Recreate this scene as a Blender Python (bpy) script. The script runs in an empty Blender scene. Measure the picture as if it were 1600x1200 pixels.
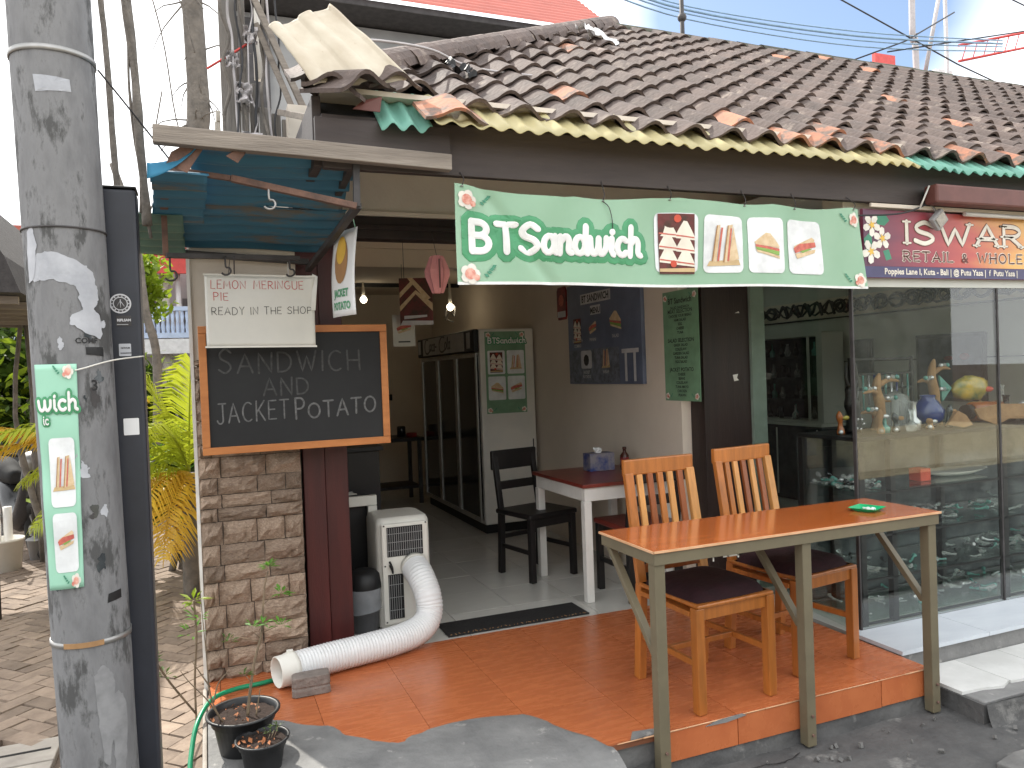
import bpy, bmesh, math, random
from mathutils import Vector as V, Matrix, Euler, noise
R = math.radians
random.seed(7)
scene = bpy.context.scene
col = scene.collection

# ------------------------------------------------------------------ camera
cd = bpy.data.cameras.new("camera"); cam = bpy.data.objects.new("camera", cd); col.objects.link(cam)
cx = V((0.92780, -0.37100, -0.03704)); 
right = V((0.92803, -0.37068, -0.03704)); down = V((-0.0402, -0.0011, -0.99919)); fwd = V((0.37032, 0.92876, -0.01565))
right.normalize(); fwd = (fwd - right * fwd.dot(right)).normalized(); up = right.cross(fwd).normalized()
m = Matrix((( right.x, up.x, -fwd.x, 0), (right.y, up.y, -fwd.y, 0), (right.z, up.z, -fwd.z, 1.61), (0, 0, 0, 1)))
cam.matrix_world = m
cd.sensor_width = 36; cd.lens = 36 * 1200 / 1600; cd.clip_start = .02; cd.clip_end = 600
scene.camera = cam
# ------------------------------------------------------------------ sky and sun
SUN = V((-0.25, 0.66, 0.71)).normalized()          # towards the sun
w = bpy.data.worlds.new("World"); scene.world = w; w.use_nodes = True
nt = w.node_tree; bg = nt.nodes['Background']
sky = nt.nodes.new('ShaderNodeTexSky'); sky.sky_type = 'NISHITA'; sky.sun_disc = False
sky.sun_elevation = math.asin(SUN.z); sky.sun_rotation = math.atan2(SUN.x, SUN.y)
sky.air_density = 1.0; sky.dust_density = 1.5
tc = nt.nodes.new('ShaderNodeTexCoord'); mp = nt.nodes.new('ShaderNodeMapping'); mp.inputs['Scale'].default_value = (1, 1, 1.6)
mp.inputs['Location'].default_value = (.35, .1, 0)
nz = nt.nodes.new('ShaderNodeTexNoise'); nz.inputs['Scale'].default_value = 2.1; nz.inputs['Detail'].default_value = 7; nz.inputs['Roughness'].default_value = .52
rp = nt.nodes.new('ShaderNodeValToRGB'); rp.color_ramp.elements[0].position = .26; rp.color_ramp.elements[1].position = .40
mx = nt.nodes.new('ShaderNodeMix'); mx.data_type = 'RGBA'; mx.inputs[7].default_value = (11, 11.2, 11.4, 1)
L = nt.links.new
L(tc.outputs['Generated'], mp.inputs[0]); L(mp.outputs[0], nz.inputs['Vector']); L(nz.outputs['Fac'], rp.inputs[0])
dt = nt.nodes.new('ShaderNodeVectorMath'); dt.operation = 'DOT_PRODUCT'; dt.inputs[1].default_value = (.622, .664, .415); L(tc.outputs['Generated'], dt.inputs[0])
ns = nt.nodes.new('ShaderNodeMath'); ns.operation = 'MULTIPLY_ADD'; ns.inputs[1].default_value = .02; L(nz.outputs['Fac'], ns.inputs[0]); L(dt.outputs['Value'], ns.inputs[2])
mrr = nt.nodes.new('ShaderNodeMapRange'); mrr.inputs[1].default_value = .980; mrr.inputs[2].default_value = .998; mrr.inputs[3].default_value = 1; mrr.inputs[4].default_value = 0; L(ns.outputs[0], mrr.inputs[0])
mu = nt.nodes.new('ShaderNodeMath'); mu.operation = 'MULTIPLY'; L(rp.outputs[0], mu.inputs[0]); L(mrr.outputs[0], mu.inputs[1]); L(mu.outputs[0], mx.inputs[0]); L(sky.outputs[0], mx.inputs[6]); L(mx.outputs[2], bg.inputs[0])
bg.inputs[1].default_value = 0.11
sd = bpy.data.lights.new("sun", 'SUN'); sun = bpy.data.objects.new("sun", sd); col.objects.link(sun)
sd.energy = 3.3; sd.angle = R(.6); sd.color = (1, .95, .86)
sun.rotation_euler = SUN.to_track_quat('Z', 'Y').to_euler()
scene.view_settings.view_transform = 'Standard'; scene.view_settings.look = 'None'
scene.view_settings.exposure = 1.0; scene.view_settings.gamma = 1; scene.view_settings.use_curve_mapping = False

# ------------------------------------------------------------------ materials
MATS = {}
def mat(name, c, rough=.6, c2=None, scale=8, contrast=.5, bump=0, bscale=None, metal=0, stretch=(1, 1, 1), rnd=0, spec=.5,
        c3=None, s3=2, t3=.6, coat=0, emit=None, trans=0, alpha=1, detail=6, rvar=0, ior=1.45, sss=0):
    m = bpy.data.materials.new(name); m.use_nodes = True; n = m.node_tree; N = n.nodes; K = n.links.new
    b = N['Principled BSDF']; b.inputs['Roughness'].default_value = rough; b.inputs['Metallic'].default_value = metal
    b.inputs['Specular IOR Level'].default_value = spec; b.inputs['Coat Weight'].default_value = coat; b.inputs['Coat Roughness'].default_value = .12
    b.inputs['IOR'].default_value = ior
    if trans: b.inputs['Transmission Weight'].default_value = trans
    if alpha < 1: b.inputs['Alpha'].default_value = alpha
    t = N.new('ShaderNodeTexCoord'); mpp = N.new('ShaderNodeMapping'); mpp.inputs['Scale'].default_value = stretch
    K(t.outputs['Object'], mpp.inputs[0])
    vec = mpp.outputs[0]
    oi = N.new('ShaderNodeObjectInfo')
    if rnd:
        ad = N.new('ShaderNodeVectorMath'); ad.operation = 'ADD'; sc = N.new('ShaderNodeVectorMath'); sc.operation = 'SCALE'
        cmb = N.new('ShaderNodeCombineXYZ'); K(oi.outputs['Random'], cmb.inputs[0]); K(oi.outputs['Random'], cmb.inputs[1])
        K(cmb.outputs[0], sc.inputs[0]); sc.inputs['Scale'].default_value = 37; K(vec, ad.inputs[0]); K(sc.outputs[0], ad.inputs[1]); vec = ad.outputs[0]
    colr = None
    if c2 is None: c2 = tuple(x * .8 for x in c[:3])
    nz = N.new('ShaderNodeTexNoise'); nz.inputs['Scale'].default_value = scale; nz.inputs['Detail'].default_value = detail; nz.inputs['Roughness'].default_value = .62
    K(vec, nz.inputs['Vector'])
    r = N.new('ShaderNodeValToRGB'); r.color_ramp.elements[0].position = .5 - contrast / 2 * .5; r.color_ramp.elements[1].position = .5 + contrast / 2 * .5
    r.color_ramp.elements[0].color = (*c2[:3], 1); r.color_ramp.elements[1].color = (*c[:3], 1)
    K(nz.outputs['Fac'], r.inputs[0]); out = r.outputs[0]
    if c3 is not None:
        n3 = N.new('ShaderNodeTexNoise'); n3.inputs['Scale'].default_value = s3; n3.inputs['Detail'].default_value = 8; K(vec, n3.inputs['Vector']); n3.inputs['Roughness'].default_value = .7
        r3 = N.new('ShaderNodeValToRGB'); r3.color_ramp.elements[0].position = t3 - .03; r3.color_ramp.elements[1].position = t3 + .05
        K(n3.outputs['Fac'], r3.inputs[0]); mi = N.new('ShaderNodeMix'); mi.data_type = 'RGBA'
        K(r3.outputs[0], mi.inputs[0]); K(out, mi.inputs[6]); mi.inputs[7].default_value = (*c3[:3], 1); out = mi.outputs[2]
    if rnd:
        hs = N.new('ShaderNodeHueSaturation'); mr = N.new('ShaderNodeMapRange'); mr.inputs[3].default_value = 1 - rnd; mr.inputs[4].default_value = 1 + rnd
        K(oi.outputs['Random'], mr.inputs[0]); K(mr.outputs[0], hs.inputs['Value']); K(out, hs.inputs['Color']); out = hs.outputs[0]
    K(out, b.inputs['Base Color'])
    if rvar:
        mr = N.new('ShaderNodeMapRange'); mr.inputs[3].default_value = max(0, rough - rvar); mr.inputs[4].default_value = rough + rvar; K(nz.outputs['Fac'], mr.inputs[0]); K(mr.outputs[0], b.inputs['Roughness'])
    if bump:
        nb = N.new('ShaderNodeTexNoise'); nb.inputs['Scale'].default_value = bscale or scale * 3; nb.inputs['Detail'].default_value = 5; K(vec, nb.inputs['Vector'])
        bp = N.new('ShaderNodeBump'); bp.inputs['Strength'].default_value = min(1, bump); bp.inputs['Distance'].default_value = .01 * max(1, bump)
        K(nb.outputs['Fac'], bp.inputs['Height']); K(bp.outputs[0], b.inputs['Normal'])
    if emit:
        b.inputs['Emission Color'].default_value = (*emit[:3], 1); b.inputs['Emission Strength'].default_value = emit[3]
    if sss == 1:   # thin translucent sheet or leaf
        tr = N.new('ShaderNodeBsdfTranslucent'); K(out, tr.inputs[0]); ms = N.new('ShaderNodeMixShader'); ms.inputs[0].default_value = .45
        K(b.outputs[0], ms.inputs[1]); K(tr.outputs[0], ms.inputs[2]); K(ms.outputs[0], N['Material Output'].inputs[0])
    MATS[name] = m
    return m
def glassmat(name, tint, rough=.0, dens=.92):
    m = bpy.data.materials.new(name); m.use_nodes = True; N = m.node_tree.nodes; K = m.node_tree.links.new
    N.remove(N['Principled BSDF'])
    t = N.new('ShaderNodeBsdfTransparent'); t.inputs[0].default_value = (*tint, 1)
    g = N.new('ShaderNodeBsdfGlossy'); g.inputs[0].default_value = (1, 1, 1, 1); g.inputs['Roughness'].default_value = rough
    lw = N.new('ShaderNodeLayerWeight'); lw.inputs[0].default_value = .5; pw = N.new('ShaderNodeMath'); pw.operation = 'POWER'; pw.inputs[1].default_value = 5; K(lw.outputs['Facing'], pw.inputs[0])
    ml = N.new('ShaderNodeMath'); ml.operation = 'MULTIPLY_ADD'; ml.inputs[1].default_value = .95; ml.inputs[2].default_value = .05; ml.use_clamp = True
    mi = N.new('ShaderNodeMixShader'); K(pw.outputs[0], ml.inputs[0]); K(ml.outputs[0], mi.inputs[0]); K(t.outputs[0], mi.inputs[1]); K(g.outputs[0], mi.inputs[2])
    K(mi.outputs[0], N['Material Output'].inputs[0]); MATS[name] = m; return m

M = MATS
mat('tile_orange', (.53, .165, .06), .27, (.42, .115, .042), 6, .9, .04, 60, stretch=(1.2, 6, 1), rnd=.06, coat=.0, rvar=.1, c3=(.40, .13, .06), s3=3, t3=.68)
mat('grout', (.26, .10, .05), .9)
mat('cement', (.26, .257, .25), .85, (.14, .14, .139), 5, .9, .6, 30, c3=(.38, .37, .35), s3=9, t3=.62)
mat('street', (.115, .113, .11), .88, (.055, .055, .056), 4, .9, 1.0, 22, c3=(.2, .195, .185), s3=3, t3=.6)
mat('street_slab', (.21, .205, .195), .85, (.11, .108, .105), 6, .8, .7, 25, rnd=.1)
mat('paver', (.30, .23, .175), .85, (.17, .125, .095), 9, .9, .5, 40, rnd=.22)
mat('alley_base', (.17, .13, .10), .95, (.10, .075, .058), 10)
mat('pale_concrete', (.44, .40, .35), .9, (.28, .25, .22), 5, .8, .5, 30, rnd=.06)
mat('stone_clad', (.56, .42, .31), .8, (.24, .165, .12), 15, 1.0, 1.6, 26, rnd=.3, c3=(.55, .47, .40), s3=14, t3=.62)
mat('mortar', (.10, .08, .065), .95, bump=.4)
mat('maroon_wood', (.085, .018, .016), .42, (.05, .012, .012), 3, .8, .15, 40, stretch=(6, 6, .6), rnd=.1)
mat('dark_wood', (.035, .020, .017), .45, (.02, .012, .011), 4, .8, .15, 30, stretch=(6, 6, .5))
mat('fascia_brown', (.060, .046, .042), .6, (.040, .030, .028), 4, .7, .2, 25, stretch=(.5, 4, 4))
mat('plaster', (.68, .61, .52), .85, (.60, .53, .45), 3, .7, .15, 60)
mat('plaster_in', (.76, .67, .56), .8, (.70, .61, .51), 2, .6, .1, 60)
mat('plaster_grey', (.60, .61, .56), .75, (.54, .55, .50), 2, .6)
mat('green_post', (.26, .33, .28), .6)
mat('rooftile', (.135, .098, .084), .8, (.070, .054, .049), 7, .9, .7, 40, rnd=.2, c3=(.20, .16, .135), s3=9, t3=.60)
mat('rooftile_orange', (.46, .19, .11), .8, (.24, .13, .09), 9, .8, .4, 40, rnd=.2, c3=(.15, .11, .09), s3=7, t3=.52)
mat('ridge_moss', (.10, .10, .07), .9, (.05, .05, .04), 12, .9, .8, 30, rnd=.2)
mat('sheet_yellow', (.72, .64, .36), .45, (.62, .56, .33), 4, .6, .1, sss=1)
mat('sheet_green', (.30, .62, .50), .45, (.26, .55, .46), 4, .6, .1, sss=1)
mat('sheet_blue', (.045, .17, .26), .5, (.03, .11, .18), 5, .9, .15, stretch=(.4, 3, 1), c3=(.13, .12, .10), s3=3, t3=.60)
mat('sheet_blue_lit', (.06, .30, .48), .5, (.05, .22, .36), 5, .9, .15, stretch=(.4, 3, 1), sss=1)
mat('sheet_greenish', (.12, .22, .17), .55, (.07, .13, .11), 5, .9, .15)
mat('sheet_white', (.60, .55, .45), .5, (.40, .33, .24), 4, .9, .1, c3=(.30, .18, .10), s3=5, t3=.62)
mat('rust', (.20, .11, .08), .9, (.09, .06, .05), 18, .8, .5)
mat('steel_olive', (.17, .145, .092), .5, (.135, .115, .074), 5, .7, .06, 40, metal=.0)
mat('steel_dark', (.06, .055, .055), .6, (.035, .032, .032), 12)
mat('galv', (.38, .37, .36), .45, (.28, .28, .27), 8, metal=.7)
mat('old_wood', (.30, .26, .22), .85, (.16, .135, .115), 5, .9, .4, 30, stretch=(.5, 6, 6))
mat('old_wood_v', (.24, .22, .20), .85, (.12, .11, .10), 5, .9, .4, 30, stretch=(6, 6, .5), rnd=.15)
mat('table_ply', (.50, .135, .032), .16, (.40, .095, .022), 4, .8, .04, 20, stretch=(.6, 7, 1), coat=.5)
mat('ply_edge', (.72, .44, .26), .5, (.60, .34, .18), 10)
for nm, c in (('teak', (.46, .155, .030)), ('teak_dark', (.31, .085, .020)), ('teak_pale', (.62, .29, .085))):
    mat(nm, c, .33, tuple(x * .62 for x in c), 5, .9, .12, 40, stretch=(9, 9, .9), rnd=.12, coat=.25)
mat('cushion', (.026, .005, .009), .9, (.014, .003, .005), 12, .7, .4, 50)
mat('black', (.012, .012, .013), .5)
mat('black_matte', (.02, .019, .019), .9, bump=.5, bscale=160)
mat('black_wood', (.015, .012, .012), .45, (.009, .008, .008), 8)
mat('table_red', (.20, .035, .025), .3, (.15, .028, .02), 5)
mat('white_paint', (.74, .72, .68), .5, (.66, .64, .60), 5)
mat('white_plastic', (.74, .72, .66), .4, (.68, .66, .60), 4, .5)
mat('hose_white', (.80, .80, .80), .38, (.74, .74, .74), 6, .5)
mat('floor_tile', (.62, .61, .57), .16, (.55, .54, .50), 3, .7, rnd=.05)
mat('marble', (.62, .66, .70), .3, (.50, .54, .59), 3, .9, 0, stretch=(1, 3, 1))
mat('white_tile', (.68, .68, .66), .35, (.56, .56, .54), 5, rnd=.05)
mat('concrete_pole', (.27, .27, .275), .8, (.11, .11, .115), 9, .9, .4, 50, c3=(.075, .075, .075), s3=9, t3=.545, stretch=(1, 1, .35))
mat('old_paper', (.50, .51, .54), .7, (.34, .35, .38), 5)
mat('paper', (.74, .74, .74), .7, (.70, .70, .70), 3)
mat('paper_print', (.70, .68, .64), .6)
mat('laminate', (.66, .64, .58), .28, (.60, .585, .54), 4, .6, .15, 4, coat=.4)
mat('chalkboard', (.022, .023, .024), .75, (.015, .015, .016), 4, .8)
mat('chalk', (.20, .20, .20), .95, (.07, .07, .07), 60, .9)
mat('chalk_faint', (.09, .09, .09), .95, (.04, .04, .04), 60, .9)
mat('frame_orange', (.52, .20, .06), .5, (.40, .14, .04), 6, .7, .1, stretch=(1, 1, 4))
mat('ink_red', (.60, .07, .07), .6); mat('ink_black', (.03, .03, .03), .6); mat('ink_green', (.10, .34, .18), .6)
mat('ban_green', (.55, .84, .62), .36, (.46, .77, .54), 2, .7, .1, 5, sss=1)
mat('ban_green_flat', (.36, .64, .49), .5, (.31, .58, .44), 2, .7)
mat('ban_dark', (.075, .32, .15), .45); mat('ban_white', (.84, .84, .82), .45); mat('ban_card', (.80, .82, .83), .45)
mat('menu_green', (.20, .36, .22), .5)
mat('bread', (.70, .55, .36), .6, (.58, .42, .24), 30); mat('crust', (.42, .22, .09), .6); mat('crust_pale', (.84, .78, .66), .6)
mat('ham', (.62, .17, .12), .6, (.45, .1, .08), 40); mat('lettuce', (.25, .42, .10), .6); mat('photo_dark', (.16, .03, .03), .6, (.06, .03, .02), 15)
mat('board_wood', (.62, .45, .24), .6)
mat('rose', (.55, .16, .12), .6, (.75, .45, .36), 40); mat('leafprint', (.07, .27, .17), .6); mat('petal_cream', (.82, .78, .70), .6)
mat('lantern_pink', (.72, .30, .30), .6, (.62, .25, .25), 4)
mat('menu_blue', (.15, .18, .26), .4, (.10, .12, .18), 3); mat('menu_grey', (.20, .22, .27), .5, (.10, .11, .13), 20); mat('soft_white', (.6, .6, .62), .5)
mat('can_red', (.35, .03, .03), .5, (.10, .01, .01), 8)
mat('sign_maroon', (.25, .05, .09), .4, (.17, .035, .08), 2); mat('sign_red', (.50, .10, .10), .4); mat('sign_orange', (.70, .36, .10), .4); mat('sign_blue', (.07, .065, .15), .4)
mat('sign_cream', (.80, .74, .64), .5); mat('sign_brown', (.14, .05, .04), .5); mat('petal_yellow', (.80, .50, .08), .5)
mat('fridge_white', (.78, .74, .67), .35, (.66, .64, .59), 2); mat('fridge_dark', (.02, .022, .024), .12); mat('alu', (.55, .55, .54), .35, metal=.8)
mat('header_panel', (.55, .54, .52), .4); mat('logo_dark', (.10, .09, .09), .5)
mat('leaf', (.095, .15, .022), .5, (.035, .08, .012), 6, .8, sss=1); mat('leaf_yellow', (.32, .40, .03), .5, (.18, .28, .02), 4, .8, sss=1)
mat('palm_green', (.46, .50, .035), .45, (.30, .38, .03), 4, .8, sss=1); mat('palm_yellow', (.80, .56, .06), .45, (.60, .36, .04), 5, .8, sss=1)
mat('leaf_bright', (.16, .36, .04), .5, (.08, .22, .03), 9, .8, sss=1)
mat('stem', (.22, .16, .10), .8, (.12, .09, .06), 20); mat('bark', (.20, .175, .15), .9, (.09, .08, .07), 14, .9, .8)
mat('bark_pale', (.55, .52, .46), .9, (.34, .31, .27), 14, .9, .6)
mat('pot_black', (.02, .021, .023), .42, (.014, .014, .015), 8); mat('soil', (.05, .03, .022), 1, (.02, .013, .01), 60, .9, .8)
mat('dry_leaf', (.36, .13, .05), .7, (.24, .09, .03), 30)
mat('hose_green', (.01, .26, .12), .35); mat('ash_green', (.01, .42, .16), .25)
mat('block', (.25, .21, .185), .95, (.16, .135, .12), 30, .8, .8, 60)
mat('bin_grey', (.17, .175, .19), .45); mat('liner', (.55, .57, .60), .25, alpha=.45)
mat('roof_red', (.42, .10, .07), .6, (.34, .08, .055), 3, .7); mat('wall_far', (.36, .36, .36), .9, (.30, .30, .30), 2)
mat('splash', (.27, .27, .275), .9, (.20, .20, .205), 14)
mat('house_white', (.72, .72, .72), .7); mat('rail_blue', (.50, .60, .78), .6); mat('red_paint', (.62, .07, .06), .5); mat('shade_grey', (.12, .12, .12), .9)
mat('thatch', (.055, .05, .05), .95, (.03, .028, .028), 20, .8, .5)
mat('cable', (.03, .03, .033), .6); mat('cable_blue', (.22, .34, .46), .6); mat('tower_grey', (.45, .42, .42), .6)  # blue cable colour is lightened to imitate lines fading in sky glare
mat('bulb', (1, .9, .7), .3, emit=(1, .86, .62, 7)); mat('moto_black', (.02, .02, .022), .25); mat('rubber', (.018, .018, .018), .85); mat('moto_lime', (.40, .55, .10), .3)
mat('wood_tan', (.38, .22, .10), .7, (.24, .13, .06), 12, .8, .3); mat('fish_yellow', (.62, .40, .03), .15, (.05, .14, .06), 9, .7, coat=.4); mat('amber', (.35, .10, .02), .1, coat=.5)
mat('glass_blue', (.01, .03, .20), .08, coat=.8); mat('glass_dark', (.02, .025, .03), .08, coat=.8); mat('tissue_blue', (.03, .05, .18), .5, (.22, .2, .22), 12, .4)
mat('bottle_brown', (.07, .02, .012), .2); mat('red_thing', (.60, .08, .04), .4); mat('teal_blob', (.10, .32, .28), .2, coat=.5)
mat('mirror_grey', (.06, .07, .075), .12, (.03, .035, .04), 10); mat('wallpaper_dark', (.035, .033, .04), .5, (.06, .06, .08), 10)
mat('frieze', (.045, .045, .047), .6); mat('cream_wall', (.62, .53, .36), .85, (.50, .42, .28), 3, .7, .1); mat('foil', (.7, .7, .72), .2, metal=.6)
mat('opp_wall', (.20, .21, .20), .85, (.12, .13, .12), 2)
mat('post_navy', (.028, .031, .042), .42, (.022, .024, .032), 6)
glassmat('pane_glass', (.92, .94, .92)); glassmat('case_glass', (.86, .93, .91)); mat('added_skylight', (.8, .85, .8), .5, (.75, .8, .76), 3, sss=1);  # last one: translucent sheet for the added roof light
mat('clear_glass', (.90, .93, .92), .04, (.86, .90, .89), 3, trans=.8)

# ------------------------------------------------------------------ builder helpers
ROOT = {}
def setp(o, label=None, cat=None, group=None, kind=None):
    if label: o['label'] = label
    if cat: o['category'] = cat
    if group: o['group'] = group
    if kind: o['kind'] = kind
    return o
def thing(name, label, cat, loc=(0, 0, 0), rotz=0, group=None):
    o = bpy.data.objects.new(name, None); col.objects.link(o); o.empty_display_size = .1
    o.location = loc; o.rotation_euler = (0, 0, rotz)
    ROOT[o.name] = Matrix.Translation(V(loc)) @ Matrix.Rotation(rotz, 4, 'Z')
    return setp(o, label, cat, group)
def world_of(p):
    mtx = Matrix()
    while p:
        mtx = Matrix.LocRotScale(p.location, p.rotation_euler, p.scale) @ mtx
        p = p.parent
    return mtx
class MB:
    def __init__(s): s.v = []; s.f = []; s.sm = []
    def add(s, vs, fs, smooth=False):
        o = len(s.v); s.v += [V(a) for a in vs]; s.f += [tuple(i + o for i in f) for f in fs]; s.sm += [smooth] * len(fs); return s
    def box(s, lo, hi, mtx=None, taper=None):
        x0, y0, z0 = lo; x1, y1, z1 = hi
        vs = [V(p) for p in ((x0, y0, z0), (x1, y0, z0), (x1, y1, z0), (x0, y1, z0), (x0, y0, z1), (x1, y0, z1), (x1, y1, z1), (x0, y1, z1))]
        if mtx: vs = [mtx @ p for p in vs]
        return s.add(vs, [(0, 3, 2, 1), (4, 5, 6, 7), (0, 1, 5, 4), (1, 2, 6, 5), (2, 3, 7, 6), (3, 0, 4, 7)])
    def cbox(s, c, sz, rot=(0, 0, 0)):
        mt = Matrix.Translation(V(c)) @ Euler(rot).to_matrix().to_4x4(); h = [a / 2 for a in sz]
        return s.box((-h[0], -h[1], -h[2]), (h[0], h[1], h[2]), mt)
    def bar(s, a, b, wx, wy, upv=(0, 0, 1)):
        a = V(a); b = V(b); d = (b - a); l = d.length; d.normalize(); u = V(upv)
        if abs(d.dot(u)) > .99: u = V((0, 1, 0))
        x = d.cross(u).normalized(); y = x.cross(d).normalized()
        mt = Matrix((( x.x, y.x, d.x, a.x), (x.y, y.y, d.y, a.y), (x.z, y.z, d.z, a.z), (0, 0, 0, 1)))
        return s.box((-wx / 2, -wy / 2, 0), (wx / 2, wy / 2, l), mt)
    def tube(s, pts, r, n=8, caps=True, smooth=True, flat=1):
        pts = [V(p) for p in pts]; k = len(pts); rr = r if isinstance(r, (list, tuple)) else [r] * k
        vs = []; prev = None
        for i, p in enumerate(pts):
            t = (pts[min(i + 1, k - 1)] - pts[max(i - 1, 0)])
            if t.length < 1e-7: t = V((0, 0, 1))
            t.normalize()
            if prev is None:
                a = V((0, 0, 1)) if abs(t.z) < .9 else V((1, 0, 0)); x = t.cross(a).normalized()
            else:
                x = (prev - t * prev.dot(t))
                x = x.normalized() if x.length > 1e-6 else t.orthogonal().normalized()
            prev = x; y = t.cross(x)
            for j in range(n):
                an = 2 * math.pi * j / n; vs.append(p + (x * math.cos(an) + y * math.sin(an)) * rr[i])
        fs = [(i * n + j, i * n + (j + 1) % n, (i + 1) * n + (j + 1) % n, (i + 1) * n + j) for i in range(k - 1) for j in range(n)]
        s.add(vs, fs, smooth)
        if caps:
            o = len(s.v) - len(vs)
            s.f += [tuple(o + j for j in reversed(range(n))), tuple(o + (k - 1) * n + j for j in range(n))]; s.sm += [False, False]
        return s
    def lathe(s, c, prof, n=20, sx=1, sy=1, smooth=True):
        c = V(c); vs = []
        for r, z in prof:
            for j in range(n):
                a = 2 * math.pi * j / n; vs.append(c + V((r * sx * math.cos(a), r * sy * math.sin(a), z)))
        k = len(prof)
        return s.add(vs, [(i * n + j, i * n + (j + 1) % n, (i + 1) * n + (j + 1) % n, (i + 1) * n + j) for i in range(k - 1) for j in range(n)], smooth)
    def grid(s, fn, nu, nv, smooth=True, thick=0):
        vs = [V(fn(i / nu, j / nv)) for j in range(nv + 1) for i in range(nu + 1)]
        fs = [(j * (nu + 1) + i, j * (nu + 1) + i + 1, (j + 1) * (nu + 1) + i + 1, (j + 1) * (nu + 1) + i) for j in range(nv) for i in range(nu)]
        return s.add(vs, fs, smooth)
    def prism(s, poly, z0, z1):
        n = len(poly); vs = [V((x, y, z0)) for x, y in poly] + [V((x, y, z1)) for x, y in poly]
        fs = [tuple(reversed(range(n))), tuple(range(n, 2 * n))] + [(i, (i + 1) % n, n + (i + 1) % n, n + i) for i in range(n)]
        return s.add(vs, fs)
    def poly3(s, pts, nrm, th):
        nrm = V(nrm) * th; n = len(pts); a = [V(p) for p in pts]; b = [p + nrm for p in a]
        return s.add(a + b, [tuple(range(n)), tuple(reversed(range(n, 2 * n)))] + [(i, n + i, n + (i + 1) % n, (i + 1) % n) for i in range(n)])
    def blob(s, c, r, n=10, mfl=7, sc=(1, 1, 1), nz=0):
        vs = []; c = V(c)
        for i in range(mfl + 1):
            ph = math.pi * i / mfl
            for j in range(n):
                a = 2 * math.pi * j / n; d = V((math.sin(ph) * math.cos(a), math.sin(ph) * math.sin(a), math.cos(ph)))
                k = 1 + (nz * noise.noise(d * 2 + c * 5) if nz else 0)
                vs.append(c + V((d.x * sc[0], d.y * sc[1], d.z * sc[2])) * r * k)
        return s.add(vs, [(i * n + j, (i + 1) * n + j, (i + 1) * n + (j + 1) % n, i * n + (j + 1) % n) for i in range(mfl) for j in range(n)], True)
    def mesh(s, name):
        me = bpy.data.meshes.new(name); me.from_pydata([tuple(p) for p in s.v], [], s.f)
        me.polygons.foreach_set('use_smooth', s.sm); me.update(); return me
    def build(s, name, mt, parent=None, bevel=0, solid=0, label=None, world=True, **kw):
        c = V((0, 0, 0))
        if parent is None and s.v:
            xs = [p.x for p in s.v]; ys = [p.y for p in s.v]; zs = [p.z for p in s.v]
            c = V(((min(xs) + max(xs)) / 2, (min(ys) + max(ys)) / 2, min(zs)))
            s.v = [p - c for p in s.v]
        elif world and parent is not None:
            inv = world_of(parent).inverted(); s.v = [inv @ p for p in s.v]
        me = s.mesh(name); o = bpy.data.objects.new(name, me); col.objects.link(o)
        o.location = c
        if mt: me.materials.append(M[mt])
        if parent: o.parent = parent
        if bevel:
            b = o.modifiers.new('bevel', 'BEVEL'); b.width = bevel; b.segments = 2; b.limit_method = 'ANGLE'; b.harden_normals = False
        if solid:
            b = o.modifiers.new('solid', 'SOLIDIFY'); b.thickness = solid; b.offset = 0
        return setp(o, label, **kw)
def inst(name, src, parent, loc, rot=(0, 0, 0), scale=(1, 1, 1), mt=None):
    o = bpy.data.objects.new(name, src); col.objects.link(o); o.location = loc; o.rotation_euler = rot; o.scale = scale
    if parent: o.parent = parent
    if mt:
        o.material_slots[0].link = 'OBJECT'; o.material_slots[0].material = M[mt]
    return o
KIDS = {}
def copy_tree(o, parent=None):
    c = o.copy(); col.objects.link(c)
    if parent: c.parent = parent
    for ch in [x for x in list(bpy.data.objects) if x.parent == o]: copy_tree(ch, c)
    return c
def smooth_pts(pts, k=6):
    P = [V(p) if len(p) == 3 else V((p[0], p[1], 0)) for p in pts]; out = []
    for i in range(len(P) - 1):
        p0 = P[max(i - 1, 0)]; p1 = P[i]; p2 = P[i + 1]; p3 = P[min(i + 2, len(P) - 1)]
        for t in range(k):
            t /= k; out.append(.5 * ((2 * p1) + (p2 - p0) * t + (2 * p0 - 5 * p1 + 4 * p2 - p3) * t * t + (3 * p1 - p0 - 3 * p2 + p3) * t ** 3))
    out.append(P[-1]); return out

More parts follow.
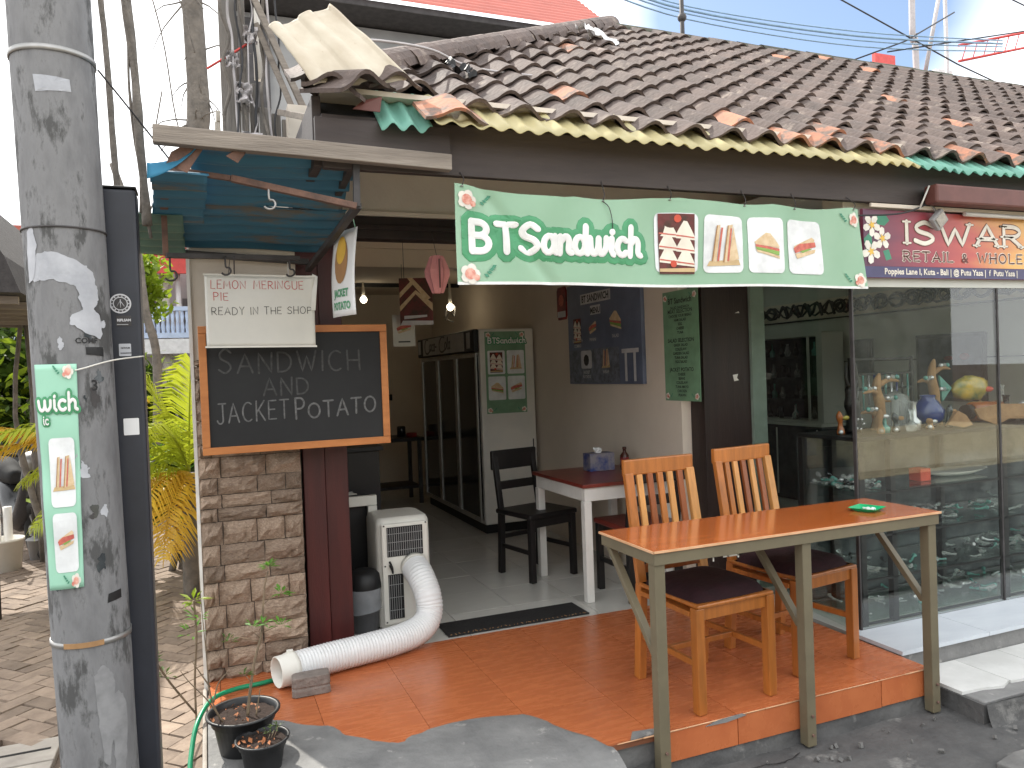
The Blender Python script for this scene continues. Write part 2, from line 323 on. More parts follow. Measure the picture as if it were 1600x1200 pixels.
# ---- writing: stroke letters and Bfont letters laid on any surface  S(u, v, h) -> world
def plane(o, ux, uy, n=None):
    o = V(o); ux = V(ux).normalized(); uy = V(uy).normalized(); n = V(n) if n else ux.cross(uy)
    return lambda u, v, h: o + ux * u + uy * v + n * h
def arc(cx_, cy_, rx, ry, a0, a1, n=10): return [(cx_ + rx * math.cos(R(a0 + (a1 - a0) * i / n)), cy_ + ry * math.sin(R(a0 + (a1 - a0) * i / n))) for i in range(n + 1)]
G = {
 'A': (.72, [[(0, 0), (.36, 1), (.72, 0)], [(.13, .34), (.6, .34)]]), 'B': (.6, [[(0, 0), (0, 1)], [(0, 1)] + arc(.25, .77, .28, .23, 90, -90) + [(0, .54)], [(.05, .54)] + arc(.28, .27, .32, .27, 90, -90) + [(0, 0)]]),
 'C': (.68, [arc(.38, .5, .38, .5, 55, 305, 14)]), 'D': (.68, [[(0, 0), (0, 1)], [(0, 1)] + arc(.2, .5, .46, .5, 90, -90, 12) + [(0, 0)]]),
 'E': (.52, [[(.52, 1), (0, 1), (0, 0), (.52, 0)], [(0, .52), (.42, .52)]]), 'G': (.72, [arc(.38, .5, .38, .5, 55, 330, 14) + [(.72, .42), (.42, .42)]]),
 'H': (.62, [[(0, 0), (0, 1)], [(.62, 0), (.62, 1)], [(0, .5), (.62, .5)]]), 'I': (.06, [[(.03, 0), (.03, 1)]]),
 'J': (.5, [[(.12, 1), (.6, 1)], [(.4, 1), (.4, .2)] + arc(.2, .15, .2, .2, 0, -170, 8)]), 'K': (.6, [[(0, 0), (0, 1)], [(.56, 1), (.02, .42)], [(.15, .55), (.6, 0)]]),
 'L': (.5, [[(0, 1), (0, 0), (.5, 0)]]), 'M': (.8, [[(0, 0), (.08, 1), (.4, .3), (.72, 1), (.8, 0)]]), 'N': (.64, [[(0, 0), (0, 1), (.62, 0), (.64, 1)]]),
 'O': (.74, [arc(.37, .5, .37, .5, 90, 450, 18)]), 'P': (.56, [[(0, 0), (0, 1)], [(0, 1)] + arc(.25, .74, .3, .26, 90, -90) + [(0, .48)]]),
 'R': (.6, [[(0, 0), (0, 1)], [(0, 1)] + arc(.25, .74, .3, .26, 90, -90) + [(0, .48)], [(.22, .48), (.6, 0)]]),
 'S': (.58, [smooth_pts([(.56, .84), (.3, 1), (.05, .8), (.12, .58), (.45, .42), (.56, .2), (.3, 0), (0, .14)], 4)]),
 'T': (.64, [[(0, 1), (.64, 1)], [(.32, 1), (.32, 0)]]), 'U': (.64, [[(0, 1), (0, .32)] + arc(.32, .32, .32, .32, 180, 360, 10) + [(.64, 1)]]),
 'W': (.95, [[(0, 1), (.24, 0), (.47, .75), (.7, 0), (.95, 1)]]), 'Y': (.6, [[(0, 1), (.3, .5), (.6, 1)], [(.3, .5), (.3, 0)]]),
 '7': (.5, [[(0, 1), (.5, 1), (.2, 0)]]), '3': (.5, [arc(.22, .76, .24, .24, 150, -90, 8), arc(.22, .27, .28, .27, 90, -150, 8)]),
 'a': (.56, [arc(.25, .32, .25, .31, 50, 410, 14), [(.5, .62), (.5, .15), (.6, .02)]]), 'n': (.58, [[(.03, .62), (.05, 0)], smooth_pts([(.06, .42), (.28, .64), (.46, .5), (.47, .12), (.6, .02)], 4)]),
 'd': (.56, [arc(.25, .32, .25, .31, 40, 400, 14), [(.52, 1.05), (.5, .15), (.6, .02)]]), 'w': (.82, [smooth_pts([(0, .6), (.06, .15), (.22, .02), (.38, .2), (.42, .6)], 4), smooth_pts([(.42, .6), (.45, .15), (.6, .02), (.78, .25), (.8, .62)], 4)]),
 'i': (.2, [[(.08, .62), (.08, .14), (.18, .02)], [(.1, .86), (.11, .88)]]), 'c': (.48, [arc(.27, .32, .26, .31, 50, 315, 12)]), 'h': (.58, [[(.05, 1.08), (.05, 0)], smooth_pts([(.06, .42), (.28, .64), (.46, .5), (.47, .12), (.6, .02)], 4)]),
 'o': (.56, [arc(.27, .32, .27, .31, 90, 450, 14)]), 'l': (.2, [smooth_pts([(.0, .3), (.2, .9), (.1, 1.05), (.02, .8), (.06, .12), (.2, .02)], 4)]), '-': (.4, [[(0, .35), (.4, .35)]]),
}
def text_width(t, gap=.2, sp=.45): return sum((sp if c == ' ' else G[c][0]) + gap for c in t) - gap
def strokes(mb, t, S, u0, v0, h, r, gap=.2, sp=.45, shear=0, jit=0, height=.003, off=0, xs=1, slope=0, serif=0, hs=None):
    rnd = random.Random(hash(t) % 1000 if False else len(t) * 7 + 3); x = 0
    for ci, c in enumerate(t):
        if c == ' ': x += sp + gap; continue
        wd, ss = G[c]; hh = h * (hs[ci] if hs else 1) * (1 + rnd.uniform(-jit, jit)); dy = rnd.uniform(-jit, jit) * h * .5; rt = rnd.uniform(-jit, jit) * .5
        for st in ss:
            # densify
            P = []
            for i in range(len(st) - 1):
                a = V((st[i][0], st[i][1])); b = V((st[i + 1][0], st[i + 1][1])); k = max(1, int((b - a).length * hh / .02) if hh > .05 else 1)
                k = min(k, 6)
                for q in range(k): P.append(a.lerp(b, q / k))
            P.append(V((st[-1][0], st[-1][1])))
            pts = []
            for p in P:
                px = (x + p.x + shear * p.y + rt * (p.y - .5)) * h * xs; py = p.y * hh + dy + slope * px
                pts.append((u0 + px, v0 + py))
            sweep(mb, pts, S, r, height, off)
            if serif:
                for e in (0, -1):
                    q = pts[e]; 
                    if c in 'SC' : continue
                    sweep(mb, [(q[0] - serif, q[1]), (q[0] + serif, q[1])], S, r * .45, height, off)
        x += wd + gap
def sweep(mb, pts, S, r, height, off):
    n = 6; k = len(pts); vs = []; sec = [(-1, 0), (-.6, 1), (.6, 1), (1, 0)]; ext = []
    P = [V((p[0], p[1])) for p in pts]
    if k < 2 : return
    d0 = (P[1] - P[0]); d1 = (P[-1] - P[-2])
    if d0.length < 1e-6 or d1.length < 1e-6: return
    # rounded caps
    seq = [(P[0] - d0.normalized() * r, .35), (P[0] - d0.normalized() * r * .55, .82)] + [(p, 1) for p in P] + [(P[-1] + d1.normalized() * r * .55, .82), (P[-1] + d1.normalized() * r, .35)]
    kk = len(seq)
    for i, (p, sc) in enumerate(seq):
        a = seq[max(0, i - 1)][0]; b = seq[min(kk - 1, i + 1)][0]; t = (b - a)
        t = t.normalized() if t.length > 1e-7 else V((1, 0)); nn = V((-t.y, t.x))
        for sx, sh in sec: vs.append(S(p.x + nn.x * sx * r * sc, p.y + nn.y * sx * r * sc, off + sh * height * (1 - .15 * (1 - sc)) - .0004 * (1 - sh) * 0 ))
    m_ = len(sec)
    mb.add(vs, [(i * m_ + j, (i + 1) * m_ + j, (i + 1) * m_ + j + 1, i * m_ + j + 1) for i in range(kk - 1) for j in range(m_ - 1)])
def ftext(mb, t, S, u0, v0, size, off=.003, align='LEFT', bold=0, xs=1, shear=0):
    cu = bpy.data.curves.new('t', 'FONT'); cu.body = t; cu.size = size; cu.align_x = align; cu.offset = bold; cu.shear = shear; cu.resolution_u = 2
    o = bpy.data.objects.new('t', cu); me = bpy.data.meshes.new_from_object(o)
    mb.add([S(u0 + v.co.x * xs, v0 + v.co.y, off) for v in me.vertices], [tuple(p.vertices) for p in me.polygons])
    bpy.data.objects.remove(o); bpy.data.curves.remove(cu); bpy.data.meshes.remove(me)
def patch(mb, poly, S, off, rings=3):
    n = len(poly); cxx = sum(p[0] for p in poly) / n; cyy = sum(p[1] for p in poly) / n
    vs = [S(cxx, cyy, off)]
    for r in range(1, rings + 1):
        t = r / rings
        for x, y in poly: vs.append(S(cxx + (x - cxx) * t, cyy + (y - cyy) * t, off))
    fs = [(0, 1 + j, 1 + (j + 1) % n) for j in range(n)]
    for r in range(rings - 1):
        a = 1 + r * n; b = a + n
        fs += [(a + j, b + j, b + (j + 1) % n, a + (j + 1) % n) for j in range(n)]
    mb.add(vs, fs)
def rrect(x0, y0, x1, y1, r, n=4):
    out = []
    for cx_, cy_, a in ((x1 - r, y1 - r, 0), (x0 + r, y1 - r, 90), (x0 + r, y0 + r, 180), (x1 - r, y0 + r, 270)):
        out += [(cx_ + r * math.cos(R(a + 90 * i / n)), cy_ + r * math.sin(R(a + 90 * i / n))) for i in range(n + 1)]
    return out
def dense(poly, k=4):
    out = []
    for i in range(len(poly)):
        a = poly[i]; b = poly[(i + 1) % len(poly)]
        for q in range(k): out.append((a[0] + (b[0] - a[0]) * q / k, a[1] + (b[1] - a[1]) * q / k))
    return out
def sandwich(par, S, cx_, cy_, s, kind, off=.004):
    """printed sandwich pictures made of flat coloured shapes"""
    def pp(nm, mt, polys, o):
        mb = MB()
        for p in polys: patch(mb, dense([(cx_ + x * s, cy_ + y * s) for x, y in p], 2), S, off + o, 2)
        mb.build(nm, mt, par)
    if kind == 0:      # stacked triangles on dark red backdrop
        pp('picture_backdrop', 'photo_dark', [[(-.5, -.75), (.5, -.75), (.5, .75), (-.5, .75)]], 0)
        tr = []; fl = []
        for i in range(3):
            y = -.46 + i * .33
            for x, k in ((-.23, 0), (.25, -.06)): tr.append([(x - .26, y + k), (x + .25, y - .05 + k), (x + .24, y + .06 + k), (x + .05, y + .42 + k), (x - .04, y + .43 + k), (x - .25, y + .10 + k)]); fl.append([(x - .25, y + .05 + k), (x + .24, y + .0 + k), (x + .23, y + .03 + k), (x - .24, y + .085 + k)])
        pp('bread_print', 'crust_pale', tr, .0008); pp('filling_print', 'ham', fl, .0016)
        pp('tomato_print', 'red_thing', [arcp(-.1, -.5, .09), arcp(.05, .62, .1)], .0024); pp('board_print', 'board_wood', [[(-.5, -.7), (.5, -.7), (.5, -.6), (-.5, -.62)]], .003)
    elif kind == 1:
        pp('board_print', 'board_wood', [[(-.5, -.55), (.5, -.52), (.45, -.38), (-.42, -.42)]], 0)
        pp('bread_print', 'bread', [[(-.36, -.42), (-.22, .5), (-.13, .52), (-.22, -.45)], [(-.02, -.45), (.12, .52), (.28, .55), (.12, -.45)], [(.14, -.45), (.3, .5), (.46, -.36)]], .0008)
        pp('filling_print', 'ham', [[(-.2, -.42), (-.1, .45), (-.04, .45), (-.14, -.42)], [(.1, -.42), (.2, .45), (.25, .45), (.16, -.42)]], .0016)
        pp('crust_print', 'crust', [[(-.36, -.42), (-.24, .5), (-.21, .5), (-.32, -.42)], [(-.02, -.45), (.11, .52), (.14, .52), (.02, -.45)]], .0018)
    elif kind == 2:
        pp('bread_print', 'bread', [[(-.5, .12), (-.05, .42), (.12, .4), (.5, .0), (.48, -.06), (-.45, .05)], [(-.45, -.1), (.5, -.32), (.5, -.4), (-.4, -.2)]], 0)
        pp('filling_print', 'ham', [[(-.47, .05), (.49, -.08), (.49, -.17), (-.46, -.03)]], .0008); pp('lettuce_print', 'lettuce', [[(-.47, -.03), (.49, -.17), (.47, -.3), (-.42, -.12)]], .001)
    elif kind == 3:
        pp('bread_print', 'bread', [[(-.45, .05), (.35, .38), (.45, .3), (.4, .18), (-.42, -.05)], [(-.42, -.2), (.45, -.02), (.4, -.14), (-.35, -.36)]], 0)
        pp('filling_print', 'ham', [[(-.48, -.02), (-.2, .14), (.45, .22), (.47, .06), (.1, -.02), (-.42, -.18)]], .0008); pp('lettuce_print', 'lettuce', [[(-.2, -.1), (.2, .0), (.3, -.02), (-.1, -.16)]], .0014)
def arcp(cx_, cy_, r, n=10): return [(cx_ + r * math.cos(2 * math.pi * i / n), cy_ + r * math.sin(2 * math.pi * i / n)) for i in range(n)]
def flower(par, S, cx_, cy_, s, off=.004, flip=1):
    mb = MB()
    for i in range(5): 
        a = i * 1.256; patch(mb, arcp(cx_ + .3 * s * math.cos(a), cy_ + .3 * s * math.sin(a), .26 * s, 8), S, off + i * .0003, 1)
    mb.build('flower_print', 'petal_cream', par)
    mb = MB(); patch(mb, arcp(cx_, cy_, .3 * s, 10), S, off + .0022, 1); patch(mb, arcp(cx_ + .35 * s * flip, cy_ - .2 * s, .17 * s, 8), S, off + .002, 1); mb.build('flower_centre_print', 'rose', par)
    mb = MB()
    for i in range(4):
        a = -.5 + i * .35; x = cx_ + flip * s * (.75 + .14 * i); y = cy_ + s * (.0 + .1 * i); dx = math.cos(a) * .32 * s * flip; dy = math.sin(a) * .32 * s
        patch(mb, [(x, y), (x + dx * .5 - dy * .3, y + dy * .5 + dx * .3), (x + dx, y + dy), (x + dx * .5 + dy * .3, y + dy * .5 - dx * .3)], S, off + .0005 * i, 1)
    mb.build('leaf_print', 'leafprint', par)
P = .18
# ================================================================== SETTING
def ground_box(name, lo, hi, mt, **k): return MB().box(lo, hi).build(name, mt, kind='structure', **k)
mb = MB(); mb.add([(-120, -120, -.03), (120, -120, -.03), (120, 120, -.03), (-120, 120, -.03)], [(0, 1, 2, 3)]); mb.build('ground', 'alley_base', kind='structure')
# street sheet, gently uneven
def street_fn(u, v):
    x = -6 + 18 * u; y = -4 + 7.0 * v
    return (x, y, .004 * noise.noise(V((x * 3, y * 3, 0))) + .006 * noise.noise(V((x * .9, y * .9, 4))) + (-.004))
street = MB().grid(street_fn, 180, 90).build('street', 'street', kind='structure')
rs = random.Random(5)
for (x, y, sx, sy, a) in ((3.05, 2.02, .42, .2, .1), (3.55, 2.12, .5, .19, .12), (3.2, 1.75, .5, .2, .1), (3.9, 1.95, .5, .22, .12), (4.1, 2.24, .5, .17, .1), (2.75, 1.78, .4, .2, .1)):
    pts = [(x + sx / 2 * cx_ + rs.uniform(-.03, .03), y + sy / 2 * cy_ + rs.uniform(-.02, .02) + a * sx / 2 * cx_) for cx_, cy_ in ((-1, -1), (-.3, -1.05), (.4, -.95), (1, -1), (1.05, 0), (1, 1), (.2, .95), (-.5, 1.05), (-1, 1))]
    MB().prism(pts, -.02, .014).build('paving_slab', 'street_slab', street, bevel=.006)
# small debris along the foot of the platform
mb = MB()
for i in range(70):
    x = rs.uniform(1.3, 4.2); y = 2.5 - abs(rs.gauss(0, .12)) if i % 3 else rs.uniform(1.9, 2.5); s = rs.uniform(.003, .011)
    mb.cbox((x, y, s * .4), (s * 2, s * 1.5, s), (rs.uniform(0, 3), rs.uniform(0, 3), rs.uniform(0, 3)))
mb.build('rubble', 'street_slab', kind='stuff')
mb = MB()
for pts in ([(1.5, 2.48), (1.75, 2.47), (1.9, 2.49), (2.1, 2.47), (2.2, 2.49)],):
    q = [(x + rs.uniform(-.01, .01), y + rs.uniform(-.01, .01)) for x, y in [(p.x, p.y) for p in smooth_pts(pts, 5)]]
    mb.tube([(x, y, .0022) for x, y in q], [.0012 + .0022 * rs.random() for _ in q], 5)
mb.build('crack', 'black_matte', street)

# alley paved in herringbone blocks
alley = MB().box((-6, 2.98, -.06), (-.06, 22, -.012)).build('alley', 'alley_base', kind='structure')
bw, bl = .10, .20
pm = MB().prism([(-bl / 2 + .004, -bw / 2 + .004), (bl / 2 - .004, -bw / 2 + .004), (bl / 2 - .004, bw / 2 - .004), (-bl / 2 + .004, bw / 2 - .004)], 0, .03).mesh('paver')
pm.materials.append(M['paver'])
cells = []
ca, sa = math.cos(R(45)), math.sin(R(45))
for i in range(-150, 150):
    for j in range(-150, 150):
        # herringbone: each unit holds one horizontal and one vertical block
        k = (i - j) % 4
        gx, gy = i * bw, j * bw
        if k == 0: c = (gx + bw, gy + bw / 2, 0)
        elif k == 3 : c = (gx + bw / 2 , gy + bw, 90)
        else: continue
        X_ = c[0] * ca - c[1] * sa - 1; Y_ = c[0] * sa + c[1] * ca + 8
        if Y_ < 3.1 or Y_ > 14 or X_ > -.085 or X_ < -.26 * Y_ - .2 or (X_ < -.66 and Y_ < 4.05): continue
        cells.append((Y_, X_, c[2] + 45))
cells.sort(); far = MB()
for n, (y, x, a) in enumerate(cells):
    rz = R(a + rs.uniform(-1.5, 1.5)); z = -.012 + rs.uniform(-.004, .004); 
    if n < 290: inst('paver', pm, alley, (x - alley.location.x, y - alley.location.y, z - alley.location.z), (rs.uniform(-.015, .015), rs.uniform(-.015, .015), rz))
    else:
        mt = Matrix.Translation((x, y, z)) @ Matrix.Rotation(rz, 4, 'Z'); far.box((-bl / 2 + .004, -bw / 2 + .004, 0), (bl / 2 - .004, bw / 2 - .004, .03), mt)
far.build('paver', 'paver', alley, kind='stuff')
# slotted drain covers at the near left
for i in range(4):
    y = 3.05 + i * .25
    f = MB(); x0 = -1.5; x1 = -.67
    f.box((x0, y, -.02), (x1, y + .235, .022)); o = f.build('drain_cover', 'pale_concrete', alley, bevel=.004)
    g = MB()
    for q in range(2): g.box((x0 + .12 + q * .42, y + .105, .0235), (x0 + .42 + q * .38, y + .122, .0245))
    g.build('slot', 'black_matte', o)
# sandwich shop front platform
plat = MB().box((-.04, 2.60, -.03), (3.04, 4.6, .166)).build('platform', 'cement', kind='structure')
tl = MB().box((0, 0, 0), (.388, .388, .012)).mesh('floor_tile'); tl.materials.append(M['tile_orange'])
tf = MB().box((0, 0, 0), (.386, .012, .118)).mesh('edge_tile'); tf.materials.append(M['tile_orange'])
def pl(o, x, y, z): return (x - o.location.x, y - o.location.y, z - o.location.z)
xs = [-.04 + .03 + .39 * i - .0 for i in range(-1, 9)]
xs = [.01 + .39 * i for i in range(-1, 8)]
for i, x in enumerate(xs):
    x0 = max(x, -.04); x1 = min(x + .386, 3.04)
    if x1 - x0 < .03: continue
    for y in (2.577, 2.967, 3.357, 3.747):
        y1 = min(y + .386, 3.975)
        inst('floor_tile', tl, plat, pl(plat, x0, y, .166 + rs.uniform(0, .0015)), (0, 0, 0), ((x1 - x0) / .386, (y1 - y) / .386, 1))
    if x > 1.2: inst('edge_tile', tf, plat, pl(plat, x0, 2.565, .058 + rs.uniform(-.002, .002)), (0, 0, 0), ((x1 - x0) / .386, 1, 1))
MB().box((-.035, 2.575, .150), (3.035, 3.96, .172)).build('grout', 'grout', plat)
# highlight along the front edge, painted as a pale strip
mb = MB()
x = 1.4
while x < 3.02:
    l = rs.uniform(.05, .22); mb.tube([(x, 2.564, .1785), (min(x + l, 3.03), 2.564, .1785)], .0018 + rs.random() * .0016, 5); x += l - .004
mb.build('edge_highlight', 'ply_edge', plat)
mb = MB(); mb.poly3([(1.98, 2.561, .182), (1.86, 2.561, .18), (1.80, 2.561, .165), (1.9, 2.561, .162), (2.0, 2.561, .172)], (0, 1, 0), .004); mb.prism([(1.46, 2.57), (1.62, 2.575), (1.6, 2.61), (1.5, 2.625)], .176, .1815); mb.build('chipped_mortar', 'cement', plat)
mb = MB()
def base_fn(u, v):
    x = .9 + 2.2 * u; z = -.02 + .085 * v
    return (x, 2.577 - .02 * (1 - v) + .012 * noise.noise(V((x * 9, z * 20, 3))), z)
mb.grid(base_fn, 120, 6).build('concrete_base', 'street', plat)
# cement patch poured over the broken front left corner
edge = [(-.05, 3.50), (.14, 3.43), (.24, 3.37), (.33, 3.28), (.43, 3.21), (.47, 3.12), (.53, 3.05), (.64, 2.955), (.74, 3.0), (.92, 3.03), (1.08, 3.0), (1.2, 2.94), (1.27, 2.78), (1.33, 2.66), (1.37, 2.55)]
mb = MB(); vs = []; fs = []; E_ = []
sm = smooth_pts(edge, 4); sm = [(p.x + rs.uniform(-.006, .006), p.y + rs.uniform(-.006, .006)) for p in sm]
n = len(sm); rows = 14
for j in range(rows + 1):
    for i, (x, y) in enumerate(sm):
        t = j / rows; yy = y + (1.95 - y) * t; xx = x - .04 * t * (x > 1); 
        z = .184 if j == 1 else (.178 if j == 0 else .184 - .02 * t) 
        if j > 0: z = .188 - .004 * t
        if yy < 2.54: z = max(.0, .186 - (2.54 - yy) * .34)
        z += .003 * noise.noise(V((xx * 7, yy * 7, 0)))
        if j == 0: z = .1785
        vs.append((xx, yy, z))
for j in range(rows):
    for i in range(n - 1): fs.append((j * n + i, (j + 1) * n + i, (j + 1) * n + i + 1, j * n + i + 1))
mb.add(vs, fs, True); mb.add([vs[0], vs[rows * n], (vs[rows * n][0], vs[rows * n][1], -.03), (-.05, 3.5, -.03)], [(0, 1, 2, 3)])
mb.add([vs[n - 1], vs[rows * n + n - 1], (vs[rows * n + n - 1][0], vs[rows * n + n - 1][1], -.03), (1.37, 2.55, -.03)], [(3, 2, 1, 0)])
mb.build('cement_patch', 'cement', kind='structure')
MB().box((-.07, 2.0, -.03), (-.052, 3.96, .150)).build('platform_side', 'pale_concrete', plat, bevel=.006)  # coloured paler than the slab to give its sunlit look
# ledge and step before the glass shop
led = MB().box((3.06, 2.745, -.03), (7, 3.045, .178)).build('shop_ledge', 'cement', kind='structure')
ms = MB().box((0, 0, 0), (.595, .335, .02)).mesh('marble_slab'); ms.materials.append(M['marble'])
for i in range(5): inst('marble_slab', ms, led, pl(led, 3.05 + i * .598, 2.725, .180))
mb = MB()
def stp(u, v):
    x = 3.1 + 3.2 * u; z = .105 * v - .02; return (x, 2.335 - .03 * u + .02 * noise.noise(V((x * 5, z * 9, 1))) - (.03 * (1 - v)), z)
step = MB().box((3.1, 2.352, -.03), (6.5, 2.75, .078)).build('step', 'street', kind='structure')
mb.grid(stp, 90, 5).build('broken_edge', 'street', step)
mb = MB(); mb.box((3.118, 2.362, .0), (6.3, 2.46, .0835)).build('mortar_bed', 'cement', step, bevel=.008)
for i in range(8):
    x0 = 3.11 + i * .302; y0 = 2.40 + rs.uniform(0, .03); 
    pts = [(x0, y0 + rs.uniform(0, .05)), (x0 + .12, y0 + rs.uniform(-.015, .04)), (x0 + .22, y0 + rs.uniform(-.01, .05)), (x0 + .299, y0 + rs.uniform(0, .04)), (x0 + .299, 2.738), (x0, 2.738)]
    MB().prism(pts, .079, .0945).build('step_tile', 'white_tile', step)

# ================================================================== SANDWICH SHOP BUILDING
shop = thing('shop_building', 'open fronted sandwich shop with plaster walls, stone clad corner and clay tile roof', 'building', (0, 3.97, 0))
def part(name, mt, mb, parent=shop, **k): return mb.build(name, mt, parent, **k)
part('left_wall', 'plaster', MB().box((-.045, 4.121, -.03), (.089, 10, 2.76)))
fw = part('front_wall', 'plaster', MB().box((-.048, 3.975, 1.72), (.44, 4.12, 2.605)))
cw = part('stone_wall', 'mortar', MB().box((-.035, 3.975, -.03), (.425, 4.12, 1.722)))
# rough stones
def stone_mesh(seed, nx=6, nz=4):
    rr = random.Random(seed); vs = []; fs = []
    for j in range(nz + 1):
        for i in range(nx + 1):
            u = i / nx; v = j / nz; e = min(u, 1 - u, v, 1 - v)
            d = -.012 - .8 * min(e, .16) * .12 - .026 * noise.noise(V((u * 3.1 + seed * 9, v * 2.3, seed))) - .016 * noise.noise(V((u * 9 + seed, v * 7, seed)))
            if e == 0: d = -.006
            vs.append((u + (rr.uniform(-.012, .012) if e == 0 else rr.uniform(-.03, .03)), d, v + (rr.uniform(-.02, .02) if e == 0 else 0)))
    fs = [(j * (nx + 1) + i, j * (nx + 1) + i + 1, (j + 1) * (nx + 1) + i + 1, (j + 1) * (nx + 1) + i) for j in range(nz) for i in range(nx)]
    b0 = len(vs); ring = [i for i in range(nx + 1)] + [(j) * (nx + 1) + nx for j in range(1, nz + 1)] + [nz * (nx + 1) + i for i in range(nx - 1, -1, -1)] + [j * (nx + 1) for j in range(nz - 1, 0, -1)]
    for r_ in ring: vs.append((vs[r_][0], .02, vs[r_][2]))
    k = len(ring); fs += [(ring[(q + 1) % k], ring[q], b0 + q, b0 + (q + 1) % k) for q in range(k)]
    me = bpy.data.meshes.new('stone'); me.from_pydata(vs, [], fs); me.materials.append(M['stone_clad']); return me
SM = [stone_mesh(i) for i in range(7)]
z = .165; r_ = 0
while z < 1.70:
    h = rs.choice((.065, .082, .09, .1, .112)); x = -.05
    if z + h > 1.72: h = 1.72 - z
    first = True
    while x < .425 - .02:
        l = (.10 if r_ % 2 else .06 + rs.uniform(0, .03)) if first else rs.uniform(.13, .23)
        if x + l > .36: l = .428 - x
        inst('stone', SM[rs.randrange(7)], cw, pl(cw, x + .002, 3.975, z + .002 - 3.97 * 0) if False else tuple(V((x + .002, 3.975, z + .002)) - V((0, 3.97, 0))), (0, 0, 0), (l - .004, 1 + rs.uniform(-.2, .5), h - .004))
        x += l; first = False
    z += h; r_ += 1
part('sunlit_edge_strip', 'white_paint', MB().box((-.064, 3.962, .1), (-.049, 3.99, 2.25)))  # white strip paints the sunlit edge of the left wall
# door posts
jb = part('door_post', 'maroon_wood', MB().box((.445, 4.03, .166), (.553, 4.13, 2.36)), bevel=.003)
part('door_post', 'maroon_wood', MB().box((.556, 4.045, .166), (.672, 4.14, 2.36)), bevel=.003)
part('pillar', 'dark_wood', MB().box((2.87, 3.985, .166), (3.225, 4.13, 2.42)), bevel=.003)
mb = MB(); mb.poly3([(3.09, 3.983, 1.54), (3.13, 3.983, 1.545), (3.12, 3.983, 1.52), (3.135, 3.983, 1.505), (3.10, 3.983, 1.50)], (0, 1, 0), .002); mb.poly3([(3.12, 3.983, 1.93), (3.15, 3.983, 1.94), (3.155, 3.983, 1.93)], (0, 1, 0), .002); part('paint_scrape', 'white_paint', mb)
mb = MB(); mb.box((.44, 4.0, 2.335), (3.23, 4.11, 2.45)); lin = part('door_lintel', 'dark_wood', mb, bevel=.004)
part('lintel_strip', 'dark_wood', MB().box((.44, 3.985, 2.38), (3.23, 3.998, 2.405)), bevel=.002)
part('wall_above_door', 'plaster', MB().box((.44, 4.01, 2.452), (9.2, 4.12, 3.0)))
part('rail', 'plaster_in', MB().box((.44, 3.99, 2.452), (2.0, 4.008, 2.475)))
part('right_wall', 'plaster_in', MB().box((2.8, 4.132, -.03), (2.87, 10, 2.75)))
part('back_wall', 'plaster_in', MB().box((.09, 9.8, -.03), (2.8, 9.9, 2.75)))
part('ceiling', 'plaster_in', MB().box((.09, 4.122, 2.66), (2.8, 9.8, 2.74)))
part('ceiling_beam', 'plaster_in', MB().box((.09, 5.9, 2.46), (2.8, 6.05, 2.658)))
part('cornice', 'plaster_in', MB().box((.09, 5.86, 2.60), (2.8, 5.898, 2.658)))
fl = part('floor', 'grout', MB().box((.09, 3.977, -.03), (2.8, 9.8, .168)))
ft = MB().box((0, 0, 0), (.396, .396, .009)).mesh('floor_tile'); ft.materials.append(M['floor_tile'])
for i in range(7):
    for j in range(15):
        x = .095 + i * .4; y = 3.979 + j * .4; x1 = min(x + .396, 2.798); y1 = min(y + .396, 9.79)
        if x1 - x > .02: inst('floor_tile', ft, fl, (x, y - 3.97, .1685 + rs.uniform(0, .0008)), (0, 0, 0), ((x1 - x) / .396, (y1 - y) / .396, 1))
# soffit and fascia
part('sun_gap_board', 'old_wood_v', MB().box((.05, 4.125, 2.50), (.455, 4.145, 2.75)))  # hidden board, added to stop sun leaking in under the roof
part('soffit', 'plaster', MB().box((.46, 3.03, 2.725), (9.2, 4.0, 2.745)))
part('fascia_board', 'fascia_brown', MB().box((.45, 2.985, 2.415), (9.2, 3.02, 2.622)), bevel=.003)
part('fascia_board', 'fascia_brown', MB().box((.42, 2.955, 2.49), (.95, 2.983, 2.60)), bevel=.003)
part('fascia_board', 'fascia_brown', MB().box((.42, 3.022, 2.43), (.455, 4.3, 2.70)), bevel=.003)
# ---- main roof
TS = math.tan(R(33.3)); CS = math.cos(R(33.3)); SN = math.sin(R(33.3))
ridge_y = 5.80; eave_y = 2.965; eave_z = 2.625
def roof_pt(x, d): return V((x, eave_y + d * CS, eave_z + d * SN))      # d = distance up the slope
L_roof = (ridge_y - eave_y) / CS
mb = MB(); x_hip0 = .21
hipx = lambda y: x_hip0 + (y - eave_y) * 1.09
a = roof_pt(.45, 0.06); a2 = V((.45, 3.185, eave_z + (3.185 - eave_y) * TS - .03)); b = roof_pt(9.2, 0.06); c = roof_pt(9.2, L_roof); d = roof_pt(hipx(ridge_y), L_roof)
for p in (a, b, c, d): p.z -= .03
mb.add([a, b, c, d, a2], [(0, 1, 2, 3, 4)]); bk = V((9.2, 8.6, 2.62)); bl2 = V((.45, 8.6, 2.62))
sk0 = d.lerp(bl2, .20); 
def rb(x, y): return V((x, y, d.z + (y - d.y) / (8.6 - d.y) * (2.62 - d.z)))
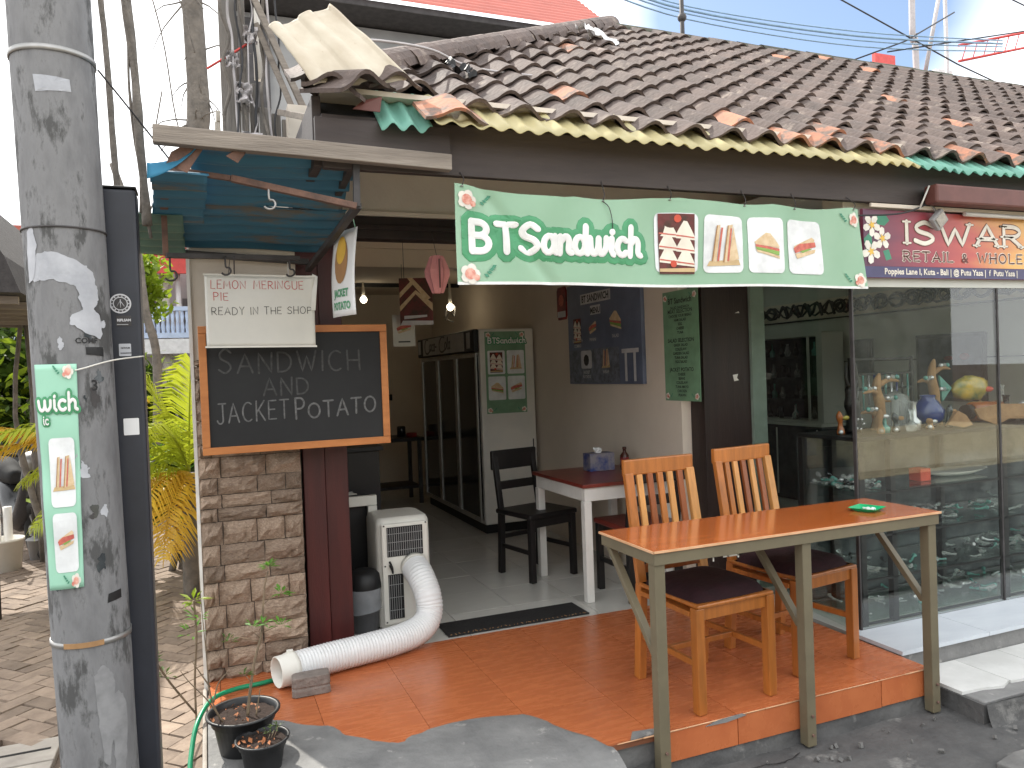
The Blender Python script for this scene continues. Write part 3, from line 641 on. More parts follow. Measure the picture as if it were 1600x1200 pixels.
mb.add([d, rb(3.9, 5.8), rb(3.9, 8.6), bl2], [(0, 1, 2, 3)]); mb.add([rb(3.9, 5.8), rb(5.9, 5.8), rb(5.9, 6.15), rb(3.9, 6.15)], [(0, 1, 2, 3)]); mb.add([rb(3.9, 7.7), rb(5.9, 7.7), rb(5.9, 8.6), rb(3.9, 8.6)], [(0, 1, 2, 3)]); mb.add([rb(5.9, 5.8), rb(9.2, 5.8), rb(9.2, 8.6), rb(5.9, 8.6)], [(0, 1, 2, 3)]); mb.add([a2, d, bl2], [(0, 1, 2)])  # unseen back slope left open above the added roof light
roof = part('roof', 'black_matte', mb)
TW, TC = .203, .198
def tile_mesh(seed=0):
    vs = []; fs = []; nn = 12; Lt = .255
    for e in (0, 1):          # lower lip then upper end
        for i in range(nn + 1):
            u = i / nn; x = (u - .5) * (TW + .022)
            zz = .034 * math.cos((u - .52) * 2 * math.pi * .93) * (1.05 if .25 < u < .8 else .7) + .03
            s = e * Lt; zz2 = zz + (.026 if e == 0 else 0)
            vs.append((x, s, zz2)); 
    for e in (0, 1):
        for i in range(nn + 1): p = vs[e * (nn + 1) + i]; vs.append((p[0], p[1] + (.004 if e == 0 else 0), p[2] - .016))
    k = nn + 1
    for i in range(nn):
        fs.append((i, i + 1, k + i + 1, k + i)); fs.append((2 * k + i + 1, 2 * k + i, i, i + 1)[::1])
    fs.append((0, k, 3 * k, 2 * k)); fs.append((nn, 2 * k + nn, 3 * k + nn, k + nn))
    me = bpy.data.meshes.new('roof_tile'); me.from_pydata(vs, [], fs); me.polygons.foreach_set('use_smooth', [False] * len(fs)); me.materials.append(M['rooftile']); return me
TM = tile_mesh(); TMo = tile_mesh(); TMo.materials.clear(); TMo.materials.append(M['rooftile_orange'])
tiles = []
nc = int(L_roof / TC) + 1
for r in range(nc):
    d0 = r * TC + .0
    if d0 > L_roof - .04: break
    x = .48
    while x < 9.1:
        if r == 0 and x < .9: x += TW; continue
        p = roof_pt(x, d0)
        if x - .06 > hipx(p.y): tiles.append((r, x, d0))
        x += TW
tiles.sort(key=lambda t: (V((0, 0, 1.61)) - roof_pt(t[1], t[2])).length)
rt = random.Random(11); stuff = MB(); stuff_o = MB()
for n, (r, x, d0) in enumerate(tiles):
    p = roof_pt(x, d0 + max(0, 1.9 - x) * .085); orange = (rt.random() < ((.05 if noise.noise(V((x * 1.1, d0 * 1.3, 9))) > .18 else .006) if r > 1 else .0)) or (r == 0 and any(abs(x - q) < .1 for q in (2.62, 2.83, 3.42, 4.0, 4.4, 5.2))) or (r == 1 and any(abs(x - q) < .1 for q in (2.45, 3.2)))
    jx = rt.uniform(-.006, .006); rot = (R(33.3) + rt.uniform(-.012, .012), rt.uniform(-.03, .03), rt.uniform(-.022, .022)); p = p + V((jx, rt.uniform(-.01, .01), rt.uniform(-.003, .004)))
    if n < 292: inst('roof_tile', TMo if orange else TM, roof, tuple(p - V((0, 3.97, 0))), rot)
    else:
        mt = Matrix.Translation(p) @ Euler(rot).to_matrix().to_4x4(); me = TMo if orange else TM
        (stuff_o if orange else stuff).add([mt @ v.co for v in me.vertices], [tuple(q.vertices) for q in me.polygons])
stuff.build('roof_tile', 'rooftile', roof, kind='stuff'); stuff_o.build('roof_tile', 'rooftile_orange', roof, kind='stuff')
# ridge and hip caps
def cap_mesh(l, r, mt):
    mb = MB(); nn = 8; vs = []
    for e, k in ((0, 1.12), (1, 1.0)):
        for i in range(nn + 1):
            a = math.pi * i / nn; vs.append((e * l, r * k * math.cos(a), r * k * math.sin(a) * .9))
    vs += [(x + (.01 if q < nn + 1 else 0), y * .88, z * .86) for q, (x, y, z) in enumerate(vs)]; K_ = nn + 1
    fs = [(i, i + 1, K_ + i + 1, K_ + i) for i in range(nn)] + [(2 * K_ + i + 1, 2 * K_ + i, i, i + 1) for i in range(nn)]
    me = bpy.data.meshes.new('ridge_tile'); me.from_pydata(vs, [], fs); me.materials.append(M[mt]); return me
cm = cap_mesh(.30, .10, 'ridge_moss'); ch = cap_mesh(.27, .092, 'rooftile')
x = hipx(ridge_y)
while x < 9.2:
    inst('ridge_tile', cm, roof, tuple(roof_pt(x, L_roof + .02) - V((0, 3.97, -.0)) + V((0, 0, -.035 + rt.uniform(0, .012)))), (0, R(-2), rt.uniform(-.03, .03))); x += .27
hd = (roof_pt(hipx(ridge_y), L_roof) - roof_pt(x_hip0, 0)); hl = hd.length; hd.normalize(); yaw = math.atan2(hd.y, hd.x); pit = -math.asin(hd.z)
d = .42
while d < hl:
    p = roof_pt(x_hip0, 0) + hd * d; inst('hip_tile', ch, roof, tuple(p - V((0, 3.97, 0)) + V((0, 0, .02))), (rt.uniform(-.05, .05), pit - .05, yaw + rt.uniform(-.04, .04)), (1, 1, 1.1)); d += .225
# corrugated plastic eave strip in three colours
def corr(x0, x1, y0, z0, y1, z1, wl, amp, jag=.02, sd=0):
    n_ = int((x1 - x0) / wl * 8)
    def fn(u, v):
        x = x0 + (x1 - x0) * u; j = jag * noise.noise(V((x * 6, sd, 0))) * (1 - v)
        return (x, y0 + (y1 - y0) * v + j, z0 + (z1 - z0) * v + amp * math.sin(2 * math.pi * x / wl) + .012 * noise.noise(V((x * 1.7, sd, 2))))
    return MB().grid(fn, n_, 5)
ey0, ez0, ey1, ez1 = 2.872, 2.560, 3.15, 2.785
part('eave_sheet', 'sheet_green', corr(.66, .86, ey0 + .02, ez0 + .0, ey1, ez1 - .01, .076, .015, .04, 1), solid=.003, label='torn green corrugated eave sheet')
part('eave_sheet', 'sheet_yellow', corr(.86, 3.05, ey0 - .03, ez0 + .012, ey1, ez1, .082, .0085, .03, 2), solid=.003, label='yellow corrugated eave sheet')
part('eave_sheet', 'sheet_yellow', corr(3.02, 3.42, ey0 - .02, ez0 + .018, ey1, ez1, .076, .012, .03, 4), solid=.003, label='yellow corrugated eave sheet with torn end')
part('eave_sheet', 'sheet_green', corr(3.42, 9.2, ey0 - .01, ez0 + .015, ey1, ez1, .076, .012, .03, 3), solid=.003, label='green corrugated eave sheet')
# broken clay piece lying on the strip + loose bits at the corner
inst('loose_tile', TMo, roof, tuple(V((.95, 2.865, 2.570)) - V((0, 3.97, 0))), (R(40), .03, .05), (1.15, .8, .9))
inst('loose_tile', TM, roof, tuple(V((.60, 2.86, 2.66)) - V((0, 3.97, 0))), (R(20), -.3, .5), (1.1, .9, 1))
inst('loose_tile', TM, roof, tuple(V((.47, 2.9, 2.655)) - V((0, 3.97, 0))), (R(14), .25, -.4), (1.0, .9, 1))
inst('loose_tile', TM, roof, tuple(V((.74, 2.98, 2.72)) - V((0, 3.97, 0))), (R(40), -.1, .2), (1.0, 1, 1))
mb = MB(); mb.poly3([(.56, 2.93, 2.63), (.66, 2.91, 2.62), (.67, 2.91, 2.68), (.60, 2.93, 2.665)], (0, 1, 0), .006); part('red_scrap', 'sign_brown', mb)
# plastic litter on tiles
def sheetfn(c, sx, sy, tilt, amp, sd):
    mt = Matrix.Translation(V(c)) @ Euler(tilt).to_matrix().to_4x4()
    return lambda u, v: mt @ V(((u - .5) * sx, (v - .5) * sy, amp * noise.noise(V((u * 4, v * 4, sd)))))
MB().grid(sheetfn(roof_pt(2.75, 2.35) + V((0, 0, .1)), .34, .22, (R(34), .1, .4), .07, 1), 14, 10, False).build('plastic_scrap', 'paper', roof, label='white plastic scrap caught on the hip')
MB().grid(sheetfn(roof_pt(1.2, .62) + V((0, 0, .09)), .16, .1, (R(34), .1, .2), .06, 5), 10, 8, False).build('plastic_scrap', 'black', roof, label='black plastic scrap')
cb = MB().tube(smooth_pts([(.62, 3.35, 3.07), (.8, 3.45, 3.13), (1.05, 3.5, 3.14), (1.3, 3.6, 3.12), (1.8, 3.7, 3.16)], 6), .006, 6).build('roof_cable', 'tower_grey'); setp(cb, 'grey cable lying loosely over the left of the tiled roof', 'cable')
ws = MB()
def wfn(u, v):
    a = V((.275, 3.02, 2.93)); b = V((.52, 3.10, 3.085)); c = V((.80, 2.97, 2.775)); d = V((.42, 2.93, 2.69))
    p = (a * (1 - u) + b * u) * (1 - v) + (d * (1 - u) + c * u) * v
    k = u * 7; rib = .017 * max(0, math.sin(2 * math.pi * (u * 2.0 + .1))) ** .5 if math.sin(2 * math.pi * (u * 2.0 + .1)) > 0 else 0
    return p + V((-.2, -.6, .7)) * (rib + .012 * math.sin(v * 3.0) * (1 - .5 * u) + .008 * noise.noise(V((u * 5, v * 5, 0))))
ws.grid(wfn, 40, 14).build('corrugated_sheet', 'sheet_white', None, solid=.003); setp(bpy.data.objects['corrugated_sheet'], 'cream painted metal sheet lying bent over the left corner of the tiled roof', 'roof sheet')
# ================================================================== SIGNS, CANOPY, POLES (front)
# ---- blue corrugated canopy
can = thing('corrugated_canopy', 'low blue corrugated canopy on a rusty steel frame over the chalkboard corner', 'canopy', (.15, 3.9, 2.2))
def canf(x0, x1, y0, z0, y1, z1, sd, skew=0, amp=.014):
    def fn(u, v):
        x = x0 + (x1 - x0) * u + skew * (v - .5); y = y0 + (y1 - y0) * v; z = z0 + (z1 - z0) * v
        e = min(u, 1 - u) * 4; e = 1 if e > 1 else e
        return (x + .012 * noise.noise(V((y * 8, sd, 0))) * (1 - e), y, z + amp * math.sin(2 * math.pi * (v * abs(y1 - y0) / .095)) + .015 * noise.noise(V((x * 3, y * 3, sd))))
    return fn
MB().grid(canf(-.02, .60, 2.95, 2.495, 3.55, 2.37, 1), 24, 60).build('roof_sheet', 'sheet_blue', can, solid=.002)
MB().grid(canf(-.16, .03, 2.98, 2.36, 3.55, 2.31, 6, -.02), 14, 50).build('roof_sheet', 'sheet_blue', can, solid=.002, label='bent end of the blue sheet')
MB().grid(canf(-.20, .60, 3.50, 2.36, 3.98, 2.265, 3, -.05), 28, 48).build('roof_sheet', 'sheet_blue', can, solid=.002)
MB().grid(canf(-.30, -.06, 3.42, 2.30, 3.94, 2.225, 4), 14, 48).build('roof_sheet', 'sheet_greenish', can, solid=.002, label='faded green sheet under the blue ones')
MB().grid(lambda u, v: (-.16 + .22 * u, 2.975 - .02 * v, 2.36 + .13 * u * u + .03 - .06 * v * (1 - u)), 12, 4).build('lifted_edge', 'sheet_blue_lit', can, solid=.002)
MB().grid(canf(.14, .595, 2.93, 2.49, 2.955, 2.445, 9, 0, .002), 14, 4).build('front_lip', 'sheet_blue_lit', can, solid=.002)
mb = MB(); mb.poly3([(-.08, 2.96, 2.43), (.03, 2.96, 2.50), (.04, 2.96, 2.47), (-.03, 2.96, 2.36), (-.10, 2.97, 2.385)], (0, 1, 0), .004); mb.poly3([(.10, 2.93, 2.42), (.19, 2.93, 2.475), (.20, 2.94, 2.505), (.165, 2.93, 2.43), (.14, 2.94, 2.40)], (0, 1, 0), .004)
mb.build('rusty_flap', 'rust', can)
fr = lambda *s: [MB().bar(a, b, w_, w_ * .8).build('frame_bar', mt, can, bevel=.002) for a, b, w_, mt in s]
fr(((.575, 2.98, 2.485), (.57, 2.98, 2.27), .026, 'steel_dark'), ((.57, 2.98, 2.272), (.12, 3.05, 2.37), .030, 'rust'), ((.12, 3.05, 2.37), (-.10, 3.12, 2.41), .024, 'rust'),
   ((.575, 2.98, 2.275), (.50, 3.95, 2.16), .030, 'steel_dark'), ((.58, 2.98, 2.47), (.55, 3.95, 2.33), .030, 'steel_dark'), ((-.12, 3.3, 2.35), (-.16, 3.95, 2.23), .030, 'rust'),
   ((-.20, 3.93, 2.232), (.50, 3.93, 2.195), .034, 'steel_dark'), ((-.13, 3.45, 2.14), (.42, 3.62, 2.165), .026, 'steel_dark'), ((-.13, 3.45, 2.14), (-.13, 3.45, 2.34), .022, 'rust'))
def hook(c, s=1, par=can, mt='steel_dark'):
    c = V(c); pts = [c] + [c + V((-.0 + .022 * s * math.sin(a), 0, -.05 * s - .022 * s * (1 - math.cos(a)) * .9)) for a in [R(q) for q in (0, 40, 80, 120, 160, 200, 240)]]
    MB().tube(smooth_pts([tuple(p) for p in pts], 3), .0045, 6).build('hook', mt, par)
hook((.25, 3.02, 2.345), 1, mt='galv'); hook((-.115, 3.45, 2.135), 1.1); hook((.10, 3.50, 2.15), .9); hook((.375, 3.60, 2.16), .9)
MB().tube([(.135, 3.5, 2.15), (.135, 3.55, 2.08)], .003, 5).build('wire', 'steel_dark', can)
bm_ = MB().bar((-.135, 2.93, 2.478), (.94, 2.93, 2.448), .045, .062).build('timber_beam', 'old_wood', None, bevel=.003); setp(bm_, 'weathered grey timber beam jutting left below the roof corner', 'beam')
# ---- chalkboard with orange frame
def tilt_plane(o, rz, rx=0, ry=0):
    e = Euler((rx, ry, rz)).to_matrix(); return plane(o, e @ V((1, 0, 0)), e @ V((0, 0, 1)), e @ V((0, -1, 0)))
cbd = thing('chalkboard', 'black chalkboard in an orange wooden frame advertising sandwich and jacket potato', 'chalkboard', (.41, 3.83, 1.28))
W_, H_ = .872, .592
S = plane((-.024, 3.80, 1.279), (1, .012, 0), (0, 0.0, 1), (0, -1, 0))
def pbox(mb, S, u0, v0, u1, v1, h0, h1):
    return mb.add([S(u0, v0, h0), S(u1, v0, h0), S(u1, v1, h0), S(u0, v1, h0), S(u0, v0, h1), S(u1, v0, h1), S(u1, v1, h1), S(u0, v1, h1)], [(0, 3, 2, 1), (4, 5, 6, 7), (0, 1, 5, 4), (1, 2, 6, 5), (2, 3, 7, 6), (3, 0, 4, 7)])
fw_ = .034
pbox(MB(), S, fw_, fw_, W_ - fw_, H_ - fw_, .0, .012).build('board', 'chalkboard', cbd)
for a_ in ((0, 0, W_, fw_), (0, H_ - fw_, W_, H_), (0, fw_ + .001, fw_, H_ - fw_ - .001), (W_ - fw_, fw_ + .001, W_, H_ - fw_ - .001)):
    pbox(MB(), S, *a_, -.004, .022).build('frame_rail', 'frame_orange', cbd, bevel=.002)
mb = MB()
strokes(mb, 'SANDWICH', S, .085, .372, .092, .0046, gap=.30, jit=.05, height=.0008, off=.0125, hs=[1.25, 1, 1, 1, 1, 1, 1, 1])
strokes(mb, 'AND', S, .277, .263, .078, .0044, gap=.3, jit=.05, height=.0008, off=.0125)
mb.build('chalk_writing', 'chalk_faint', cbd)
mb = MB(); strokes(mb, 'JACKET', S, .068, .145, .09, .0036, gap=.28, xs=.70, jit=.05, height=.0008, off=.0125, slope=.02); strokes(mb, 'POTATO', S, .42, .145, .078, .0046, gap=.26, xs=.92, jit=.06, height=.0008, off=.0125, slope=.04, hs=[1.3, .9, 1, 1, 1, 1]); mb.build('chalk_writing', 'chalk', cbd)
# ---- laminated paper notice
note = thing('paper_notice', 'laminated paper notice handwritten lemon meringue pie ready in the shop', 'notice', (.26, 3.68, 1.76))
S = plane((.012, 3.66, 1.772), (1, 0.0, -.012), (.006, 0, 1), (0, -1, 0))
Sw = lambda u, v, h: S(u, v, h) + V((0, 1, 0)) * (-.006 * math.sin(u * 9) * (1 - v / .33) - .02 * max(0, (u - .42) / .05) ** 2 * max(0, (v - .2) / .13))
MB().grid(lambda a, b: Sw(a * .472, b * .318, 0), 30, 20).build('sheet', 'laminate', note, solid=.0015)
for a_ in ((-.006, -.006, .478, .002), (-.006, .316, .478, .324)):
    mb = MB(); mb.grid(lambda a, b: Sw(a_[0] + a * (a_[2] - a_[0]), a_[1] + b * (a_[3] - a_[1]), .0015), 24, 1).build('clear_edge', 'white_plastic', note)
mb = MB(); strokes(mb, 'LEMON MERINGUE', Sw, .026, .258, .036, .0014, gap=.28, sp=.5, jit=.06, height=.0006, off=.0026, xs=.93, slope=.008); strokes(mb, 'PIE', Sw, .036, .205, .034, .0014, gap=.3, jit=.06, height=.0006, off=.0026); mb.build('red_writing', 'ink_red', note)
mb = MB(); strokes(mb, 'READY IN THE SHOP', Sw, .026, .140, .032, .0013, gap=.28, sp=.3, jit=.07, height=.0006, off=.0026, slope=.02); mb.build('black_writing', 'ink_black', note)
MB().tube([S(.10, .32, 0), S(.11, .40, -.0)], .0015, 5).build('string', 'steel_dark', note); MB().tube([S(.36, .32, 0), S(.358, .385, 0)], .0015, 5).build('string', 'paper', note)
# curled back sheet seen on its right edge
mb = MB(); mb.grid(lambda a, b: V((.468 + .02 * a + .012 * b, 3.655 - .03 * a * b, 1.93 + .17 * b * (1 - .1 * a))), 3, 8); mb.build('curled_corner', 'laminate', note)
# ---- hanging jacket potato banner (narrow, seen almost edge-on)
fl_ = thing('hanging_banner', 'narrow white banner with a jacket potato picture hanging edge on beside the chalkboard', 'banner', (.57, 3.4, 1.88))
dx = V((.34, -.94, 0)).normalized(); S = lambda u, v, h: V((.505, 3.52, 1.885)) + dx * u + V((0, 0, 1)) * v + V((-.94, -.34, 0)) * h + V((.02 * math.sin(v * 8), 0, 0)) + V((.012, 0, 0)) * (v / .37) * (u < .1)
dxv = V((.20, -.98, 0)).normalized(); nrm = V((-.98, -.2, 0)).normalized()
S = lambda u, v, h: V((.545, 3.50, 1.882)) + dxv * u + V((0, 0, 1)) * (v - .02 * u) + nrm * (h + .01 * math.sin(v * 9) + .008 * math.sin(u * 14)) + V((.018, 0, 0)) * (v / .37)
MB().grid(lambda a, b: S(a * .26, b * .37, 0), 10, 14).build('sheet', 'paper', fl_, solid=.001)
mb = MB(); patch(mb, [(.13 + .07 * math.cos(t * .4), .24 + .10 * math.sin(t * .4)) for t in range(16)], S, .003, 3); mb.build('potato_print', 'crust', fl_)
mb = MB(); patch(mb, [(.13 + .05 * math.cos(t * .4), .285 + .06 * math.sin(t * .4)) for t in range(16)], S, .0045, 3); mb.build('filling_print', 'petal_yellow', fl_)
mb = MB(); ftext(mb, 'JACKET', S, .13, .085, .045, .003, 'CENTER', .002); ftext(mb, 'POTATO', S, .13, .03, .045, .003, 'CENTER', .002); mb.build('lettering', 'ink_green', fl_)
MB().tube([S(.24, .37, 0), (.585, 3.2, 2.32)], .0025, 5).build('cord', 'ban_green_flat', fl_)
# ---- main banner
ban = thing('shop_banner', 'wide pale green vinyl banner reading BT Sandwich hung below the roof edge', 'banner', (2.0, 2.96, 1.97))
BW, BH = 2.19, .405
def SB(u, v, h):
    t = u / BW; s = v / BH
    top = -.014 * abs(math.sin(t * math.pi * 4.1)) * s ** 2 - (.03 * max(0, 1 - abs(t - .22) / .2)) * s ** 2
    y = 2.955 + .012 * math.sin(u * 7.3 + s * 2) * (.35 + s * .7) + .010 * math.sin(u * 15 + 1.3 - s * 3) * s + .02 * (1 - s) * .4
    y += .013 * math.exp(-((u - (.12 + .30 * (1 - s))) / .035) ** 2)
    x = .962 + u + .055 * 0 * s - (.07 * (t > .97) * 0) - .075 * s * max(0, t - .72) / .28
    return V((x, y - h, 1.974 + v + top - .012 * t * s + .004 * math.sin(u * 5) * (1 - s)))
MB().grid(lambda a, b: SB(a * BW, b * BH, 0), 200, 36).build('vinyl_sheet', 'ban_green', ban)
mb = MB(); mb.grid(lambda a, b: SB(a * BW, -.004 + b * .012, .0012), 160, 1); mb.build('white_hem', 'ban_white', ban)
def bt(mb, r, ht, off):
    strokes(mb, 'BT', SB, .068, .135, .122, r, gap=.30, height=ht, off=off); 
    strokes(mb, 'S', SB, .282, .135, .125, r, height=ht, off=off); strokes(mb, 'andwich', SB, .378, .135, .122, r, gap=.17, height=ht, off=off, shear=.08, xs=.81)
mb = MB(); bt(mb, .044, .0025, .001); mb.build('lettering_outline', 'ban_dark', ban)
# second coat fills the gaps in the outline
mb = MB(); bt(mb, .0150, .0022, .006); mb.build('lettering', 'ban_white', ban)
for i, u in enumerate((.935, 1.187, 1.440, 1.692)):
    mb = MB(); x1 = u + .222; patch(mb, dense(rrect(u, .062, x1, .338, .028), 2), SB, .003, 5); c = mb.build('picture_card', 'ban_card', ban)
    sandwich(ban, SB, u + .111, .195, .185 if i < 2 else .155, i, .0055)
for (u, v, s, f_) in ((.05, .345, .075, 1), (.055, .04, .08, 1), (2.14, .345, .07, -1), (2.145, .04, .07, -1)): flower(ban, SB, u, v, s, .004, f_)
for u in (.03, .68, 1.02, 1.43, 1.75, 2.15):
    p = SB(u, BH - .01, 0); MB().tube(smooth_pts([p, p + V((.01, .0, .03)), V((p.x + .004, 2.985, 2.43))], 4), .0022, 5).build('tie_wire', 'steel_dark', ban)
    MB().lathe(p + V((0, -.003, 0)), [(.004, -.002), (.007, 0), (.007, .002), (.004, .003)], 8).build('eyelet', 'galv', ban)
p = SB(.68, BH - .01, 0); MB().tube(smooth_pts([p, p + V((.02, -.02, -.03)), p + V((.035, -.02, -.10)), p + V((.03, -.018, -.15))], 4), .002, 5).build('loose_wire', 'steel_dark', ban)

# ---- electricity pole with banner strip
ple = thing('electricity_pole', 'thick weathered concrete electricity pole covered in torn poster scraps', 'utility pole', (-.395, 3.0, 0))
PB = V((-.385, 3.0, 0)); PT = V((-.465, 3.0, 4.2))
def pole_c(z): return PB.lerp(PT, z / 4.2)
def pole_r(z): return .118 + .003 * z
mb = MB(); mb.lathe((0, 0, 0), [(0, 0)], 3); mb = MB(); n = 40; vs = []
for k in range(50):
    z = -.03 + 4.3 * k / 49; c = pole_c(z)
    for j in range(n):
        a = 2 * math.pi * j / n; r = pole_r(z) + .0015 * noise.noise(V((math.cos(a) * 2, math.sin(a) * 2, z * 3))); vs.append((c.x + r * math.cos(a), c.y + r * math.sin(a), z))
mb.add(vs, [(i * n + j, i * n + (j + 1) % n, (i + 1) * n + (j + 1) % n, (i + 1) * n + j) for i in range(49) for j in range(n)], True); mb.build('shaft', 'concrete_pole', ple)
def SP(u, v, h):      # u = arc length round the pole measured from the side facing the street, v = height
    r = pole_r(v); a = -math.pi / 2 + u / r + .13; c = pole_c(v); return V((c.x + (r + h) * math.cos(a), c.y + (r + h) * math.sin(a), v))
for z in (2.72, .76, 2.14):
    mb = MB(); r = pole_r(z) + .0012; c = pole_c(z)
    w2 = .009 if z != 2.14 else .003
    mb.lathe((c.x, c.y, z), [(r, -w2), (r + .0035, -w2), (r + .0035, w2), (r, w2)], 40); mb.build('metal_band', 'galv' if z != 2.14 else 'steel_dark', ple)
mb = MB(); mb.grid(lambda a, b: SP(-.085 + .12 * a, .752 + .018 * b, .006), 10, 1); mb.build('tape', 'wood_tan', ple)
def scrap(poly, mt, h=.002, nm='poster_scrap'):
    mt = 'old_paper' if mt == 'paper' else mt
    if len(poly) > 5: poly = [(p.x, p.y) for p in smooth_pts(list(poly) + [poly[0]], 7)][:-1]; poly = [(a + .006 * noise.noise(V((a * 70, b * 70, 1))) + .004 * noise.noise(V((a * 160, b * 160, 1))), b + .007 * noise.noise(V((a * 70, b * 70, 5))) + .004 * noise.noise(V((a * 160, b * 160, 8)))) for a, b in poly]
    mb = MB(); patch(mb, dense(poly, 3), SP, h, 4); mb.build(nm, mt, ple)
scrap([(-.06, 2.63), (.045, 2.625), (.048, 2.585), (-.055, 2.575)], 'paper'); 
scrap([(-.125, 2.12), (-.10, 2.14), (-.09, 2.07), (-.10, 2.0), (-.118, 1.96), (-.13, 1.98)], 'paper')
scrap([(-.09, 2.05), (-.03, 2.055), (.03, 2.03), (.075, 2.00), (.085, 1.95), (.055, 1.92), (.02, 1.945), (-.04, 1.965), (-.09, 1.965), (-.115, 1.975)], 'paper', .0015)
scrap([(.02, 1.955), (.085, 1.955), (.09, 1.90), (.075, 1.87), (.095, 1.85), (.09, 1.775), (.01, 1.815), (.0, 1.84), (.035, 1.87), (.03, 1.91)], 'paper', .0027)
scrap([(.04, 1.745), (.10, 1.745), (.10, 1.715), (.04, 1.72)], 'black', .002, 'tape'); scrap([(.06, .915), (.11, .92), (.11, .89), (.055, .885)], 'black', .002, 'tape')
scrap([(-.055, 1.69), (-.035, 1.69), (-.035, 1.668), (-.055, 1.668)], 'black', .002, 'tape')
rq = random.Random(3)
for i in range(26):
    u = rq.uniform(-.1, .12); v = rq.uniform(.9, 1.9); s = rq.uniform(.006, .02)
    scrap([(u + s * math.cos(a) * rq.uniform(.4, 1.3), v + s * 1.6 * math.sin(a) * rq.uniform(.4, 1.3)) for a in [q * .7 for q in range(9)]], ('mirror_grey', 'old_paper', 'mirror_grey', 'steel_dark')[i % 4], .0012, 'glue_stain')
for (z0, u0) in ((.55, .03), (.45, .07)): scrap([(u0 - .03, z0 + .1), (u0, z0 + .13), (u0 + .03, z0 + .08), (u0 + .025, z0 - .04), (u0 + .0, z0 - .2), (u0 - .02, z0 - .16), (u0 - .025, z0)], 'splash', .0012, 'cement_splash')
mb = MB(); ftext(mb, 'COMF', SP, .01, 1.758, .025, .0016, bold=.0006); ftext(mb, 'K', SP, -.032, 1.665, .034, .0016, bold=.001); ftext(mb, '3', SP, .048, 1.60, .05, .0016, bold=.001); mb.build('stencil_lettering', 'black', ple)
# wires that run down beside the pole
cab = thing('pole_cables', 'dark cables hanging down between the concrete pole and the black post', 'cables', (-.3, 3.3, 2.3))
for pts, r in (([(-.40, 3.4, 4.4), (-.36, 3.4, 3.6), (-.31, 3.35, 3.0), (-.285, 3.3, 2.3)], .012), ([(-.34, 3.5, 4.4), (-.29, 3.5, 3.7), (-.25, 3.5, 3.35), (-.22, 3.45, 2.95), (-.205, 3.4, 2.6), (-.19, 3.4, 2.25)], .017), ([(-.345, 3.5, 4.4), (-.31, 3.5, 3.8), (-.26, 3.47, 3.3), (-.205, 3.43, 2.85), (-.21, 3.4, 2.3)], .008), ([(-.36, 3.5, 4.4), (-.34, 3.5, 3.9), (-.24, 3.47, 3.2), (-.235, 3.43, 2.75), (-.18, 3.4, 2.2)], .006)):
    q = smooth_pts(pts, 10); MB().tube([(p.x + .004 * noise.noise(p * 9), p.y, p.z) for p in q], [r * (1 + .35 * noise.noise(p * 6)) for p in q], 8).build('cable', 'bark', cab)
aw = MB().tube(smooth_pts([(-.30, 2.98, 2.70), (-.22, 3.1, 2.62), (-.05, 3.35, 2.44), (.02, 3.5, 2.36)], 6), .0035, 6).build('guy_wire', 'steel_dark'); setp(aw, 'thin wire strung from the pole band down to the blue canopy', 'wire')
# green banner strip tied round the pole
gb = thing('pole_banner', 'narrow pale green sandwich banner tied around the concrete pole', 'banner', (-.45, 2.87, .95))
def SG(u, v, h):
    c = pole_c(v); t = (u + .16) / .178; k = (v - .955) / .735
    return V((c.x - .093 + t * (.098 + .022 * k), c.y - .1265 - h - .004 * math.sin(v * 17) - .006 * math.sin(t * 3.1), v))
MB().grid(lambda a, b: SG(-.16 + a * .178, .955 + b * .735, .003 * math.sin(b * 20)), 16, 40).build('vinyl_sheet', 'ban_green_flat', gb, solid=.001)
for (v0, v1) in ((1.225, 1.45), (1.01, 1.205)):
    mb = MB(); patch(mb, dense(rrect(-.12, v0, -.004, v1, .018), 2), SG, .0055, 4); mb.build('picture_card', 'ban_card', gb)
sandwich(gb, SG, -.058, 1.335, .105, 1, .0075); sandwich(gb, SG, -.06, 1.115, .085, 3, .0075)
mb = MB(); strokes(mb, 'wich', SG, -.150, 1.540, .052, .0150, gap=.16, height=.0012, off=.005, xs=1.25); strokes(mb, 'ic', SG, -.135, 1.495, .028, .009, gap=.15, height=.0012, off=.005); mb.build('lettering_outline', 'ban_dark', gb)
mb = MB(); strokes(mb, 'wich', SG, -.150, 1.540, .052, .0060, gap=.16, height=.0012, off=.008, xs=1.25); strokes(mb, 'ic', SG, -.135, 1.495, .028, .0026, gap=.15, height=.0012, off=.008); mb.build('lettering', 'ban_white', gb)
flower(gb, SG, -.02, 1.665, .045, .0055, -1); flower(gb, SG, -.02, .98, .045, .0055, -1)
MB().tube(smooth_pts([SG(.01, 1.668, .003), SG(.05, 1.675, .006), (-.29, 2.93, 1.70), (-.20, 3.03, 1.715)], 5), .0028, 6).build('tie_strap', 'laminate', gb)
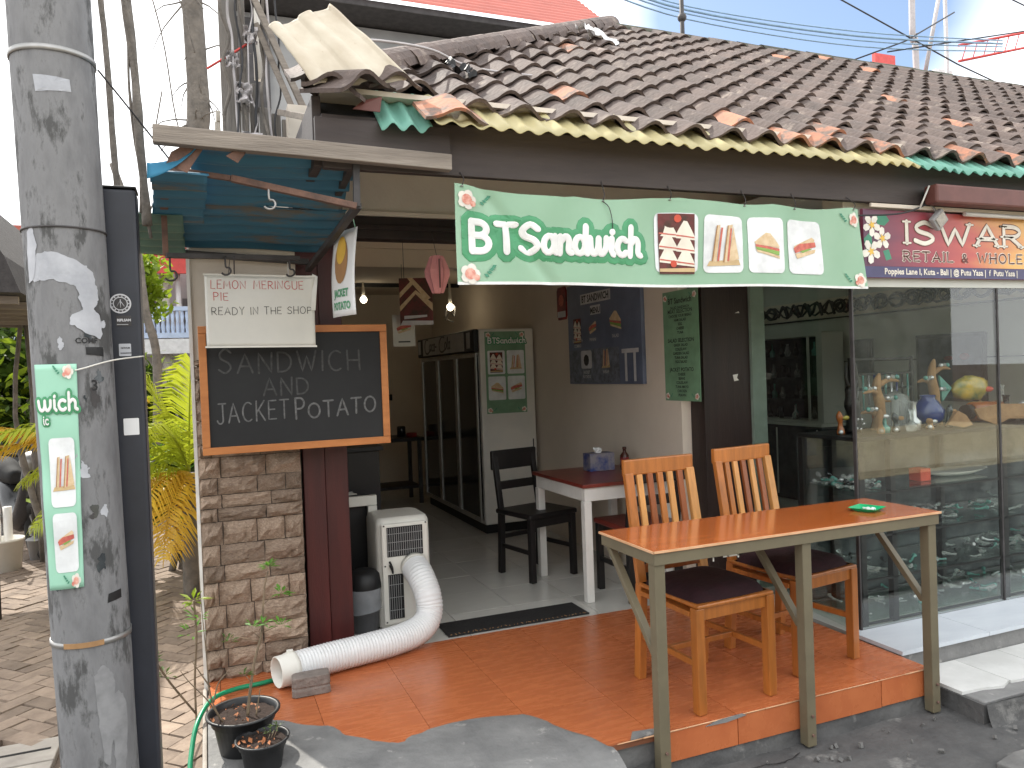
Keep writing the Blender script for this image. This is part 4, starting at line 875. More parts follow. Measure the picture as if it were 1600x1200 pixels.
# ---- black steel post with stickers
bp_ = thing('black_post', 'square black steel post standing against the concrete pole with round sticker', 'post', (-.272, 3.1, 0))
MB().box((-.345, 3.06, -.03), (-.205, 3.18, 2.315)).build('shaft', 'post_navy', bp_, bevel=.012)
MB().box((-.347, 3.058, 2.317), (-.203, 3.182, 2.325)).build('cap', 'black', bp_, bevel=.003)
S = plane((-.345, 3.0585, 0), (1, 0, 0), (0, 0, 1), (0, -1, 0))
mb = MB(); 
for r in (.036, .030, .020): 
    pass
ring = lambda mb, cx_, cy_, r0, r1, h, a0=0, a1=360: mb.grid(lambda a, b: S(cx_ + (r0 + (r1 - r0) * b) * math.cos(R(a0 + (a1 - a0) * a)), cy_ + (r0 + (r1 - r0) * b) * math.sin(R(a0 + (a1 - a0) * a)), h), 28, 1)
mb = MB(); ring(mb, .075, 1.905, .030, .035, .0012); ring(mb, .075, 1.905, .021, .024, .0012); mb.build('round_sticker_ring', 'soft_white', bp_)
mb = MB(); patch(mb, arcp(.075, 1.905, .0355, 20), S, .0004, 1); mb.build('round_sticker', 'steel_dark', bp_)
mb = MB()
for i in range(14): a = R(i * 360 / 14); mb.add([S(.075 + q * math.cos(a + e), 1.905 + q * math.sin(a + e), .0012) for q, e in ((.0252, -.07), (.0252, .07), (.029, .07), (.029, -.07))], [(0, 1, 2, 3)])
mb.tube([S(.063, 1.895, .001), S(.075, 1.915, .001), S(.087, 1.895, .001)], .0016, 4); mb.tube([S(.075, 1.89, .001), S(.075, 1.92, .001)], .0016, 4); mb.build('round_sticker_print', 'soft_white', bp_)
mb = MB(); patch(mb, rrect(.06, 1.825, .108, 1.862, .002), S, .0006, 1); mb.build('dark_sticker', 'steel_dark', bp_)
mb = MB(); ftext(mb, 'RIFLSAM', S, .062, 1.842, .012, .0012, bold=.0006); ftext(mb, '_____', S, .062, 1.832, .014, .0012, bold=.0006); mb.build('sticker_print', 'soft_white', bp_)
mb = MB(); patch(mb, rrect(.064, 1.718, .103, 1.762, .003), S, .0006, 1); mb.build('white_sticker', 'old_paper', bp_); mb = MB(); patch(mb, rrect(.068, 1.435, .118, 1.495, .003), S, .0006, 1); mb.build('white_sticker', 'paper', bp_)
mb = MB(); ftext(mb, '======', S, .068, 1.725, .010, .0012, bold=.0004); ftext(mb, 'NOVUM', S, .070, 1.744, .008, .0012, bold=.0004); mb.build('sticker_print', 'ink_black', bp_)

# ================================================================== BEHIND LEFT OF THE ROOF
sd_ = thing('side_boards', 'weathered vertical boards and trunking stacked above the left corner of the shop', 'boards', (.25, 4.06, 2.7))
for (x0, x1, z0, z1, y, l) in ((.135, .225, 2.62, 3.8, 4.20, 0), (.228, .262, 2.62, 3.8, 4.16, .1), (.27, .31, 2.6, 3.15, 4.18, -.1), (.315, .37, 2.6, 3.02, 4.15, .1), (.375, .42, 2.6, 3.0, 4.17, 0), (.425, .455, 2.6, 2.97, 4.16, 0)):
    MB().box((x0, y, z0), (x1, y + .03, z1)).build('board', 'old_wood_v', sd_, bevel=.003)
MB().bar((.27, 4.08, 3.62), (.53, 4.05, 2.98), .05, .03).build('rafter', 'old_wood', sd_, bevel=.003); MB().bar((.31, 4.1, 3.42), (.50, 4.06, 2.92), .035, .03).build('rafter', 'old_wood', sd_, bevel=.003)
MB().bar((.40, 4.0, 2.95), (.52, 3.6, 2.8), .03, .03).build('rafter', 'old_wood', sd_, bevel=.003)
for i in range(9):
    rq.seed(i + 40); x = .16 + .03 * i; pts = [(x + rq.uniform(-.02, .02) + .0 * k, 4.10 + rq.uniform(-.03, .02), 3.6 - .13 * k) for k in range(8)]
    MB().tube(smooth_pts(pts, 5), rq.uniform(.004, .009), 6).build('cable', ('bark', 'tower_grey', 'cable')[i % 3], sd_)
for (x, z, r) in ((.24, 3.06, .04), (.27, 2.80, .05), (.19, 3.22, .03), (.28, 3.35, .035)):
    MB().grid(sheetfn((x, 4.08, z), r * 2, r * 2.6, (R(90), 0, .2), .06, x * 9), 10, 10, False).build('torn_sack', 'tower_grey', sd_)
MB().tube([(.335, 4.4, 3.25), (.335, 4.4, 4.2)], .022, 12).build('downpipe', 'white_paint', sd_); MB().cbox((.33, 4.4, 3.75), (.07, .06, .05)).build('bracket', 'white_paint', sd_, bevel=.004)
mb = MB()
for k in range(7): mb.box((.075 + .002 * k, 4.3, 2.62 + .055 * k), (.125, 4.5, 2.665 + .055 * k))
for k in range(7): MB().box((.06 + .008 * k, 4.3, 2.62 + .060 * k), (.128, 4.42, 2.672 + .060 * k)).build('stacked_batten', 'bark_pale', sd_)
MB().tube([(.07, 4.1, 3.17), (.30, 4.1, 3.34)], .006, 6).build('stick', 'red_paint', sd_)
def trunk(name, lab, pts, rr, mt='bark', tw=14, sd=1):
    t = thing(name, lab, 'tree', pts[0]); q = smooth_pts(pts, 8); k = len(q)
    MB().tube(q, [rr[0] + (rr[1] - rr[0]) * i / (k - 1) + .006 * noise.noise(p * 8) for i, p in enumerate(q)], 12).build('trunk', mt, t)
    rr_ = random.Random(sd)
    for i in range(tw):
        p = q[int(k * (.55 + .45 * rr_.random())) - 1]; d = V((rr_.uniform(-1, .5), rr_.uniform(-.5, .5), rr_.uniform(-.9, .5))); l = rr_.uniform(.1, .45)
        pt = [p]; 
        for s_ in range(5): d = (d + V((rr_.uniform(-.3, .3), rr_.uniform(-.3, .3), rr_.uniform(-.45, .1)))).normalized(); pt.append(pt[-1] + d * l / 5)
        MB().tube(pt, [.006 * (1 - j / 6) + .001 for j in range(6)], 5).build('twig', mt, t)
    return t
trunk('bare_tree', 'bare grey trunk with dead twigs rising behind the blue canopy', [(.04, 5.2, 0), (.02, 5.2, 1.8), (.0, 5.2, 3.0), (.03, 5.2, 3.4), (.0, 5.2, 4.6)], (.10, .055), 'bark', 34, 5)
hv = thing('hanging_wires', 'thin wires and dry twigs hanging in front of the bright sky', 'wires', (-.1, 5, 3))
for pts in ([(-.30, 5, 4.3), (-.16, 5, 3.7), (-.10, 5, 3.2), (-.02, 5, 2.9)], [(-.2, 5, 4.3), (-.05, 5, 3.9), (.02, 5, 3.6)], [(-.12, 5, 3.0), (-.12, 5, 2.6)], [(-.22, 5, 3.1), (-.17, 5, 3.35)], [(-.17, 5.0, 2.85), (-.28, 5, 2.6)], [(-.36, 5, 4.3), (-.25, 5, 4.1), (-.1, 5, 4.0)]):
    MB().tube(smooth_pts(pts, 5), .0045, 5).build('wire', 'bark', hv)
# ---- upper building behind
ub = thing('upper_building', 'tall grey walled building with red metal roof behind the tiled roof', 'building', (3, 10.2, 0))
MB().box((.45, 10.2, 0), (5.5, 13, 6.25)).build('wall', 'wall_far', ub); MB().box((.44, 9.65, 6.27), (5.6, 12.9, 6.36)).build('eave', 'steel_dark', ub, bevel=.01)
MB().box((.44, 10.0, 5.0), (.9, 10.19, 6.1)).build('column', 'steel_dark', ub)
for i in range(30):
    MB().grid(lambda a, b: (.4 + 5.25 * a, 9.58 + i * .12 + .12 * b, 6.37 + .10 * i + .10 * b + .022 * math.sin(b * math.pi)), 2, 6).build('roof_rib', 'roof_red', ub)
# ---- low dark roof on the far left
lr = thing('low_roof', 'low dark thatched roof edge at the far left of the alley', 'roof', (-1.7, 6.5, 2.2))
mb = MB(); mb.add([(-3.4, 5.6, 2.30), (-1.05, 5.6, 2.22), (-1.05, 8.5, 2.22), (-3.4, 8.5, 2.3), (-3.4, 5.6, 3.4), (-1.45, 5.6, 3.0), (-1.13, 5.6, 2.45), (-3.4, 8.5, 3.4), (-1.45, 8.5, 3.0), (-1.13, 8.5, 2.45)], [(0, 1, 6, 5, 4), (0, 3, 2, 1), (1, 2, 9, 6), (6, 9, 8, 5), (5, 8, 7, 4)]); mb.build('thatch', 'thatch', lr)
for i in range(7): MB().bar((-3.3, 5.8 + i * .4, 2.27), (-1.1, 5.8 + i * .4, 2.19), .04, .05).build('rafter', 'old_wood', lr)
MB().tube([(-1.42, 6.3, 0), (-1.42, 6.3, 2.2)], .035, 8).build('post', 'steel_dark', lr)
# ---- house at the end of the alley
hs_ = thing('alley_house', 'white house with red gable board and white balustrade at the end of the alley', 'house', (-.8, 16, 0))
MB().box((-4, 17.5, 0), (2.5, 20, 2.4)).build('wall', 'house_white', hs_); MB().box((-4, 18.5, 2.42), (2.5, 20, 4.3)).build('upper_wall', 'wall_far', hs_)
MB().box((-4.2, 15.9, 3.72), (2.6, 16.0, 4.15)).build('fascia', 'red_paint', hs_); MB().box((-4.2, 15.7, 4.16), (2.6, 18, 4.5)).build('roof', 'roof_red', hs_)
MB().box((-4, 16.0, 2.50), (2.5, 16.1, 2.60)).build('rail_bottom', 'rail_blue', hs_); MB().box((-4, 16.0, 3.02), (2.5, 16.1, 3.1)).build('rail_top', 'rail_blue', hs_); MB().box((-4, 16.0, 2.2), (2.5, 17.5, 2.48)).build('slab', 'house_white', hs_)
bal = MB().lathe((0, 0, 0), [(.028, 0), (.04, .1), (.022, .22), (.036, .32), (.022, .415)], 8).mesh('baluster'); bal.materials.append(M['rail_blue'])
for i in range(17): inst('baluster', bal, hs_, (-.5 + i * .085, .05, 2.602))
for x in (-.66, -.42, -.12): MB().tube([(x, 16.3, 0), (x, 16.3, 3.9)], .05 if x > -.6 else .09, 10).build('column', 'house_white' if x > -.6 else 'bark_pale', hs_)
MB().box((-.4, 18.45, 2.5), (.1, 18.49, 3.5)).build('door', 'shade_grey', hs_); MB().box((-1.4, 18.45, 2.5), (-.8, 18.49, 3.5)).build('door', 'shade_grey', hs_)
trunk('slim_tree', 'slim dark crooked trunk in front of the white balustrade', [(-.62, 10, 0), (-.52, 10, 1.8), (-.62, 10, 2.5), (-.70, 10, 3.4), (-.9, 10, 4.2)], (.055, .035), 'bark', 5, 9)
gw = MB().box((-3.2, 14.6, 0), (1.2, 14.8, 1.9)).build('garden_wall', 'pale_concrete', None, label='old concrete garden wall behind the palms at the alley end'); setp(gw, None, 'wall')
# ---- foliage
def leaves(mb, c, rad, n, size, rr, sq=(1, 1, 1)):
    for i in range(n):
        d = V((rr.gauss(0, 1), rr.gauss(0, 1), rr.gauss(0, 1))).normalized() * rr.random() ** .4; k = 1 + .45 * noise.noise(d * 2.5 + V(c))
        p = V(c) + V((d.x * sq[0], d.y * sq[1], d.z * sq[2])) * rad * k
        e = Euler((rr.uniform(-1, 1), rr.uniform(-1, 1), rr.uniform(0, 6.3))).to_matrix(); s = size * rr.uniform(.6, 1.3)
        a, b = e @ V((1, 0, .0)) * s, e @ V((0, 1, 0)) * s * .42; up_ = e @ V((0, 0, 1)) * s * .1
        mb.add([p - a, p - b * 1 + up_ * .5, p + a * 1.0, p + b + up_ * .5], [(0, 1, 2, 3)])
def shrub(lab, c, rad, n, size, mt, sd, sq=(1, 1, 1), mt2=None, trunkh=None):
    rr = random.Random(sd); t = thing('shrub', lab, 'shrub', (c[0], c[1], 0), 0, 'green shrubs along the alley')
    mb = MB(); 
    for q in range(7):
        cc = (c[0] + rr.uniform(-.6, .6) * rad * sq[0], c[1] + rr.uniform(-.5, .5) * rad, c[2] + rr.uniform(-.7, .7) * rad * sq[2]); leaves(mb, cc, rad * .55, n // 7, size, rr, sq)
    mb.build('foliage', mt, t)
    if mt2:
        mb = MB(); leaves(mb, c, rad * 1.05, n // 5, size, rr, sq); mb.build('bright_foliage', mt2, t)
    for k in range(4): MB().tube(smooth_pts([(c[0] + rr.uniform(-.1, .1), c[1], 0), (c[0] + rr.uniform(-.2, .2), c[1] + rr.uniform(-.1, .1), c[2] * .5), (c[0] + rr.uniform(-.4, .4) * rad, c[1], c[2])], 4), [.03] * 4 + [.02] * 5, 7).build('stem', 'bark', t)
shrub('tall leafy shrub behind the parked scooters at the far left', (-2.6, 12.5, 1.5), 1.5, 3400, .12, 'leaf', 1, (1, 1, 1), 'leaf_yellow')
shrub('dense bright shrub left of the concrete pole below the low roof', (-1.95, 11.6, 1.5), .95, 2600, .085, 'leaf', 2, (1, 1, 1.1), 'leaf_yellow')
shrub('leafy shrub showing between black post and white house', (-.80, 11.8, 1.35), .6, 1300, .09, 'leaf', 3, (1, 1, 1.3), 'leaf_yellow')
shrub('low dark green bush at the foot of the palm', (-.28, 7.2, .8), .40, 1500, .06, 'leaf', 4, (.9, 1, 1.0), 'leaf_bright')
shrub('yellow green creeper high beside the white house', (-1.0, 13.2, 3.1), .55, 900, .10, 'leaf_yellow', 5)
shrub('bare pinkish shrub top above the low roof', (-1.45, 8.2, 2.75), .3, 160, .035, 'leaf_yellow', 6)
def frond(t, base, dirv, length, droop, mt, rr, wmax=.34, seg=30, nm='frond'):
    d = V(dirv).normalized(); p = V(base); pts = [p.copy()]
    for i in range(seg): d = (d + V((0, 0, -droop / seg))).normalized(); p = p + d * length / seg; pts.append(p.copy())
    st = MB().tube(pts, [.009 * (1 - i / (seg + 2)) + .0015 for i in range(seg + 1)], 5).build(nm, mt, t)
    mb = MB()
    for i in range(3, seg):
        for rep in range(2):
            t_ = (pts[i] - pts[i - 1]).normalized(); side = t_.cross(V((0, 0, 1))).normalized(); o_ = pts[i - 1].lerp(pts[i], rep * .5)
            w_ = wmax * math.sin(math.pi * min(1, (i / seg) * .86 + .14)) ** .6 + .03
            for s_ in (-1, 1):
                dd = (side * s_ + t_ * .75 + V((0, 0, rr.uniform(-.35, .05)))).normalized(); l = w_ * rr.uniform(.85, 1.1); tip = o_ + dd * l + V((0, 0, -.22 * l)); mid = o_ + dd * l * .5 + V((0, 0, .02)); nn = t_ * .010
                mb.add([o_ - nn * .6, mid - nn, tip, mid + nn, o_ + nn * .6], [(0, 1, 3, 4), (1, 2, 3)])
    mb.build('leaflets', mt, st)
pt = thing('palm', 'young palm with green and yellow fronds arching over the paved alley', 'palm', (.0 - .12, 6.2, 0))
rr = random.Random(12)
b = (-.14, 6.2, .95)
MB().tube(smooth_pts([(-.16, 6.25, -.02), (-.15, 6.2, .5), (-.14, 6.2, .95)], 5), [.06] * 6 + [.045] * 5, 10).build('trunk', 'bark', pt)
for dv, l, dr, mt in (((-.75, -.25, .95), 1.5, 1.5, 'palm_green'), ((-.35, -.1, 1.3), 1.25, .9, 'palm_green'), ((-.9, -.5, .55), 1.2, 1.5, 'palm_green'), ((-.2, -.6, 1.0), 1.1, 1.6, 'palm_green'),
                      ((.05, -.2, 1.2), .9, .6, 'palm_green'), ((-.9, .2, .8), 1.3, 1.6, 'palm_green'), ((-.5, -.8, .35), 1.0, 2.0, 'palm_yellow'), ((-.7, -.3, .15), .9, 2.0, 'palm_yellow'), ((-.25, -.8, .2), .9, 2.4, 'palm_yellow'), ((-.1, -.5, .1), .8, 2.6, 'palm_yellow'), ((-.8, .5, .3), 1.0, 1.8, 'palm_green')):
    frond(pt, b, dv, l, dr, mt, rr, .30 if mt == 'palm_green' else .22, 30 if mt == 'palm_green' else 20)
pt2 = thing('palm', 'small palm with yellow strap leaves low behind the concrete pole', 'palm', (-1.05, 6.4, 0))
for dv, l, dr in (((-.9, -.1, .45), .75, .7), ((-.9, .1, .25), .8, .9), ((-.8, -.4, .6), .7, .9), ((.5, -.2, .8), .7, 1.2), ((.1, .3, 1), .8, .9)): frond(pt2, (-.95, 6.4, 1.2), dv, l, dr, 'palm_yellow', rr, .22, 18)
MB().tube([(-1.0, 6.4, 0), (-.95, 6.4, 1.2)], .03, 8).build('trunk', 'bark', pt2)
# small seedlings beside the wall
def sprig(c, n, size, mt, rr, spread=.06):
    mb = MB()
    for i in range(n):
        a = rr.uniform(0, 6.28); el = rr.uniform(-.2, .9); d = V((math.cos(a) * math.cos(el), math.sin(a) * math.cos(el), math.sin(el))); p = V(c) + d * spread * rr.uniform(.1, .6); s = size * rr.uniform(.7, 1.2)
        sd__ = d.cross(V((0, 0, 1))).normalized() * s * .33; e = p + d * s * 2
        mb.add([p, p + d * s + sd__ + V((0, 0, .004)), e, p + d * s - sd__ + V((0, 0, .004))], [(0, 1, 2, 3)])
    return mb
wp = thing('weed', 'spindly weed with bright leaves growing at the wall corner in the alley', 'plant', (-.09, 3.9, 0), 0)
for pts in ([(-.10, 3.8, 0), (-.10, 3.8, .25), (-.085, 3.8, .45), (-.09, 3.8, .62)], [(-.10, 3.8, .1), (-.2, 3.75, .28), (-.26, 3.7, .42)]):
    MB().tube(smooth_pts(pts, 4), .005, 5).build('stem', 'stem', wp)
for c, n, s, mt in (((-.09, 3.8, .62), 16, .03, 'leaf_yellow'), ((-.07, 3.78, .54), 10, .026, 'leaf_bright'), ((-.10, 3.8, .47), 9, .024, 'leaf_bright'), ((-.27, 3.7, .40), 14, .022, 'leaf'), ((-.22, 3.7, .33), 12, .02, 'leaf')): sprig(c, n, s, mt, rr, .06).build('leaf_cluster', mt, wp)
# ---- scooters and buckets in the alley
def scooter(lab, x, y, rz, body):
    t = thing('scooter', lab, 'scooter', (x, y, 0), rz, 'scooters parked in the alley')
    m0 = Matrix.Translation((x, y, 0)) @ Matrix.Rotation(rz, 4, 'Z'); T = lambda p: m0 @ V(p)
    for wx in (-.62, .62):
        mb = MB(); 
        k = 24; ringp = [T((wx + .25 * math.cos(2 * math.pi * i / k), 0, .28 + .25 * math.sin(2 * math.pi * i / k))) for i in range(k + 1)]; mb.tube(ringp, .045, 8, caps=False); wh = mb.build('wheel', 'rubber', t)
        mb = MB()
        for i in range(5): a = i * 1.2566; mb.bar(T((wx, 0, .28)), T((wx + .22 * math.cos(a), 0, .28 + .22 * math.sin(a))), .03, .03)
        mb.tube([T((wx, -.06, .28)), T((wx, .06, .28))], .05, 10); mb.build('rim', 'galv', wh)
    mb = MB(); q = [T(p) for p in ((-.75, 0, .72), (-.5, 0, .68), (-.2, 0, .58), (0, 0, .40), (.25, 0, .36), (.42, 0, .6), (.50, 0, .9))]; mb.tube(smooth_pts(q, 5), [.04 + .10 * math.sin(math.pi * (i + 1) / 33) for i in range(31)], 10); mb.build('body', body, t)
    mb = MB(); mb.tube(smooth_pts([T(p) for p in ((-.72, 0, .80), (-.45, 0, .82), (-.2, 0, .76), (.0, 0, .74))], 5), [.07, .09, .1, .11, .12, .12, .12, .12, .12, .12, .11, .1, .09, .08, .07, .05], 10); mb.build('seat', 'rubber', t)
    MB().tube([T((.50, 0, .9)), T((.62, 0, .28))], .035, 8).build('fork', 'moto_black', t); MB().blob(T((.56, 0, .93)), .11, 12, 8, (1, 1.2, .9)).build('headlight', 'galv', t)
    MB().tube(smooth_pts([T(p) for p in ((.40, -.33, 1.04), (.46, -.15, 1.0), (.48, 0, .98), (.46, .15, 1.0), (.40, .33, 1.04))], 4), .016, 8).build('handlebar', 'moto_black', t)
    for s_ in (-1, 1):
        MB().tube([T((.46, .18 * s_, 1.0)), T((.5, .24 * s_, 1.16))], .008, 6).build('mirror_stem', 'moto_black', t); MB().blob(T((.5, .26 * s_, 1.2)), .06, 10, 6, (.3, 1, .7)).build('mirror', 'galv', t)
    MB().tube([T((-.2, -.1, .3)), T((-.75, -.14, .38))], [.03, .05], 10).build('exhaust', 'galv', t); MB().cbox(T((.62, 0, .56)), (.25, .1, .03), (0, 0, rz)).build('mudguard', 'moto_lime', t)
scooter('black scooter parked under the shrubs at the left end', -1.80, 9.0, R(-65), 'moto_black'); scooter('dark scooter standing behind the first parked scooter', -1.95, 10.4, R(-60), 'moto_black')
bk_ = thing('bucket', 'white plastic bucket with two pipes standing in the alley', 'bucket', (-1.72, 8.0, 0))
MB().lathe((-1.72, 8.0, 0), [(.0, .005), (.13, .005), (.155, .28), (.165, .28), (.165, .30), (.15, .30), (.125, .02), (0, .02)], 20).build('pail', 'white_plastic', bk_)
for x in (-1.77, -1.68): MB().tube([(x, 8.0, .02), (x, 8.0, .58)], .035, 10).build('pipe', 'white_paint', bk_)
bk2 = thing('bucket', 'grey bucket lying on its side beside the white one in the alley', 'bucket', (-1.55, 8.3, 0))
MB().lathe((-1.5, 8.4, 0), [(.0, .005), (.10, .005), (.12, .2), (.13, .2), (.12, .21), (.0, .2)], 18).build('pail', 'wall_far', bk2)
setp(bk2, 'small grey pail standing right of the white bucket', 'bucket')
# ---- sky line at the right: tower masts, wires, red boards
tw = thing('antenna_mast', 'thin lattice antenna mast with slanting brace beyond the roof ridge', 'mast', (17.8, 14, 0))
for a, b in (((17.85, 14, 0), (17.75, 14, 12)), ((17.0, 14, 8.7), (17.7, 14, 11.2))): MB().tube([a, b], .05, 6).build('pole', 'tower_grey', tw)
tw2 = thing('antenna_pole', 'single crooked grey antenna pole beyond the roof ridge', 'mast', (16.6, 14, 0)); MB().tube(smooth_pts([(16.7, 14, 0), (16.7, 14, 8.8), (16.6, 14, 9.5), (16.64, 14, 11.4)], 5), .075, 7).build('pole', 'tower_grey', tw2)
cr = thing('red_lattice_arm', 'red and white lattice arm reaching in from the right above the ridge', 'crane arm', (20, 14, 9.5))
for z0 in (9.12, 9.52): MB().tube([(18.2, 14, z0), (24, 14, z0 + 1.5)], .035, 5).build('rail', 'red_paint', cr)
for i in range(14): x = 18.3 + i * .4; z = 9.12 + (x - 18.2) * .2586; MB().tube([(x, 14, z), (x + .2, 14, z + .45)], .018, 4).build('lacing', 'red_paint', cr)
rb = thing('red_board', 'red rooftop board beyond the ridge at the right', 'board', (16, 14, 8.5)); MB().box((15.35, 14, 8.3), (16.0, 14.1, 9.0)).build('panel', 'red_paint', rb); MB().box((16.3, 14, 8.2), (17.5, 14.1, 8.75)).build('panel', 'red_paint', rb)
for x in (15.6, 17): MB().tube([(x, 14.05, 0), (x, 14.05, 8.3)], .06, 6).build('post', 'tower_grey', rb)
wb = MB().box((17.75, 14.3, 0), (18.35, 14.8, 9.0)).build('rooftop_tank', 'house_white'); setp(wb, 'white rooftop tank housing under the antenna mast', 'tank housing')
bw_ = thing('power_lines', 'bundle of blue grey power lines crossing the sky above the ridge', 'power lines', (10, 12, 8))
for k, z in enumerate((8.22, 8.15, 8.08, 7.98)): MB().tube(smooth_pts([(6.5, 12, z + .35), (8.57, 12, z + .0 + .03), (12.7, 12, z + .1 - k * .02), (17, 12, z + .45)], 6), .014 + .008 * (k == 1), 6).build('line', 'cable_blue', bw_)
bw2 = thing('power_lines', 'single thin wires criss crossing in front of the clouds at top right', 'power lines', (14, 12, 8))
for a, b in (((11.6, 12, 9.1), (19.5, 12, 7.1)), ((13.5, 12, 8.0), (22, 12, 10.2)), ((16, 12, 9.9), (22, 12, 9.0)), ((12.5, 12, 7.7), (15.5, 12, 9.1))): MB().tube([a, ((a[0] + b[0]) / 2, 12, (a[2] + b[2]) / 2 - .12), b], .016, 5).build('line', 'cable', bw2)
tp = thing('vent_pipe', 'thin dark pipe with knobs standing on the roof ridge', 'pipe', (6.1, 8.5, 5)); MB().tube([(5.9, 8.4, 4), (5.9, 8.4, 7.2)], .03, 7).build('pipe', 'steel_dark', tp); MB().blob((5.9, 8.4, 6.1), .06, 8, 6).build('knob', 'steel_dark', tp)
# ================================================================== FURNITURE ON THE PLATFORM
tb = thing('bar_table', 'long orange varnished bar table on olive steel legs at the platform edge', 'table', (2.3, 2.7, 0))
MB().box((1.545, 2.495, .900), (3.045, 2.925, .913)).build('tabletop', 'table_ply', tb, bevel=.003)
mb = MB(); mb.box((1.542, 2.4905, .903), (3.048, 2.4945, .912)); mb.box((1.540, 2.4905, .903), (1.5445, 2.925, .912)); mb.build('table_edge', 'ply_edge', tb)
for a_ in (((1.55, 2.499, .855), (3.04, 2.504, .899)), ((1.55, 2.915, .855), (3.04, 2.92, .899)), ((1.55, 2.505, .855), (1.555, 2.914, .899)), ((3.035, 2.505, .855), (3.04, 2.914, .899)), ((2.27, 2.505, .858), (2.31, 2.914, .897))):
    MB().box(*a_).build('apron', 'steel_olive', tb, bevel=.0015)
for x in (1.578, 2.29, 3.008):
    l_ = MB().box((x - .023, 2.508, .002), (x + .023, 2.556, .854)).build('leg', 'steel_olive', tb, bevel=.003)
    mb = MB()
    for z in (.05, .13): mb.lathe((0, 0, 0), [(0, 0)], 3) if 0 else mb.tube([(x + .002, 2.510, z), (x + .002, 2.500, z)], .006, 6)
    mb.build('bolt', 'rust', l_)
    MB().bar((x, 2.56, .50), (x, 2.905, .87), .026, .03, (1, 0, 0)).build('brace', 'steel_olive' if x < 2 else 'steel_olive', tb, bevel=.002)
mb = MB(); 
for x, l in ((1.83, .022), (1.90, .012), (1.95, .02)): mb.box((x, 2.52, .855 - l), (x + .006, 2.522, .856))
mb.box((1.88, 2.52, .843), (1.955, 2.522, .855)); mb.build('torn_tape', 'laminate', tb)
at = thing('ashtray', 'green square plastic dish lying on the right end of the bar table', 'dish', (2.80, 2.675, .913))
mb = MB(); sq = lambda h, z, rc: [(2.80 + x * math.cos(.35) - y * math.sin(.35), 2.675 + x * math.sin(.35) + y * math.cos(.35), z) for x, y in rrect(-h, -h, h, h, rc, 3)]
L0 = [sq(.045, .914, .02), sq(.062, .929, .012), sq(.064, .929, .012), sq(.060, .927, .012), sq(.040, .917, .02)]; n = len(L0[0]); vs = sum(L0, [])
mb.add(vs, [(i * n + j, i * n + (j + 1) % n, (i + 1) * n + (j + 1) % n, (i + 1) * n + j) for i in range(4) for j in range(n)], False); mb.add(sq(.045, .9145, .02), [tuple(reversed(range(n)))]); mb.add(sq(.041, .9168, .02), [tuple(range(n))]); mb.build('dish', 'ash_green', at)
mb = MB()
for i in range(7): mb.cbox((2.80 + rs.uniform(-.03, .03), 2.675 + rs.uniform(-.02, .02), .922), (.012, .018, .006), (rs.uniform(-.5, .5), rs.uniform(-.5, .5), rs.uniform(0, 3)))
mb.build('ash_bits', 'paper', at)
# ---- teak chairs (front of the seat towards the street)
def teak_chair(lab, x, y, rz, seed):
    t = thing('dining_chair', lab, 'chair', (x, y, .181), R(rz), 'teak slat back chairs at the bar table')
    m0 = Matrix.Translation((x, y, .181)) @ Matrix.Rotation(R(rz), 4, 'Z')
    def B(nm, mt, a, b, wx, wy, bev=.003, upv=(0, 1, 0)):
        mb = MB(); mb.bar(a, b, wx, wy, upv); mb.v = [m0 @ p for p in mb.v]; return mb.build(nm, mt, t, bevel=bev)
    rr = random.Random(seed); w2 = .19
    for s in (-1, 1):
        B('front_leg', 'teak', (s * w2, -.20, 0), (s * w2, -.20, .435), .042, .042)
        B('rear_leg', 'teak', (s * w2 * .95, .235, 0), (s * w2 * .95, .20, .44), .038, .045)
        B('back_post', 'teak_pale' if s > 0 else 'teak', (s * w2 * .95, .20, .44), (s * w2 * .93, .285, .935), .045, .026)
        B('side_rail', 'teak', (s * w2, -.178, .408), (s * w2 * .95, .178, .408), .052, .022, .002, (0, 0, 1)) 
        B('side_stretcher', 'teak', (s * w2, -.178, .20), (s * w2 * .95, .205, .20), .018, .026, .002, (0, 0, 1))
    B('front_rail', 'teak', (-.168, -.20, .408), (.168, -.20, .408), .022, .05, .002, (0, 0, 1)); B('rear_rail', 'teak', (-.16, .20, .408), (.16, .20, .408), .022, .05, .002, (0, 0, 1))
    B('cross_stretcher', 'teak', (-.18, .02, .20), (.18, .02, .20), .02, .024, .002, (0, 0, 1))
    B('top_rail', 'teak', (-.200, .292, .962), (.200, .292, .962), .026, .075, .006, (0, 0, 1))
    B('lower_back_rail', 'teak_dark', (-.16, .213, .505), (.16, .213, .505), .022, .035, .002, (0, 0, 1))
    for i, q in enumerate((-.117, -.058, 0, .058, .117)):
        B('slat', ('teak_pale', 'teak_dark', 'teak', 'teak_pale', 'teak_dark')[(i + seed) % 5], (q, .217, .52), (q, .284, .926), .031, .016, .002)
    mb = MB(); mb.box((-.205, -.225, .435), (.205, .20, .452)); mb.v = [m0 @ p for p in mb.v]; mb.build('seat', 'teak', t, bevel=.006)
    mb = MB(); nu = 14
    def cf(a, b, top):
        x_ = (a - .5) * 2; y_ = (b - .5) * 2; e = (1 - abs(x_) ** 5) * (1 - abs(y_) ** 5); xx = x_ * .202 * (1 - .06 * y_ * y_); yy = y_ * .202 * (1 - .06 * x_ * x_) - .01
        return m0 @ V((xx, yy, .453 + (.046 * max(0, e) ** .45 + .006 * noise.noise(V((a * 5, b * 5, seed))) * e) * top))
    mb.grid(lambda a, b: cf(a, b, 1), nu, nu); mb.grid(lambda a, b: cf(a, b, 0), nu, nu); mb.build('cushion', 'cushion', t)
    return t
